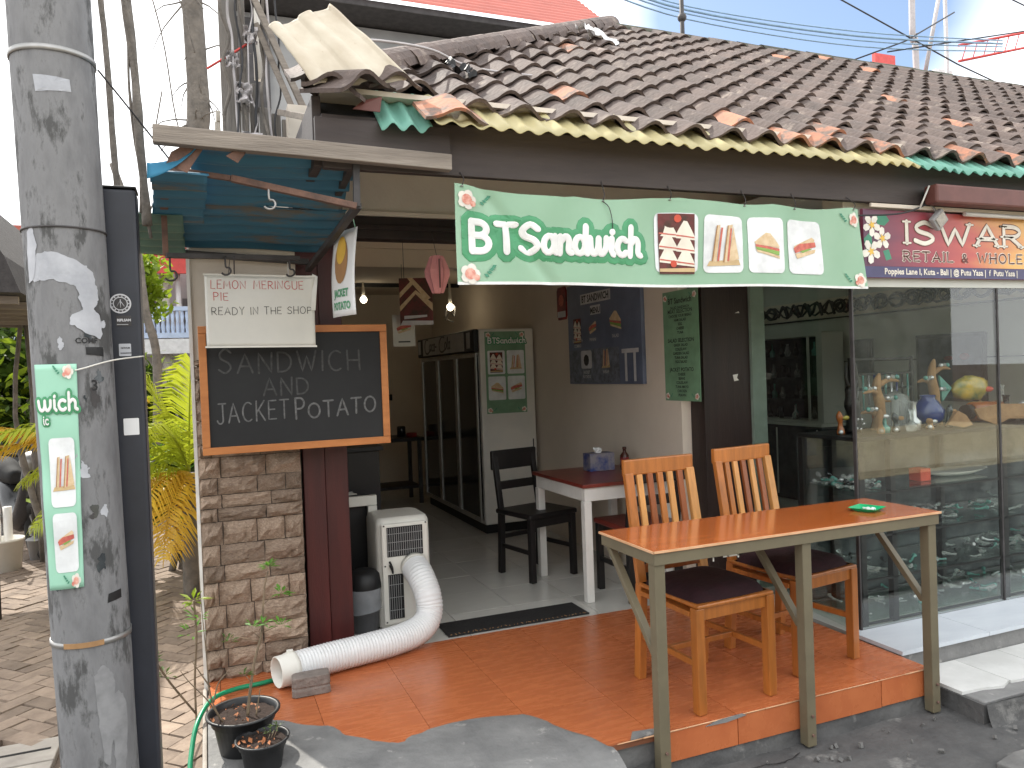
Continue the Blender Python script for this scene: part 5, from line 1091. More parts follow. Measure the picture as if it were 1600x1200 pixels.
teak_chair('front teak chair with dark cushion under the left half of the bar table', 2.005, 2.85, 4, 0)
teak_chair('second teak chair with dark cushion nearer the glass shop window', 2.615, 2.985, 8, 2)
# ---- door mat
mt_ = thing('door_mat', 'black rubber door mat lying across the shop threshold', 'mat', (1.6, 4.11, .179))
MB().box((1.17, 4.0, .180), (2.03, 4.235, .188)).build('rubber_sheet', 'black_matte', mt_, bevel=.003)
mb = MB()
for i in range(34): x = 1.19 + i * .0245; mb.cbox((x + rs.uniform(-.004, .004), 4.012 + rs.uniform(-.004, .006), .1895), (.004, rs.uniform(.006, .02), .003), (0, 0, rs.uniform(-1, 1)))
mb.build('worn_pattern', 'wood_tan', mt_)
# ---- portable air conditioner with hose
ac = thing('air_conditioner', 'cream portable air conditioner with grille standing inside the doorway', 'air conditioner', (1.0, 4.42, .178))
mb = MB(); prof = rrect(-.155, -.17, .155, .17, .05, 6); n = len(prof); vs = []
for z, s in ((.19, .94), (.20, 1), (.70, 1), (.78, .99), (.805, .93), (.812, .80)): vs += [(1.01 + x * s, 4.44 + y * s, z) for x, y in prof]
mb.add(vs, [(i * n + j, i * n + (j + 1) % n, (i + 1) * n + (j + 1) % n, (i + 1) * n + j) for i in range(5) for j in range(n)], True); mb.add(vs[-n:], [tuple(range(n))]); mb.add(vs[:n], [tuple(reversed(range(n)))]); mb.build('housing', 'white_plastic', ac)
MB().box((.875, 4.245, .215), (1.145, 4.272, .785)).build('rear_panel', 'white_plastic', ac, bevel=.012)
for z0, z1, x0, x1 in ((.60, .765, .905, 1.11), (.25, .50, .905, .99)):
    MB().box((x0, 4.2405, z0), (x1, 4.2445, z1)).build('grille_recess', 'black', ac)
    k = int((x1 - x0) / .0125)
    mb = MB()
    for i in range(k): mb.box((x0 + .003 + i * .0125, 4.2365, z0 + .004), (x0 + .0052 + i * .0125, 4.240, z1 - .004))
    for q in range(3): mb.box((x0, 4.2355, z0 + (z1 - z0) * (q + .7) / 3.5), (x1, 4.2363, z0 + (z1 - z0) * (q + .7) / 3.5 + .003))
    mb.build('grille_bars', 'wall_far', ac)
mb = MB()
for x, z in ((.89, .775), (1.13, .775), (.89, .55), (.89, .235), (1.13, .235)): mb.tube([(x, 4.246, z), (x, 4.242, z)], .005, 8)
mb.build('screw', 'steel_dark', ac); mb = MB(); mb.bar((.915, 4.235, .555), (.93, 4.235, .52), .02, .01); mb.tube([(.915, 4.24, .575), (.925, 4.22, .545), (.93, 4.235, .51)], .006, 6); mb.build('drain_plug', 'black', ac)
MB().lathe((0, 0, 0), [(0, 0)], 3)
mb = MB(); mb.tube([(1.055, 4.244, .535), (1.055, 4.205, .53)], .078, 24); mb.build('hose_collar', 'white_plastic', ac)
eh = thing('exhaust_hose', 'fat white ribbed exhaust hose curving from the air conditioner over orange tiles', 'hose', (.7, 3.8, .18))
ctrl = [(1.055, 4.21, .528), (1.06, 4.12, .50), (1.075, 4.045, .42), (1.075, 4.02, .34), (1.04, 3.985, .285), (.96, 3.93, .262), (.84, 3.875, .257), (.70, 3.835, .257), (.55, 3.80, .257), (.42, 3.765, .257), (.325, 3.735, .257)]
q = smooth_pts(ctrl, 30); res = [q[0]]; step_ = .0042
acc = 0
for a, b in zip(q, q[1:]):
    d = (b - a).length
    while acc + d >= step_:
        t_ = (step_ - acc) / d; a = a.lerp(b, t_); res.append(a.copy()); d = (b - a).length; acc = 0
    acc += d
n = len(res); rad = [.070 + (.0042 if min(i, n) > n * .30 else .0022) * math.sin(i * 2 * math.pi * .0042 / .0165) + .005 * (1 - min(1, i / (n * .3))) for i in range(n)]
MB().tube(res, rad, 28, caps=False).build('ribbed_tube', 'hose_white', eh)
d = (res[-1] - res[-8]).normalized(); e = res[-1]
def along(mb, prof, o, d, n=28):
    x = d.cross(V((0, 0, 1))).normalized(); y = d.cross(x); vs = []
    for r, t in prof:
        for j in range(n): a = 2 * math.pi * j / n; vs.append(o + d * t + (x * math.cos(a) + y * math.sin(a)) * r)
    k = len(prof); return mb.add(vs, [(i * n + j, i * n + (j + 1) % n, (i + 1) * n + (j + 1) % n, (i + 1) * n + j) for i in range(k - 1) for j in range(n)], True)
mb = along(MB(), [(.060, -.02), (.079, -.01), (.081, 0), (.081, .012), (.077, .016), (.077, .028), (.073, .032), (.072, .078), (.069, .08), (.066, .078), (.064, .0), (.06, -.02)], e, d); cl_ = mb.build('end_collar', 'white_plastic', eh)
p = e + d * .012 + V((0, 0, .079)); MB().cbox(tuple(p), (.03, .02, .022)).build('clip', 'white_plastic', cl_, bevel=.003)
mb = along(MB(), [(.066, 0), (0.0, .001)], e + d * .02, d); mb.build('dark_inside', 'shade_grey', cl_)
mb = MB(); me = None
pts = [(-.5, -.36), (-.42, -.5), (.4, -.5), (.5, -.38), (.5, .4), (.4, .5), (-.42, .46), (-.5, .3)]
mb.add([V((.395 + x * .17 + .01 * noise.noise(V((x * 4, y * 4, z))), 3.60 + y * .085, .181 + z)) for z, k in ((0, 1), (.03, 1.0), (.034, .93), (.040, .93), (.044, 1.0), (.082, .99), (.088, .93)) for x, y in [(a * k, b * k) for a, b in pts]],
       [(i * 8 + j, i * 8 + (j + 1) % 8, (i + 1) * 8 + (j + 1) % 8, (i + 1) * 8 + j) for i in range(6) for j in range(8)] + [tuple(range(48, 56)), tuple(reversed(range(8)))]); bl_ = mb.build('stone_block', 'block', None, bevel=.004); setp(bl_, 'grey interlocking paver stone propped against the white exhaust hose end', 'stone block')
# ---- green garden hose
gh = MB().tube(smooth_pts([(.34, 3.83, .192), (.20, 3.79, .192), (.07, 3.75, .20), (-.03, 3.66, .205), (-.09, 3.52, .17), (-.115, 3.38, .10), (-.12, 3.25, .045), (-.115, 3.05, .03), (-.10, 2.7, .03)], 8), .0105, 10).build('garden_hose', 'hose_green'); setp(gh, 'green garden hose curling off the platform beside the potted plants', 'hose')
# ---- pots with plants
def pot(name, lab, c, r, h, zb, seed):
    t = thing(name, lab, 'potted plant', (c[0], c[1], zb)); rr = random.Random(seed)
    mb = MB(); mb.lathe((c[0], c[1], zb), [(0, .002), (r * .62, .002), (r * .66, .01), (r * .80, h * .74), (r * .86, h * .76), (r * .88, h * .93), (r * 1.0, h * .95), (r * 1.0, h), (r * .92, h), (r * .88, h * .95), (r * .84, h * .8)], 32); mb.build('pot', 'pot_black', t)
    mb = MB(); mb.grid(lambda a, b: V((c[0], c[1], zb)) + V((r * .86 * b * math.cos(a * 6.2832), r * .86 * b * math.sin(a * 6.2832), h * .86 + .008 * noise.noise(V((math.cos(a * 6.28) * b * 5, math.sin(a * 6.28) * b * 5, seed))))), 24, 8); mb.build('soil', 'soil', t)
    mb = MB()
    for i in range(26):
        a = rr.uniform(0, 6.3); q = r * .75 * rr.random() ** .5; s = rr.uniform(.005, .014); p = V((c[0] + q * math.cos(a) - .03, c[1] + q * math.sin(a), zb + h * .87 + .008)); e = Euler((rr.uniform(-.6, .6), rr.uniform(-.6, .6), rr.uniform(0, 6))).to_matrix()
        mb.add([p + e @ V((-s, 0, 0)), p + e @ V((0, -s * .6, .003)), p + e @ V((s, 0, 0)), p + e @ V((0, s * .6, .003))], [(0, 1, 2, 3)])
    mb.build('dry_leaves', 'dry_leaf', t); return t, rr
p1, rr = pot('potted_plant', 'large black pot with thin leggy seedling by the platform corner', (.085, 3.155), .138, .155, .183, 1)
z0 = .32
stem = smooth_pts([(.10, 3.14, z0), (.115, 3.15, .42), (.135, 3.16, .52), (.165, 3.17, .62), (.175, 3.17, .72), (.185, 3.18, .80), (.20, 3.18, .86)], 5)
MB().tube(stem, [.0065 * (1 - i / 50) for i in range(len(stem))], 7).build('stem', 'stem', p1)
for pts, c, s, n, mt in (([(.165, 3.17, .62), (.19, 3.15, .635), (.225, 3.15, .645)], (.235, 3.15, .648), .017, 12, 'leaf_bright'), ([(.16, 3.17, .60), (.13, 3.15, .64)], (.135, 3.15, .655), .020, 9, 'leaf_bright'), ([(.165, 3.17, .62), (.175, 3.15, .66)], (.168, 3.14, .665), .019, 8, 'leaf_bright'), ([(.155, 3.17, .59), (.08, 3.16, .62), (.05, 3.15, .61)], (.04, 3.15, .612), .016, 9, 'leaf'), ([(.175, 3.17, .73), (.22, 3.17, .765)], (.245, 3.17, .765), .019, 13, 'leaf_bright'), ([(.19, 3.18, .82), (.20, 3.18, .86)], (.203, 3.18, .875), .018, 18, 'leaf_bright'), ([(.12, 3.15, .44), (.10, 3.15, .47)], (.09, 3.15, .475), .014, 5, 'leaf')):
    MB().tube(pts, .0016, 5).build('twig', 'stem', p1); sprig(c, n, s, mt, rr, .03).build('leaf_cluster', mt, p1)
for pts in ([(.0, 3.16, z0), (-.03, 3.15, .42), (-.04, 3.16, .60), (-.05, 3.17, .80), (-.052, 3.18, 1.0)], [(.01, 3.12, z0), (-.04, 3.10, .42), (-.10, 3.1, .50), (-.13, 3.1, .55)], [(.13, 3.12, z0), (.15, 3.13, .42)], [(-.02, 3.15, .39), (.0, 3.15, .46), (.04, 3.15, .50)], [(-.03, 3.15, .45), (-.09, 3.15, .56)]):
    q = smooth_pts(pts, 5); MB().tube(q, [.0035 * (1 - i / (len(q) * 1.3)) for i in range(len(q))], 5).build('bare_stem', 'stem', p1)
p2, rr = pot('potted_plant', 'small black pot with a withered herb in front of the large pot', (.142, 2.97), .098, .125, .175, 2)
for k in range(3): c = (.17 + .015 * k, 2.98, .30 + .012 * k); MB().tube([(.16 + .01 * k, 2.98, .275), c], .0015, 5).build('stem', 'stem', p2); sprig(c, 9, .010, 'leaf', rr, .03).build('leaf_cluster', 'leaf', p2)

# ================================================================== INSIDE THE SANDWICH SHOP
fr_ = thing('drinks_fridge', 'tall white three door drinks fridge with cola header against the right wall', 'fridge', (2.5, 7.35, .178))
MB().box((2.255, 6.40, .26), (2.775, 8.30, 2.0)).build('cabinet', 'fridge_white', fr_, bevel=.012)
MB().box((2.27, 6.43, .18), (2.76, 8.27, .258)).build('plinth', 'black', fr_)
MB().box((2.20, 6.40, 1.80), (2.253, 8.30, 2.0)).build('header', 'black', fr_, bevel=.012)
S = plane((2.1985, 8.28, 1.815), (0, -1, 0), (0, 0, 1), (-1, 0, 0))
pbox(MB(), S, .22, .0, 1.62, .17, 0, .004).build('header_panel', 'header_panel', fr_); mb = MB(); pbox(mb, S, .03, .02, .12, .16, 0, .004); pbox(mb, S, 1.70, .02, 1.79, .16, 0, .004); mb.build('header_stripe', 'header_panel', fr_)
mb = MB(); 
cs = smooth_pts([(.44, .16), (.36, .165), (.30, .10), (.33, .03), (.42, .02), (.52, .06)], 4); sweep(mb, [(p.x, p.y) for p in cs], S, .010, .002, .0045)
strokes(mb, 'oca-', S, .47, .04, .11, .009, gap=.12, shear=.2, height=.002, off=.0045)
cs = smooth_pts([(1.02, .16), (.92, .165), (.84, .10), (.87, .03), (.96, .02), (1.06, .05)], 4); sweep(mb, [(p.x, p.y) for p in cs], S, .010, .002, .0045); strokes(mb, 'ola', S, 1.02, .04, .11, .009, gap=.16, shear=.2, height=.002, off=.0045)
mb.build('header_logo', 'logo_dark', fr_)
for i in range(3):
    y0 = 6.43 + i * .615; dr = MB()
    d_ = MB().box((2.235, y0, .30), (2.25, y0 + .60, 1.78)).build('door_glass', 'fridge_dark', fr_)
    for a_ in (((2.225, y0, .28), (2.252, y0 + .035, 1.79)), ((2.225, y0 + .575, .28), (2.252, y0 + .61, 1.79)), ((2.225, y0 + .036, 1.755), (2.252, y0 + .574, 1.79)), ((2.225, y0 + .036, .28), (2.252, y0 + .574, .32))): MB().box(*a_).build('door_frame', 'alu', d_)
MB().box((2.735, 6.393, .82), (2.743, 6.399, 1.0)).build('vent_slot', 'black', fr_)
S = plane((2.305, 6.398, 1.245), (1, 0, 0), (0, 0, 1), (0, -1, 0))
fp = thing('fridge_poster', 'green BT Sandwich poster with four pictures stuck on the fridge side', 'poster', (2.49, 6.39, 1.245))
pbox(MB(), S, 0, 0, .385, .73, .0005, .003).build('sheet', 'menu_green', fp)
for k, (u, v) in enumerate(((.02, .35), (.205, .35), (.02, .12), (.205, .12))): mb = MB(); patch(mb, rrect(u, v, u + .165, v + .21, .012), S, .004, 1); mb.build('picture_card', 'ban_card', fp); sandwich(fp, S, u + .082, v + .105, .12, (0, 1, 2, 3)[k], .005)
mb = MB(); strokes(mb, 'BT', S, .03, .625, .048, .014, gap=.3, height=.001, off=.004); strokes(mb, 'S', S, .11, .625, .048, .014, height=.001, off=.004); strokes(mb, 'andwich', S, .15, .625, .048, .014, gap=.2, height=.001, off=.004); mb.build('lettering_outline', 'ban_dark', fp)
mb = MB(); strokes(mb, 'BT', S, .03, .625, .048, .0048, gap=.3, height=.001, off=.006); strokes(mb, 'S', S, .11, .625, .048, .0048, height=.001, off=.006); strokes(mb, 'andwich', S, .15, .625, .048, .0048, gap=.2, height=.001, off=.006); mb.build('lettering', 'ban_white', fp)
for u, v, f_ in ((.03, .70, 1), (.355, .70, -1), (.03, .03, 1), (.355, .03, -1)): flower(fp, S, u, v, .045, .004, f_)
# menus on the right wall
SW = lambda y0, z0: plane((2.7985, y0, z0), (0, -1, 0), (0, 0, 1), (-1, 0, 0))
mn = thing('menu_board', 'blue BT Sandwich menu board with food pictures on the right wall', 'menu board', (2.79, 5.1, 1.49)); S = SW(5.66, 1.495)
pbox(MB(), S, 0, 0, 1.13, .79, .0, .03).build('panel', 'menu_blue', mn, bevel=.003)
pbox(MB(), S, .01, .01, .82, .27, .031, .032).build('street_print', 'menu_grey', mn)
mb = MB(); pbox(mb, S, .24, .62, .72, .70, .032, .033); pbox(mb, S, .40, .53, .56, .60, .032, .033); mb.build('title_backing', 'soft_white', mn)
mb = MB(); ftext(mb, 'BT SANDWICH', S, .48, .635, .075, .0345, 'CENTER', .002, .85); ftext(mb, 'MENU', S, .48, .54, .062, .0345, 'CENTER', .002, .9); mb.build('title', 'ink_black', mn)
for u, v, s, k in ((.17, .42, .13, 0), (.43, .43, .13, 3), (.78, .46, .17, 2), (.62, .19, .13, 1)): sandwich(mn, S, u, v, s, k, .033)
mb = MB(); patch(mb, rrect(.22, .12, .40, .26, .02), S, .033, 1); mb.build('card_print', 'soft_white', mn); mb = MB(); patch(mb, arcp(.31, .185, .045), S, .034, 1); mb.build('pot_print', 'ink_black', mn)
mb = MB()
for u, v, t in ((.17, .33, 'SANDWICH'), (.17, .29, 'COMBO'), (.43, .33, 'PANINI'), (.78, .34, 'SALAD'), (.31, .08, 'JACKET'), (.31, .045, 'POTATO'), (.62, .08, 'WRAP')): ftext(mb, t, S, u, v, .033, .0335, 'CENTER', .0006)
mb.build('caption', 'soft_white', mn)
mb = MB(); pbox(mb, S, .90, .02, .93, .22, .033, .034); pbox(mb, S, 1.02, .02, 1.05, .22, .033, .034); pbox(mb, S, .86, .22, 1.09, .25, .033, .034); mb.build('table_print', 'soft_white', mn)
gm = thing('menu_strip', 'tall green printed menu strip beside the dark pillar', 'menu', (2.79, 4.1, 1.385)); S = SW(4.30, 1.387)
pbox(MB(), S, 0, 0, .385, .70, .0005, .003).build('sheet', 'menu_green', gm)
mb = MB(); ftext(mb, 'BT Sandwich', S, .19, .62, .05, .004, 'CENTER', .001)
for i, t in enumerate(('SALAD SANDWICH', 'MEAT SELECTION', 'CHOOSE YOUR BREAD', 'HAM SALAD', 'EGG', 'CHEESE', 'TUNA', '', 'SALAD SELECTION', 'GREEK SALAD', 'COLESLAW', 'GARDEN SALAD', 'TUNA SALAD', 'EGG SALAD', '', 'JACKET POTATO', 'CHEESE', 'BEANS', 'COLESLAW', 'TUNA MAYO', 'CHICKEN', 'PRAWN')): 
    if t: ftext(mb, t, S, .19, .585 - i * .0265, .034 if 'SEL' in t or 'JACK' in t else .024, .004, 'CENTER', .0005)
mb.build('lettering', 'ink_black', gm)
for u, v, f_ in ((.03, .66, 1), (.35, .66, -1), (.03, .03, 1), (.35, .03, -1)): flower(gm, S, u, v, .04, .004, f_)
cn = thing('can_sign', 'red drink can shaped sign left of the blue menu board', 'sign', (2.79, 5.8, 2.03)); S = SW(5.89, 2.03)
mb = MB(); pp_ = [(.02, .0), (.15, .0), (.17, .03), (.17, .24), (.15, .27), (.02, .27), (.0, .24), (.0, .03)]; mb.add([S(u, v, .001) for u, v in pp_] + [S(u, v, .014) for u, v in pp_], [tuple(reversed(range(8))), tuple(range(8, 16))] + [(i, (i + 1) % 8, 8 + (i + 1) % 8, 8 + i) for i in range(8)]); mb.build('can_panel', 'can_red', cn)
mb = MB(); pbox(mb, S, .01, .02, .16, .07, .0145, .0155); mb.build('label_band', 'soft_white', cn); mb = MB(); patch(mb, arcp(.085, .16, .05), S, .0155, 1); mb.build('label_print', 'soft_white' if 0 else 'ham', cn)
# hanging posters, lantern, bulbs
hp = thing('hanging_poster', 'red toasted sandwich poster hanging from the ceiling inside', 'poster', (1.47, 5.6, 1.99)); S = plane((1.36, 5.6, 1.985), (1, -.25, .0), (0, 0, 1), (-.2, -1, 0))
pbox(MB(), S, 0, 0, .245, .35, 0, .002).build('sheet', 'photo_dark', hp)
mb = MB(); [patch(mb, q, S, .003 + i * .0006, 1) for i, q in enumerate(([(.0, .10), (.12, .23), (.12, .26), (.0, .14)], [(.245, .10), (.12, .23), (.12, .26), (.245, .16)], [(.0, .20), (.10, .30), (.09, .33), (.0, .24)], [(.06, .35), (.2, .18), (.23, .2), (.1, .35)]))]; mb.build('crust_print', 'bread', hp)
mb = MB(); patch(mb, [(.0, .0), (.245, .0), (.245, .03), (.02, .035)], S, .003, 1); patch(mb, [(.03, .045), (.2, .06), (.2, .075), (.03, .07)], S, .0035, 1); mb.build('label_print', 'soft_white', hp); MB().tube([(1.40, 5.6, 2.335), (1.40, 5.6, 2.66)], .002, 4).build('string', 'steel_dark', hp)
hp2 = thing('hanging_poster', 'small white sandwich flyer hanging behind the red poster', 'poster', (1.36, 5.9, 1.86)); S = plane((1.335, 5.75, 1.835), (1, -.1, .0), (0, 0, 1), (0, -1, 0))
pbox(MB(), S, 0, 0, .17, .24, 0, .002).build('sheet', 'laminate', hp2); sandwich(hp2, S, .085, .14, .12, 3, .003); mb = MB(); pbox(mb, S, .04, .03, .13, .04, .003, .004); mb.build('text_line', 'ink_black', hp2); MB().tube([(1.42, 5.75, 2.07), (1.42, 5.75, 2.46)], .002, 4).build('string', 'steel_dark', hp2)
ln = thing('paper_lantern', 'pink folded paper lantern hanging in the doorway beside the banner', 'lantern', (1.155, 3.9, 2.04)); 
mb = MB(); pr = [(.03, 0), (.065, .09), (.066, .12), (.038, .19), (.03, .197)]; n = 12
vs = [(1.155 + r * (1 if j % 2 else .72) * math.cos(2 * math.pi * j / n + .2), 3.9 + r * (1 if j % 2 else .72) * math.sin(2 * math.pi * j / n + .2), 2.038 + z) for r, z in pr for j in range(n)]
mb.add(vs, [(i * n + j, i * n + (j + 1) % n, (i + 1) * n + (j + 1) % n, (i + 1) * n + j) for i in range(4) for j in range(n)]); mb.build('shade', 'lantern_pink', ln); mb = MB(); mb.bar((1.148, 3.832, 2.06), (1.148, 3.832, 2.21), .008, .004); mb.build('fold', 'sign_brown', ln); MB().tube([(1.155, 3.9, 2.235), (1.155, 3.995, 2.40)], .0015, 4).build('string', 'steel_dark', ln)
for (x, y, z, lab) in ((1.66, 8.5, 2.47, 'lit bare ceiling bulb deep inside the shop at the left'), (2.47, 7.9, 2.33, 'lit bulb in a wire fitting hanging above the fridge')):
    t = thing('ceiling_bulb', lab, 'lamp', (x, y, z), 0, 'lit bulbs inside the shop'); MB().blob((x, y, z), .038, 12, 8).build('bulb', 'bulb', t); MB().tube([(x, y, z + .04), (x, y, z + .10), (x, y, 2.655)], [.02, .02, .006], 8).build('holder', 'white_plastic', t)
    if y < 8: MB().tube(smooth_pts([(x - .06, y, z - .14), (x - .02, y - .05, z - .05), (x + .04, y, z - .10), (x + .05, y, z + .02), (x - .04, y, z - .02), (x - .05, y, z - .12), (x + .03, y, z - .16)], 5), .008, 5).build('wire_cage', 'galv', t)
# small dining table with black chairs
dt = thing('dining_table', 'white legged dining table with dark red top against the inner wall', 'table', (2.42, 4.55, .178))
MB().box((2.10, 4.17, .885), (2.75, 4.95, .908)).build('tabletop', 'table_red', dt, bevel=.003)
for a_ in (((2.12, 4.19, .80), (2.73, 4.21, .884)), ((2.12, 4.91, .80), (2.73, 4.93, .884)), ((2.12, 4.215, .80), (2.14, 4.905, .884)), ((2.71, 4.215, .80), (2.73, 4.905, .884))): MB().box(*a_).build('apron', 'white_paint', dt, bevel=.002)
for x in (2.115, 2.685):
    for y in (4.185, 4.885): MB().box((x, y, .179), (x + .05, y + .05, .799)).build('leg', 'white_paint', dt, bevel=.003)
tis = thing('tissue_box', 'blue and white printed tissue box on the red dining table', 'tissue box', (2.50, 4.62, .909)); MB().box((2.41, 4.66, .909), (2.60, 4.77, 1.03)).build('carton', 'tissue_blue', tis, bevel=.004); MB().grid(sheetfn((2.5, 4.715, 1.045), .06, .05, (.8, .2, 0), .03, 3), 5, 5, False).build('tissue', 'paper', tis)
sb = thing('sauce_bottle', 'dark red sauce bottle beside the tissue box', 'bottle', (2.63, 4.62, .909)); MB().lathe((2.655, 4.62, .909), [(0, 0), (.028, 0), (.03, .02), (.03, .10), (.012, .125), (.011, .14), (.014, .143), (.014, .158), (0, .16)], 14).build('bottle', 'bottle_brown', sb); MB().lathe((2.655, 4.62, .945), [(.0305, 0), (.031, .003), (.031, .05), (.0305, .053)], 14).build('label', 'can_red', sb)
def black_chair(lab, x, y, rz):
    t = thing('cafe_chair', lab, 'chair', (x, y, .179), R(rz), 'black chairs around the dining table'); m0 = Matrix.Translation((x, y, .179)) @ Matrix.Rotation(R(rz), 4, 'Z')
    def B(nm, a, b, wx, wy, bev=.004):
        mb = MB(); mb.bar(a, b, wx, wy, (0, 1, 0) if abs(a[2] - b[2]) > .05 else (0, 0, 1)); mb.v = [m0 @ p for p in mb.v]; mb.build(nm, 'black_wood', t, bevel=bev)
    for s in (-1, 1):
        B('front_leg', (s * .18, -.18, 0), (s * .18, -.18, .43), .04, .04); B('rear_leg', (s * .17, .2, 0), (s * .17, .18, .44), .04, .04); B('back_post', (s * .17, .18, .44), (s * .17, .25, .86), .04, .03); B('stretcher', (s * .18, -.16, .2), (s * .17, .18, .2), .02, .03)
    B('seat_rail', (-.16, -.18, .40), (.16, -.18, .40), .03, .06); B('backrest', (-.2, .245, .80), (.2, .245, .80), .03, .14, .01); B('backrest_slat', (-.15, .215, .62), (.15, .215, .62), .02, .06, .004); B('stretcher', (-.17, .19, .26), (.17, .19, .26), .02, .03)
    mb = MB(); mb.box((-.21, -.21, .43), (.21, .20, .465)); mb.v = [m0 @ p for p in mb.v]; mb.build('seat', 'table_red' if 'red' in lab else 'black_wood', t, bevel=.012)
black_chair('black wooden chair standing behind the dining table next to the fridge', 2.13, 4.98, 14)
black_chair('black chair with dark red seat in front of the dining table', 2.52, 4.30 - .05, 180)
# bin, frame, counter etc
bn = thing('waste_bin', 'grey waste bin with clear liner next to the air conditioner', 'bin', (.775, 4.32, .178)); MB().lathe((.785, 4.33, .179), [(0, .004), (.072, .004), (.092, .24), (.096, .24), (.096, .25), (.088, .25), (.07, .01), (0, .01)], 20).build('bucket', 'bin_grey', bn)
mb = MB(); mb.grid(lambda a, b: V((.785, 4.33, 0)) + V(((.098 + .004 * noise.noise(V((a * 12, b * 4, 1)))) * math.cos(a * 6.2832), (.098 + .004 * noise.noise(V((a * 12, b * 4, 7)))) * math.sin(a * 6.2832), .30 + .135 * b + .01 * math.sin(a * 9) * (1 - b))), 40, 6); mb.build('liner', 'liner', bn)
mb = MB(); mb.lathe((.785, 4.33, .43), [(.1, 0), (.1, .02), (.09, .08), (.05, .10), (0, .1)], 20); mb.build('dark_lid', 'black', bn)
wf = thing('white_cabinet', 'low white framed cabinet standing behind the air conditioner', 'cabinet', (.72, 4.75, .178))
for a_ in (((.60, 4.60, .84), (.93, 4.64, .90)), ((.875, 4.60, .18), (.93, 4.64, .838)), ((.50, 4.60, .18), (.55, 4.64, .838))): MB().box(*a_).build('frame_rail', 'white_plastic', wf, bevel=.004)
MB().box((.50, 4.66, .18), (.93, 4.95, .86)).build('carcass', 'black', wf)
ct = thing('service_counter', 'dark service counter along the left wall inside the shop', 'counter', (.55, 5.5, .178)); MB().box((.12, 5.1, .18), (1.06, 6.6, 1.12)).build('body', 'black_wood', ct, bevel=.004); MB().box((.10, 5.06, 1.122), (1.08, 6.62, 1.15)).build('worktop', 'black', ct, bevel=.003)
mb = MB(); mb.blob((.83, 5.0, .83), .05, 10, 7, (1.2, 1, .8), .3); b_ = mb.build('plastic_bag', 'white_plastic'); setp(b_, 'small pale plastic bag hanging on the dark counter front', 'bag')
kt = thing('kitchen_table', 'dark cluttered work table deep inside the shop', 'table', (1.9, 8.6, .178))
MB().box((1.45, 8.35, .88), (2.25, 8.9, .92)).build('top', 'black_wood', kt, bevel=.003)
for x in (1.47, 2.18):
    for y in (8.37, 8.83): MB().box((x, y, .18), (x + .04, y + .04, .879)).build('leg', 'steel_dark', kt)
MB().box((1.5, 8.4, .35), (2.2, 8.85, .38)).build('lower_shelf', 'black_wood', kt)
for i, (x, y, r, h, mt, nm, lab) in enumerate(((1.55, 8.5, .05, .06, 'steel_dark', 'pan', 'dark pan on the left of the deep work table'), (1.75, 8.5, .08, .04, 'galv', 'tray', 'shallow metal tray on the deep work table'), (2.05, 8.6, .05, .12, 'glass_dark', 'jar', 'dark jar on the deep work table'), (1.9, 8.7, .035, .15, 'wall_far', 'bottle', 'grey bottle at the back of the deep work table'), (2.13, 8.45, .06, .05, 'can_red', 'tub', 'red tub at the right end of the deep work table'))):
    o = MB().lathe((x, y, .921), [(0, 0), (r, 0), (r, h * .9), (r * .8, h), (0, h)], 14).build(nm, mt); setp(o, lab, nm)
sw = MB().box((2.15, 9.775, 1.30), (2.23, 9.799, 1.38)).build('wall_switch', 'black', None, bevel=.003); setp(sw, 'black switch box on the back wall left of the fridge', 'switch')

# ================================================================== GLASS SHOP ON THE RIGHT
gs = thing('souvenir_shop', 'glass fronted souvenir shop right of the dark pillar', 'building', (5, 3.04, 0))
GP = lambda nm, mt, a, b, **k: MB().box(a, b).build(nm, mt, gs, **k)
GP('corner_post', 'green_post', (3.228, 3.965, .166), (3.335, 4.13, 2.42), bevel=.003)
GP('floor', 'floor_tile', (3.1, 3.048, -.03), (9.2, 9.2, .172)); GP('ceiling', 'plaster_grey', (3.12, 3.06, 2.50), (9.2, 6.0, 2.60)); GP('ceiling', 'plaster_grey', (3.12, 7.8, 2.50), (9.2, 9.2, 2.60)); GP('ceiling', 'plaster_grey', (3.12, 6.001, 2.50), (3.9, 7.799, 2.60)); GP('ceiling', 'plaster_grey', (5.9, 6.001, 2.50), (9.2, 7.799, 2.60)); GP('added_roof_light', 'added_skylight', (3.9, 6.002, 2.54), (5.9, 7.798, 2.545)); GP('added_light_well', 'plaster_grey', (3.86, 6.0, 2.601), (3.9, 7.8, 3.3)); GP('added_light_well', 'plaster_grey', (5.9, 6.0, 2.601), (5.94, 7.8, 3.3)); GP('right_wall', 'plaster_grey', (6.0, 3.1, .17), (6.15, 9.2, 2.498)); GP('back_wall', 'plaster_grey', (3.24, 9.0, .17), (5.99, 9.15, 2.498)); GP('left_wall', 'plaster_grey', (3.226, 4.132, .17), (3.3, 9.0, 2.498))  # unseen roof light and well, added to bring daylight into the shop
GP('sign_beam', 'plaster', (3.1, 3.06, 2.34), (9.2, 3.2, 2.498)); GP('head_rail', 'plaster_grey', (3.11, 3.03, 1.985), (9.2, 3.06, 2.03))
for (a, b) in ((3.122, 4.195), (4.207, 5.5), (5.512, 7)): GP('window_pane', 'pane_glass', (a, 3.04, .182), (b, 3.048, 1.984))
sp = MB(); sp.add([(3.116, 3.05, .182), (3.226, 3.97, .182), (3.226, 3.97, 2.4), (3.116, 3.05, 2.4), (3.121, 3.05, .182), (3.231, 3.97, .182), (3.231, 3.97, 2.4), (3.121, 3.05, 2.4)], [(0, 3, 2, 1), (4, 5, 6, 7), (0, 1, 5, 4), (3, 7, 6, 2)]); sp.build('side_pane', 'pane_glass', gs)
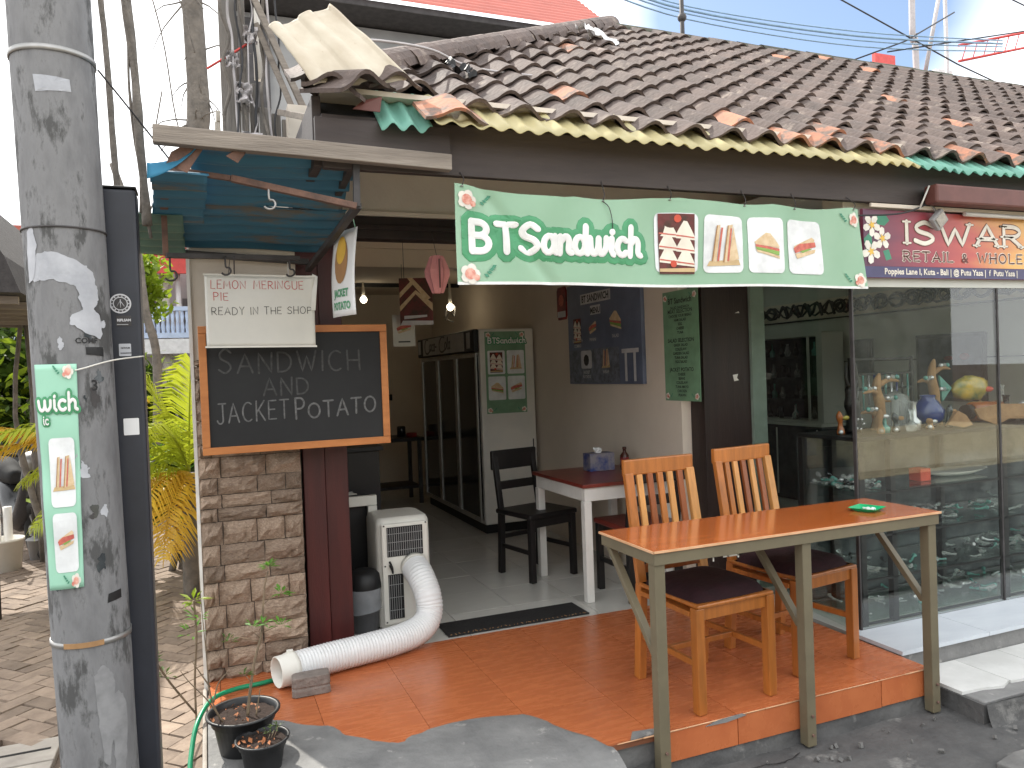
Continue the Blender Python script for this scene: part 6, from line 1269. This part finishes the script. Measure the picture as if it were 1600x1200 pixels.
GP('glass_edge', 'steel_dark', (3.112, 3.032, .181), (3.122, 3.052, 2.03)); GP('mullion', 'steel_dark', (4.195, 3.036, .181), (4.207, 3.052, 1.985)); GP('mullion', 'steel_dark', (5.5, 3.036, .181), (5.512, 3.052, 1.985))
GP('bottom_rail', 'black', (3.122, 3.034, .1815), (7, 3.04, .20))
GP('end_wall', 'plaster_grey', (6.16, 3.0, -.03), (9.2, 3.1, 2.4))
# frieze: carved scroll band
GP('frieze_band', 'plaster_in', (5.985, 3.2, 2.055), (5.999, 9, 2.245)); GP('frieze_line', 'frieze', (5.983, 3.2, 2.035), (5.999, 9, 2.047)); GP('wall_line', 'frieze', (5.985, 3.2, 1.585), (5.999, 9, 1.594))
mb = MB(); rq.seed(8); y = 3.6
while y < 8.6:
    kind = rq.randrange(3); z = 2.15
    if kind == 0: mb.tube([(5.978, y + .09 * math.cos(a) * (1 - a / 16) , z + .075 * math.sin(a) * (1 - a / 16)) for a in [q * .4 for q in range(28)]], .013, 5)
    elif kind == 1: mb.tube(smooth_pts([(5.978, y - .1, z - .07), (5.978, y - .03, z + .07), (5.978, y + .04, z - .04), (5.978, y + .1, z + .06)], 5), .015, 5)
    else: mb.tube([(5.978, y + .07 * math.cos(a), z + .06 * math.sin(a)) for a in [q * .4 for q in range(17)]], .014, 5); mb.tube([(5.978, y - .07, z), (5.978, y + .07, z + .03)], .012, 5)
    y += .17
for k in (0, 1): mb.tube([(5.978, 3.5 + i * .06, 2.15 + .065 * math.sin(i * .9 + k * 3.14)) for i in range(85)], .011, 5)
mb.build('carved_scroll', 'frieze', gs)
# wall cabinet with glassware
wc = thing('wall_cabinet', 'glazed wall cabinet full of dark glassware inside the souvenir shop', 'cabinet', (5.8, 6.7, .9))
MB().box((5.70, 5.95, .98), (5.98, 6.03, 1.90)).build('side_panel', 'plaster_grey', wc, bevel=.003); MB().box((5.70, 8.2, .98), (5.98, 8.25, 1.90)).build('side_panel', 'plaster_grey', wc); MB().box((5.96, 6.03, 1.0), (5.985, 8.2, 1.88)).build('back_panel', 'mirror_grey', wc)
for z in (.98, 1.20, 1.42, 1.64, 1.86): MB().box((5.70, 6.03, z), (5.96, 8.2, z + .022)).build('shelf', 'plaster_grey' if z in (.98, 1.86) else 'mirror_grey', wc)
for y in (6.12, 7.15): MB().box((5.69, y, 1.0), (5.70, y + .03, 1.86)).build('door_stile', 'plaster_grey', wc)
MB().box((5.62, 5.9, .18), (5.98, 8.3, .95)).build('base_unit', 'mirror_grey', wc, bevel=.004); MB().box((5.60, 5.88, .952), (5.98, 8.32, .978)).build('base_top', 'plaster_grey', wc)
for i in range(4): MB().box((5.615, 5.95 + i * .58, .22), (5.619, 5.97 + i * .58, .92)).build('door_stile', 'plaster_grey', wc)
rq.seed(21); gl = [MB().lathe((0, 0, 0), pr, 10).mesh('glass_bottle') for pr in ([(0, 0), (.03, 0), (.032, .06), (.01, .09), (.01, .15), (.014, .155)], [(0, 0), (.02, 0), (.035, .04), (.02, .075), (.012, .12), (.018, .13)], [(0, 0), (.025, 0), (.025, .11), (.02, .12)])]
for g_ in gl: g_.materials.append(M['glass_dark'])
for z in (1.003, 1.223, 1.443, 1.663):
    for i in range(15):
        o = inst('glass_bottle', gl[rq.randrange(3)], None, (5.78 + rq.uniform(-.04, .1), 6.1 + i * .138 + rq.uniform(-.02, .02), z), (0, 0, 0), (1, 1, rq.uniform(.8, 1.2)), ('glass_dark', 'clear_glass', 'glass_dark', 'teal_blob')[rq.randrange(4)] if 1 else None); setp(o, 'small glass bottle on a shelf of the wall cabinet in the souvenir shop', 'glass bottle', 'glassware in the wall cabinet')
def framed(nm, lab, y0, y1, z0, z1, mt):
    t = thing(nm, lab, 'picture', (5.97, (y0 + y1) / 2, z0))
    MB().box((5.955, y0, z0), (5.982, y1, z1)).build('frame', 'black', t, bevel=.003); MB().box((5.950, y0 + .03, z0 + .03), (5.954, y1 - .03, z1 - .03)).build('print', mt, t); return t
framed('framed_notice', 'small dark framed notice on the souvenir shop wall', 5.58, 5.82, 1.45, 1.80, 'mirror_grey')
pc = framed('framed_picture', 'large dark framed picture with red spots on the souvenir shop wall', 4.42, 5.08, 1.22, 1.80, 'wallpaper_dark')
mb = MB(); mb.blob((5.945, 4.6, 1.60), .05, 8, 6, (.1, 1, .6)); mb.blob((5.945, 4.75, 1.59), .05, 8, 6, (.1, 1, .4)); mb.build('red_print', 'can_red', pc)
# display case behind the front glass
dc = thing('display_case', 'black framed glass display case behind the shop window', 'display case', (4.2, 3.4, .178))
DX0, DX1, DY0, DY1, DZ = 3.20, 5.6, 3.10, 3.55, 1.17
MB().box((DX0, DY0, DZ), (DX1, DY1, DZ + .022)).build('top_shelf', 'black', dc, bevel=.003)
for x in (DX0, 3.42, 4.3, DX1 - .035):
    for y in (DY0, DY1 - .035): MB().box((x, y, .18), (x + .035, y + .035, DZ - .001)).build('post', 'black', dc)
for z in (.20, .43, .66, .89):
    MB().box((DX0 + .04, DY0 + .02, z), (DX1 - .04, DY1 - .02, z + .008)).build('glass_shelf', 'case_glass', dc)
    MB().box((DX0, DY1 - .012, z - .012), (DX1, DY1, z + .003)).build('shelf_rail', 'black', dc); MB().box((DX0 + .036, DY0, z - .012), (DX1 - .036, DY0 + .012, z - .001)).build('shelf_rail', 'black', dc)
MB().box((DX0, DY1 + .002, .18), (DX1, DY1 + .012, DZ)).build('back_panel', 'mirror_grey', dc)
rq.seed(31); pipes = []
for k in range(4):
    mb = MB(); q = smooth_pts([(0, 0, .012), (.03 + .01 * k, .004 * k, .012), (.06 + .012 * k, .01, .014 + .006 * k), (.10, .012, .02)], 3); mb.tube(q, [.008 + .008 * math.exp(-((i - 7) / 1.6) ** 2) + .002 * math.sin(i * 1.7 + k) for i in range(len(q))], 7); me = mb.mesh('glass_pipe'); me.materials.append(M['clear_glass']); pipes.append(me)
zs = (.209, .439, .669, .899)
for n_ in range(232):
    s_ = n_ % 4; z = zs[s_]; pile = .0 if n_ < 150 else .018
    o = inst('glass_pipe', pipes[rq.randrange(4)], None, (rq.uniform(DX0 + .08, DX1 - .35) if s_ != 3 else rq.uniform(3.25, 3.42), rq.uniform(DY0 + .05, DY1 - .10), z + .001 + pile), (rq.uniform(-.2, .2) if pile else 0, rq.uniform(-.15, .05) if pile else 0, rq.uniform(0, 6.28)), (rq.uniform(.55, .95),) * 3, ('clear_glass', 'clear_glass', 'foil', 'clear_glass', 'clear_glass', 'glass_dark', 'clear_glass', 'teal_blob')[rq.randrange(8)])
    setp(o, 'small clear glass pipe heaped on the shelves of the window display case', 'glass pipe', 'glass pipes in the display case')
def solo(nm, lab, cat, mt, mb, **k): o = mb.build(nm, mt, **k); setp(o, lab, cat); return o
T0 = DZ + .023
solo('tumbled_bowl', 'shallow pale stone dish on the upper glass shelf', 'dish', 'laminate', MB().lathe((4.15, 3.3, .899), [(0, 0), (.10, 0), (.18, .03), (.17, .03), (.09, .008), (0, .008)], 20, 1.4, .6))
solo('orange_box', 'bright orange small box under the case top', 'box', 'red_thing', MB().box((3.76, 3.2, .899), (3.84, 3.28, .97)), bevel=.003)
# driftwood and vases on top
def driftwood(lab, x, y, h, sd):
    t = thing('driftwood_stand', lab, 'stand', (x, y, T0)); rr_ = random.Random(sd)
    MB().tube(smooth_pts([(x, y, T0), (x + .01, y, T0 + h * .4), (x - .015, y, T0 + h * .75), (x + .01, y, T0 + h)], 5), [.05, .045, .04, .035, .03, .028, .03, .03, .028, .026, .025, .024, .022, .018, .012, .006], 9).build('stem', 'wood_tan', t)
    for i in range(4):
        a = rr_.uniform(-1, 1) + (0 if i % 2 else math.pi); z = T0 + h * (.25 + .18 * i); MB().tube(smooth_pts([(x, y, z), (x + .07 * math.cos(a), y + .03 * math.sin(a), z + .03), (x + .16 * math.cos(a), y + .04 * math.sin(a), z + .02)], 4), [.018, .017, .016, .015, .014, .012, .01, .007, .003], 7).build('branch', 'wood_tan', t)
        for q in range(3): MB().blob((x + (.06 + .04 * q) * math.cos(a), y - .02, z + .045), .014, 8, 6).build('glass_bead', ('foil', 'clear_glass', 'teal_blob')[q], t)
    return t
driftwood('driftwood stand hung with glass beads at the left of the case top', 3.60, 3.33, .33, 1); driftwood('tall curved driftwood stand with flat wooden plate near the case middle', 4.10, 3.38, .40, 2)
fg = thing('dark_figurine', 'dark carved figurine with raised horns at the left end of the case top', 'figurine', (3.42, 3.35, T0))
MB().tube(smooth_pts([(3.42, 3.35, T0), (3.43, 3.35, T0 + .1), (3.41, 3.35, T0 + .2), (3.42, 3.35, T0 + .27)], 4), [.05, .045, .04, .04, .035, .04, .045, .04, .03, .03, .035, .03, .012], 10).build('body', 'black_wood', fg)
for s in (-1, 1): MB().tube(smooth_pts([(3.42, 3.35, T0 + .24), (3.42 + s * .04, 3.35, T0 + .30), (3.42 + s * .03, 3.35, T0 + .40)], 4), [.012, .012, .011, .01, .009, .008, .006, .004, .002], 6).build('horn', 'black_wood', fg)
mb = MB(); [mb.blob((3.42 + .03 * math.cos(a), 3.30, T0 + .05 + .03 * math.sin(a)), .008, 6, 5) for a in range(6)]; mb.build('glass_bead', 'foil', fg)
solo('blue_vase', 'round dark blue glass vase on the display case', 'vase', 'glass_blue', MB().lathe((3.95, 3.30, T0), [(0, 0), (.04, 0), (.085, .05), (.09, .10), (.06, .15), (.04, .17), (.045, .19)], 20))
solo('clear_dome', 'clear glass dome on the display case behind the blue vase', 'glass dome', 'clear_glass', MB().lathe((3.86, 3.45, T0), [(.09, 0), (.09, .14), (.07, .19), (0, .22)], 20))
for i, (x, y, r, h, mt, nm, lab) in enumerate(((3.52, 3.22, .028, .10, 'teal_blob', 'small_bong', 'little teal glass water pipe left of the driftwood'), (3.70, 3.2, .03, .12, 'clear_glass', 'small_bong', 'clear glass water pipe right of the first driftwood'), (3.78, 3.25, .035, .16, 'foil', 'small_bong', 'silvery glass water pipe beside the driftwood'), (4.62, 3.3, .05, .16, 'glass_dark', 'small_bong', 'dark bulbous water pipe behind the wooden sign'), (4.72, 3.4, .04, .22, 'clear_glass', 'small_bong', 'tall clear glass water pipe at the right of the yellow fish'), (4.95, 3.35, .05, .13, 'teal_blob', 'small_bong', 'teal glass water pipe by the right window post'), (5.1, 3.35, .05, .2, 'clear_glass', 'small_bong', 'clear glass water pipe right of the window post'))):
    solo(nm, lab, 'water pipe', mt, MB().lathe((x, y, T0), [(0, 0), (r, 0), (r * 1.1, h * .3), (r * .4, h * .45), (r * .35, h * .9), (r * .5, h)], 14))
rq.seed(77)
for i, (x, y, lab) in enumerate(((3.28, 3.3, 'left of the horned figurine'), (3.47, 3.2, 'right of the horned figurine'), (3.58, 3.2, 'in front of the first driftwood'), (3.66, 3.42, 'behind the first driftwood'), (3.84, 3.2, 'in front of the glass dome'), (4.02, 3.22, 'left of the tall driftwood'), (4.2, 3.45, 'behind the tall driftwood'), (4.56, 3.42, 'behind the yellow fish'), (4.85, 3.25, 'right of the foil packet'), (5.0, 3.22, 'near the right window post'), (5.25, 3.3, 'far right of the case top'))):
    t = thing('ornament', 'small golden brown glass and wood ornament ' + lab, 'ornament', (x, y, T0)); h = rq.uniform(.06, .15)
    MB().tube(smooth_pts([(x, y, T0), (x + rq.uniform(-.01, .01), y, T0 + h * .5), (x + rq.uniform(-.02, .02), y, T0 + h)], 4), [.02, .024, .02, .014, .012, .018, .02, .012, .004], 9).build('body', ('amber', 'wood_tan', 'glass_dark')[i % 3], t)
    MB().blob((x + .03, y - .01, T0 + h * .7), .016, 8, 6, (1.6, .6, .8)).build('wing', ('fish_yellow', 'foil', 'wood_tan')[i % 3], t); MB().blob((x - .02, y - .02, T0 + .015), .014, 8, 6).build('bead', ('foil', 'clear_glass')[i % 2], t)
yf = thing('glass_fish', 'large yellow and green glass fish standing above the amber jar', 'figurine', (4.42, 3.36, T0))
mb = MB(); mb.blob((4.40, 3.37, T0 + .21), .11, 16, 12, (1.45, .35, .72), .25); mb.build('body', 'fish_yellow', yf); mb = MB(); mb.poly3([(4.24, 3.37, T0 + .22), (4.14, 3.37, T0 + .30), (4.16, 3.37, T0 + .14)], (0, 1, 0), .012); mb.build('tail', 'teal_blob', yf); MB().blob((4.535, 3.35, T0 + .20), .03, 10, 8, (1.3, .6, .6)).build('mouth', 'red_thing', yf); MB().tube([(4.40, 3.37, T0), (4.40, 3.37, T0 + .12)], .02, 8).build('stand', 'wood_tan', yf)
aj = thing('amber_jar', 'amber brown glass jar lying in the middle of the display case', 'jar', (4.36, 3.25, T0)); MB().tube([(4.26, 3.27, T0 + .075), (4.28, 3.27, T0 + .075), (4.48, 3.25, T0 + .075), (4.50, 3.25, T0 + .075)], [.05, .06, .06, .045], 18).build('body', 'amber', aj); MB().tube([(4.22, 3.27, T0 + .075), (4.265, 3.27, T0 + .075)], .045, 16).build('cap', 'black', aj)
mb = MB(); mb.poly3([(4.16, 3.16, T0 + .10), (4.20, 3.16, T0 + .04), (4.32, 3.14, T0 + .0), (4.42, 3.14, T0 + .03), (4.60, 3.15, T0 + .02), (4.78, 3.15, T0 + .05), (4.80, 3.17, T0 + .14), (4.6, 3.18, T0 + .11), (4.4, 3.18, T0 + .12)], (0, 1, 0), .012); ws_ = mb.build('wooden_sign', 'wood_tan', None, bevel=.003); setp(ws_, 'irregular slab of brown wood leaning at the front of the case top', 'wooden slab')
solo('leaf_plate', 'tan leaf shaped wooden dish left of the wooden slab', 'dish', 'wood_tan', MB().add([(3.96, 3.18, T0 + .02), (4.02, 3.16, T0 + .10), (4.1, 3.17, T0 + .07), (4.14, 3.16, T0 + .01), (4.05, 3.15, T0), (3.96, 3.2, T0 + .01), (4.02, 3.19, T0 + .09), (4.1, 3.2, T0 + .06)], [(0, 4, 3, 2, 1), (5, 6, 7), (0, 1, 6, 5), (1, 2, 7, 6)]))
solo('foil_bundle', 'crumpled silver foil packet at the right of the amber jar', 'packet', 'foil', MB().blob((4.68, 3.22, T0 + .06), .06, 9, 7, (1, .6, .9), .8))
mb = MB(); 
for (x0, x1, z0, z1) in ((4.60, 4.605, .03, .09), (4.635, 4.64, .03, .09), (4.60, 4.64, .03, .035), (4.60, 4.64, .085, .09)): mb.box((x0, 3.138, T0 + z0), (x1, 3.142, T0 + z1))
mb.build('white_mark', 'paper', ws_)
rk = thing('bead_rack', 'dark wire rack of bead strings behind the driftwood in the souvenir shop', 'rack', (4.1, 3.9, .178))
for x in (3.95, 4.5): MB().box((x, 3.88, .18), (x + .02, 3.90, 1.62)).build('upright', 'black', rk)
for z in (1.60, 1.50, 1.40): MB().box((3.97, 3.882, z), (4.5, 3.898, z + .015)).build('rail', 'black', rk)
for i in range(10): MB().tube([(4.0 + i * .05, 3.87, 1.5), (4.0 + i * .05, 3.87, 1.2 + .05 * (i % 3))], .008, 5).build('bead_string', ('glass_dark', 'teal_blob', 'foil', 'glass_blue')[i % 4], rk)
# sign board
sg = thing('souvenir_sign', 'maroon ISWARA retail and wholesale sign with frangipani flowers', 'sign', (4.3, 2.99, 2.03))
S = plane((3.17, 2.999, 2.028), (1, 0, 0), (0, 0, 1), (0, -1, 0)); SL = 2.2
pbox(MB(), S, 0, 0, SL, .355, -.02, 0).build('board', 'sign_maroon', sg, bevel=.002)
def grad(polys, mt, h): 
    mb = MB()
    for p in polys: patch(mb, p, S, h, 1)
    mb.build('colour_print', mt, sg)
m_ = bpy.data.materials.new('sign_gradient'); m_.use_nodes = True; N = m_.node_tree.nodes; K = m_.node_tree.links.new; b = N['Principled BSDF']; b.inputs['Roughness'].default_value = .4
t = N.new('ShaderNodeTexCoord'); sx = N.new('ShaderNodeSeparateXYZ'); K(t.outputs['Object'], sx.inputs[0])
r1 = N.new('ShaderNodeValToRGB'); r1.color_ramp.elements[0].color = (.10, .035, .07, 1); r1.color_ramp.elements[1].color = (.75, .42, .12, 1); e = r1.color_ramp.elements.new(.38); e.color = (.32, .05, .07, 1); e = r1.color_ramp.elements.new(.62); e.color = (.5, .10, .08, 1)
mr = N.new('ShaderNodeMapRange'); mr.inputs[1].default_value = -1.13; mr.inputs[2].default_value = .1; K(sx.outputs[0], mr.inputs[0]); 
nz = N.new('ShaderNodeTexNoise'); nz.inputs['Scale'].default_value = 3; ad = N.new('ShaderNodeMath'); ad.operation = 'MULTIPLY_ADD'; ad.inputs[1].default_value = .5; K(nz.outputs[0], ad.inputs[0]); K(mr.outputs[0], ad.inputs[2]); sb_ = N.new('ShaderNodeMath'); sb_.operation = 'SUBTRACT'; sb_.inputs[1].default_value = .25; K(ad.outputs[0], sb_.inputs[0]); K(sb_.outputs[0], r1.inputs[0]); K(r1.outputs[0], b.inputs[0])
M['sign_gradient'] = m_
mb = MB(); pbox(mb, S, .0, .062, SL, .352, .0005, .0015); mb.build('colour_print', 'sign_gradient', sg)
mb = MB(); pbox(mb, S, .0, .002, SL, .060, .0005, .0015); mb.build('blue_band', 'sign_blue', sg)
mb = MB(); strokes(mb, 'ISWARA', S, .292, .186, .112, .0165, gap=.22, height=.0012, off=.002, xs=2.1, serif=.030); mb.build('lettering_edge', 'sign_brown', sg)
mb = MB(); strokes(mb, 'ISWARA', S, .292, .186, .112, .0115, gap=.22, height=.0012, off=.0042, xs=2.1, serif=.026); mb.build('lettering', 'sign_cream', sg)
mb = MB(); strokes(mb, 'RETAIL', S, .275, .092, .050, .0078, gap=.35, height=.001, off=.002, xs=1.5, serif=.010); ftext(mb, '&', S, .70, .090, .072, .0032, bold=.004, xs=1.2); strokes(mb, 'WHOLESALE', S, .83, .092, .050, .0078, gap=.35, height=.001, off=.002, xs=1.5, serif=.010); mb.build('lettering_edge', 'sign_cream', sg)
mb = MB(); strokes(mb, 'RETAIL', S, .275, .092, .050, .0042, gap=.35, height=.001, off=.004, xs=1.5, serif=.007); ftext(mb, '&', S, .70, .090, .072, .0050, bold=.0005, xs=1.2); strokes(mb, 'WHOLESALE', S, .83, .092, .050, .0042, gap=.35, height=.001, off=.004, xs=1.5, serif=.007); mb.build('lettering', 'sign_brown', sg)
mb = MB(); ftext(mb, 'Poppies Lane I, Kuta - Bali | @ Putu Yasa |  f  Putu Yasa |', S, .135, .020, .044, .0035, bold=.0012); mb.build('address_lettering', 'sign_cream', sg)
mb = MB(); patch(mb, [(.13 + .05 * math.cos(a), .30 + .03 * math.sin(a)) for a in range(6)], S, .002, 1); patch(mb, [(.13, .14), (.17, .15), (.19, .10), (.15, .09)], S, .002, 1); patch(mb, [(.0, .20), (.05, .24), (.06, .16), (.02, .12)], S, .002, 1); mb.build('leaf_print', 'leafprint', sg)
mb = MB(); mb2 = MB(); kk = 0
for cx_, cy_, s in ((.055, .272, .058), (.125, .205, .058), (.045, .135, .062)):
    for i in range(5):
        a = i * 1.2566 + .4 + cx_ * 9; dx_, dy_ = math.cos(a), math.sin(a); kk += 1
        patch(mb, [(cx_ + dx_ * s * t - dy_ * w_ * s, cy_ + dy_ * s * t + dx_ * w_ * s) for t, w_ in ((.05, .05), (.45, .34), (.85, .36), (1.05, .05), (.9, -.22), (.5, -.26))], S, .0025 + kk * .0002, 1)
    patch(mb2, [(cx_ + s * .42 * math.cos(a_) * (1 if q_ % 2 else .45), cy_ + s * .42 * math.sin(a_) * (1 if q_ % 2 else .45)) for q_, a_ in enumerate([q * .6283 for q in range(10)])], S, .0062, 1)
mb.build('petal_print', 'petal_cream', sg); mb2.build('petal_centre_print', 'petal_yellow', sg)
sl = thing('sign_lamp', 'small square floodlight clamped above the letter I of the maroon sign', 'lamp', (3.65, 2.93, 2.30)); MB().cbox((3.655, 2.955, 2.335), (.085, .03, .085), (.3, .7, .2)).build('housing', 'wall_far', sl, bevel=.006); MB().cbox((3.655, 2.937, 2.333), (.06, .006, .06), (.3, .7, .2)).build('lens', 'bark_pale', sl); MB().tube([(3.655, 2.96, 2.36), (3.62, 2.975, 2.43)], .008, 6).build('bracket', 'galv', sl)
tl_ = thing('tube_light', 'slim cream tube light batten running above the maroon sign', 'lamp', (4.4, 2.97, 2.39)); 
for x0 in (3.86, 4.42, 4.98): MB().tube([(x0, 2.962, 2.375), (x0 + .54, 2.962, 2.375)], .012, 10).build('tube', 'laminate', tl_)
MB().box((3.2, 2.97, 2.388), (5.6, 2.984, 2.408)).build('batten', 'plaster', tl_, bevel=.002)
cv = MB().tube(smooth_pts([(3.0, 2.96, 2.33), (3.25, 2.93, 2.34), (3.4, 2.93, 2.36), (3.56, 2.95, 2.41)], 5), .005, 6).build('sign_cable', 'cable'); setp(cv, 'black cable looping between the green banner and the maroon sign', 'cable')
ra = thing('roller_awning', 'brown rolled up awning box above the maroon sign', 'awning', (4.6, 2.9, 2.41)); MB().box((3.55, 2.875, 2.405), (5.8, 2.955, 2.505)).build('cassette', 'maroon_wood' if 0 else 'sign_brown', ra, bevel=.012); MB().tube([(3.545, 2.915, 2.50), (3.50, 2.94, 2.38)], .005, 5).build('pull_cord', 'laminate', ra)
# ================================================================== ACROSS THE LANE (seen in the window reflections)
oh = thing('opposite_shop', 'plain rendered shop house across the lane behind the viewer', 'building', (3, -5.2, 0))
MB().box((-8, -7.2, 0), (16, -6.6, 3.4)).build('wall', 'opp_wall', oh)
for x in (-4.5, 0, 4.5, 9): MB().box((x, -6.59, .1), (x + 2.6, -6.55, 2.4)).build('shutter', 'shade_grey', oh)
MB().box((-8, -6.6, -.03), (16, -1.75, .09)).build('terrace', 'cream_wall', kind='structure')
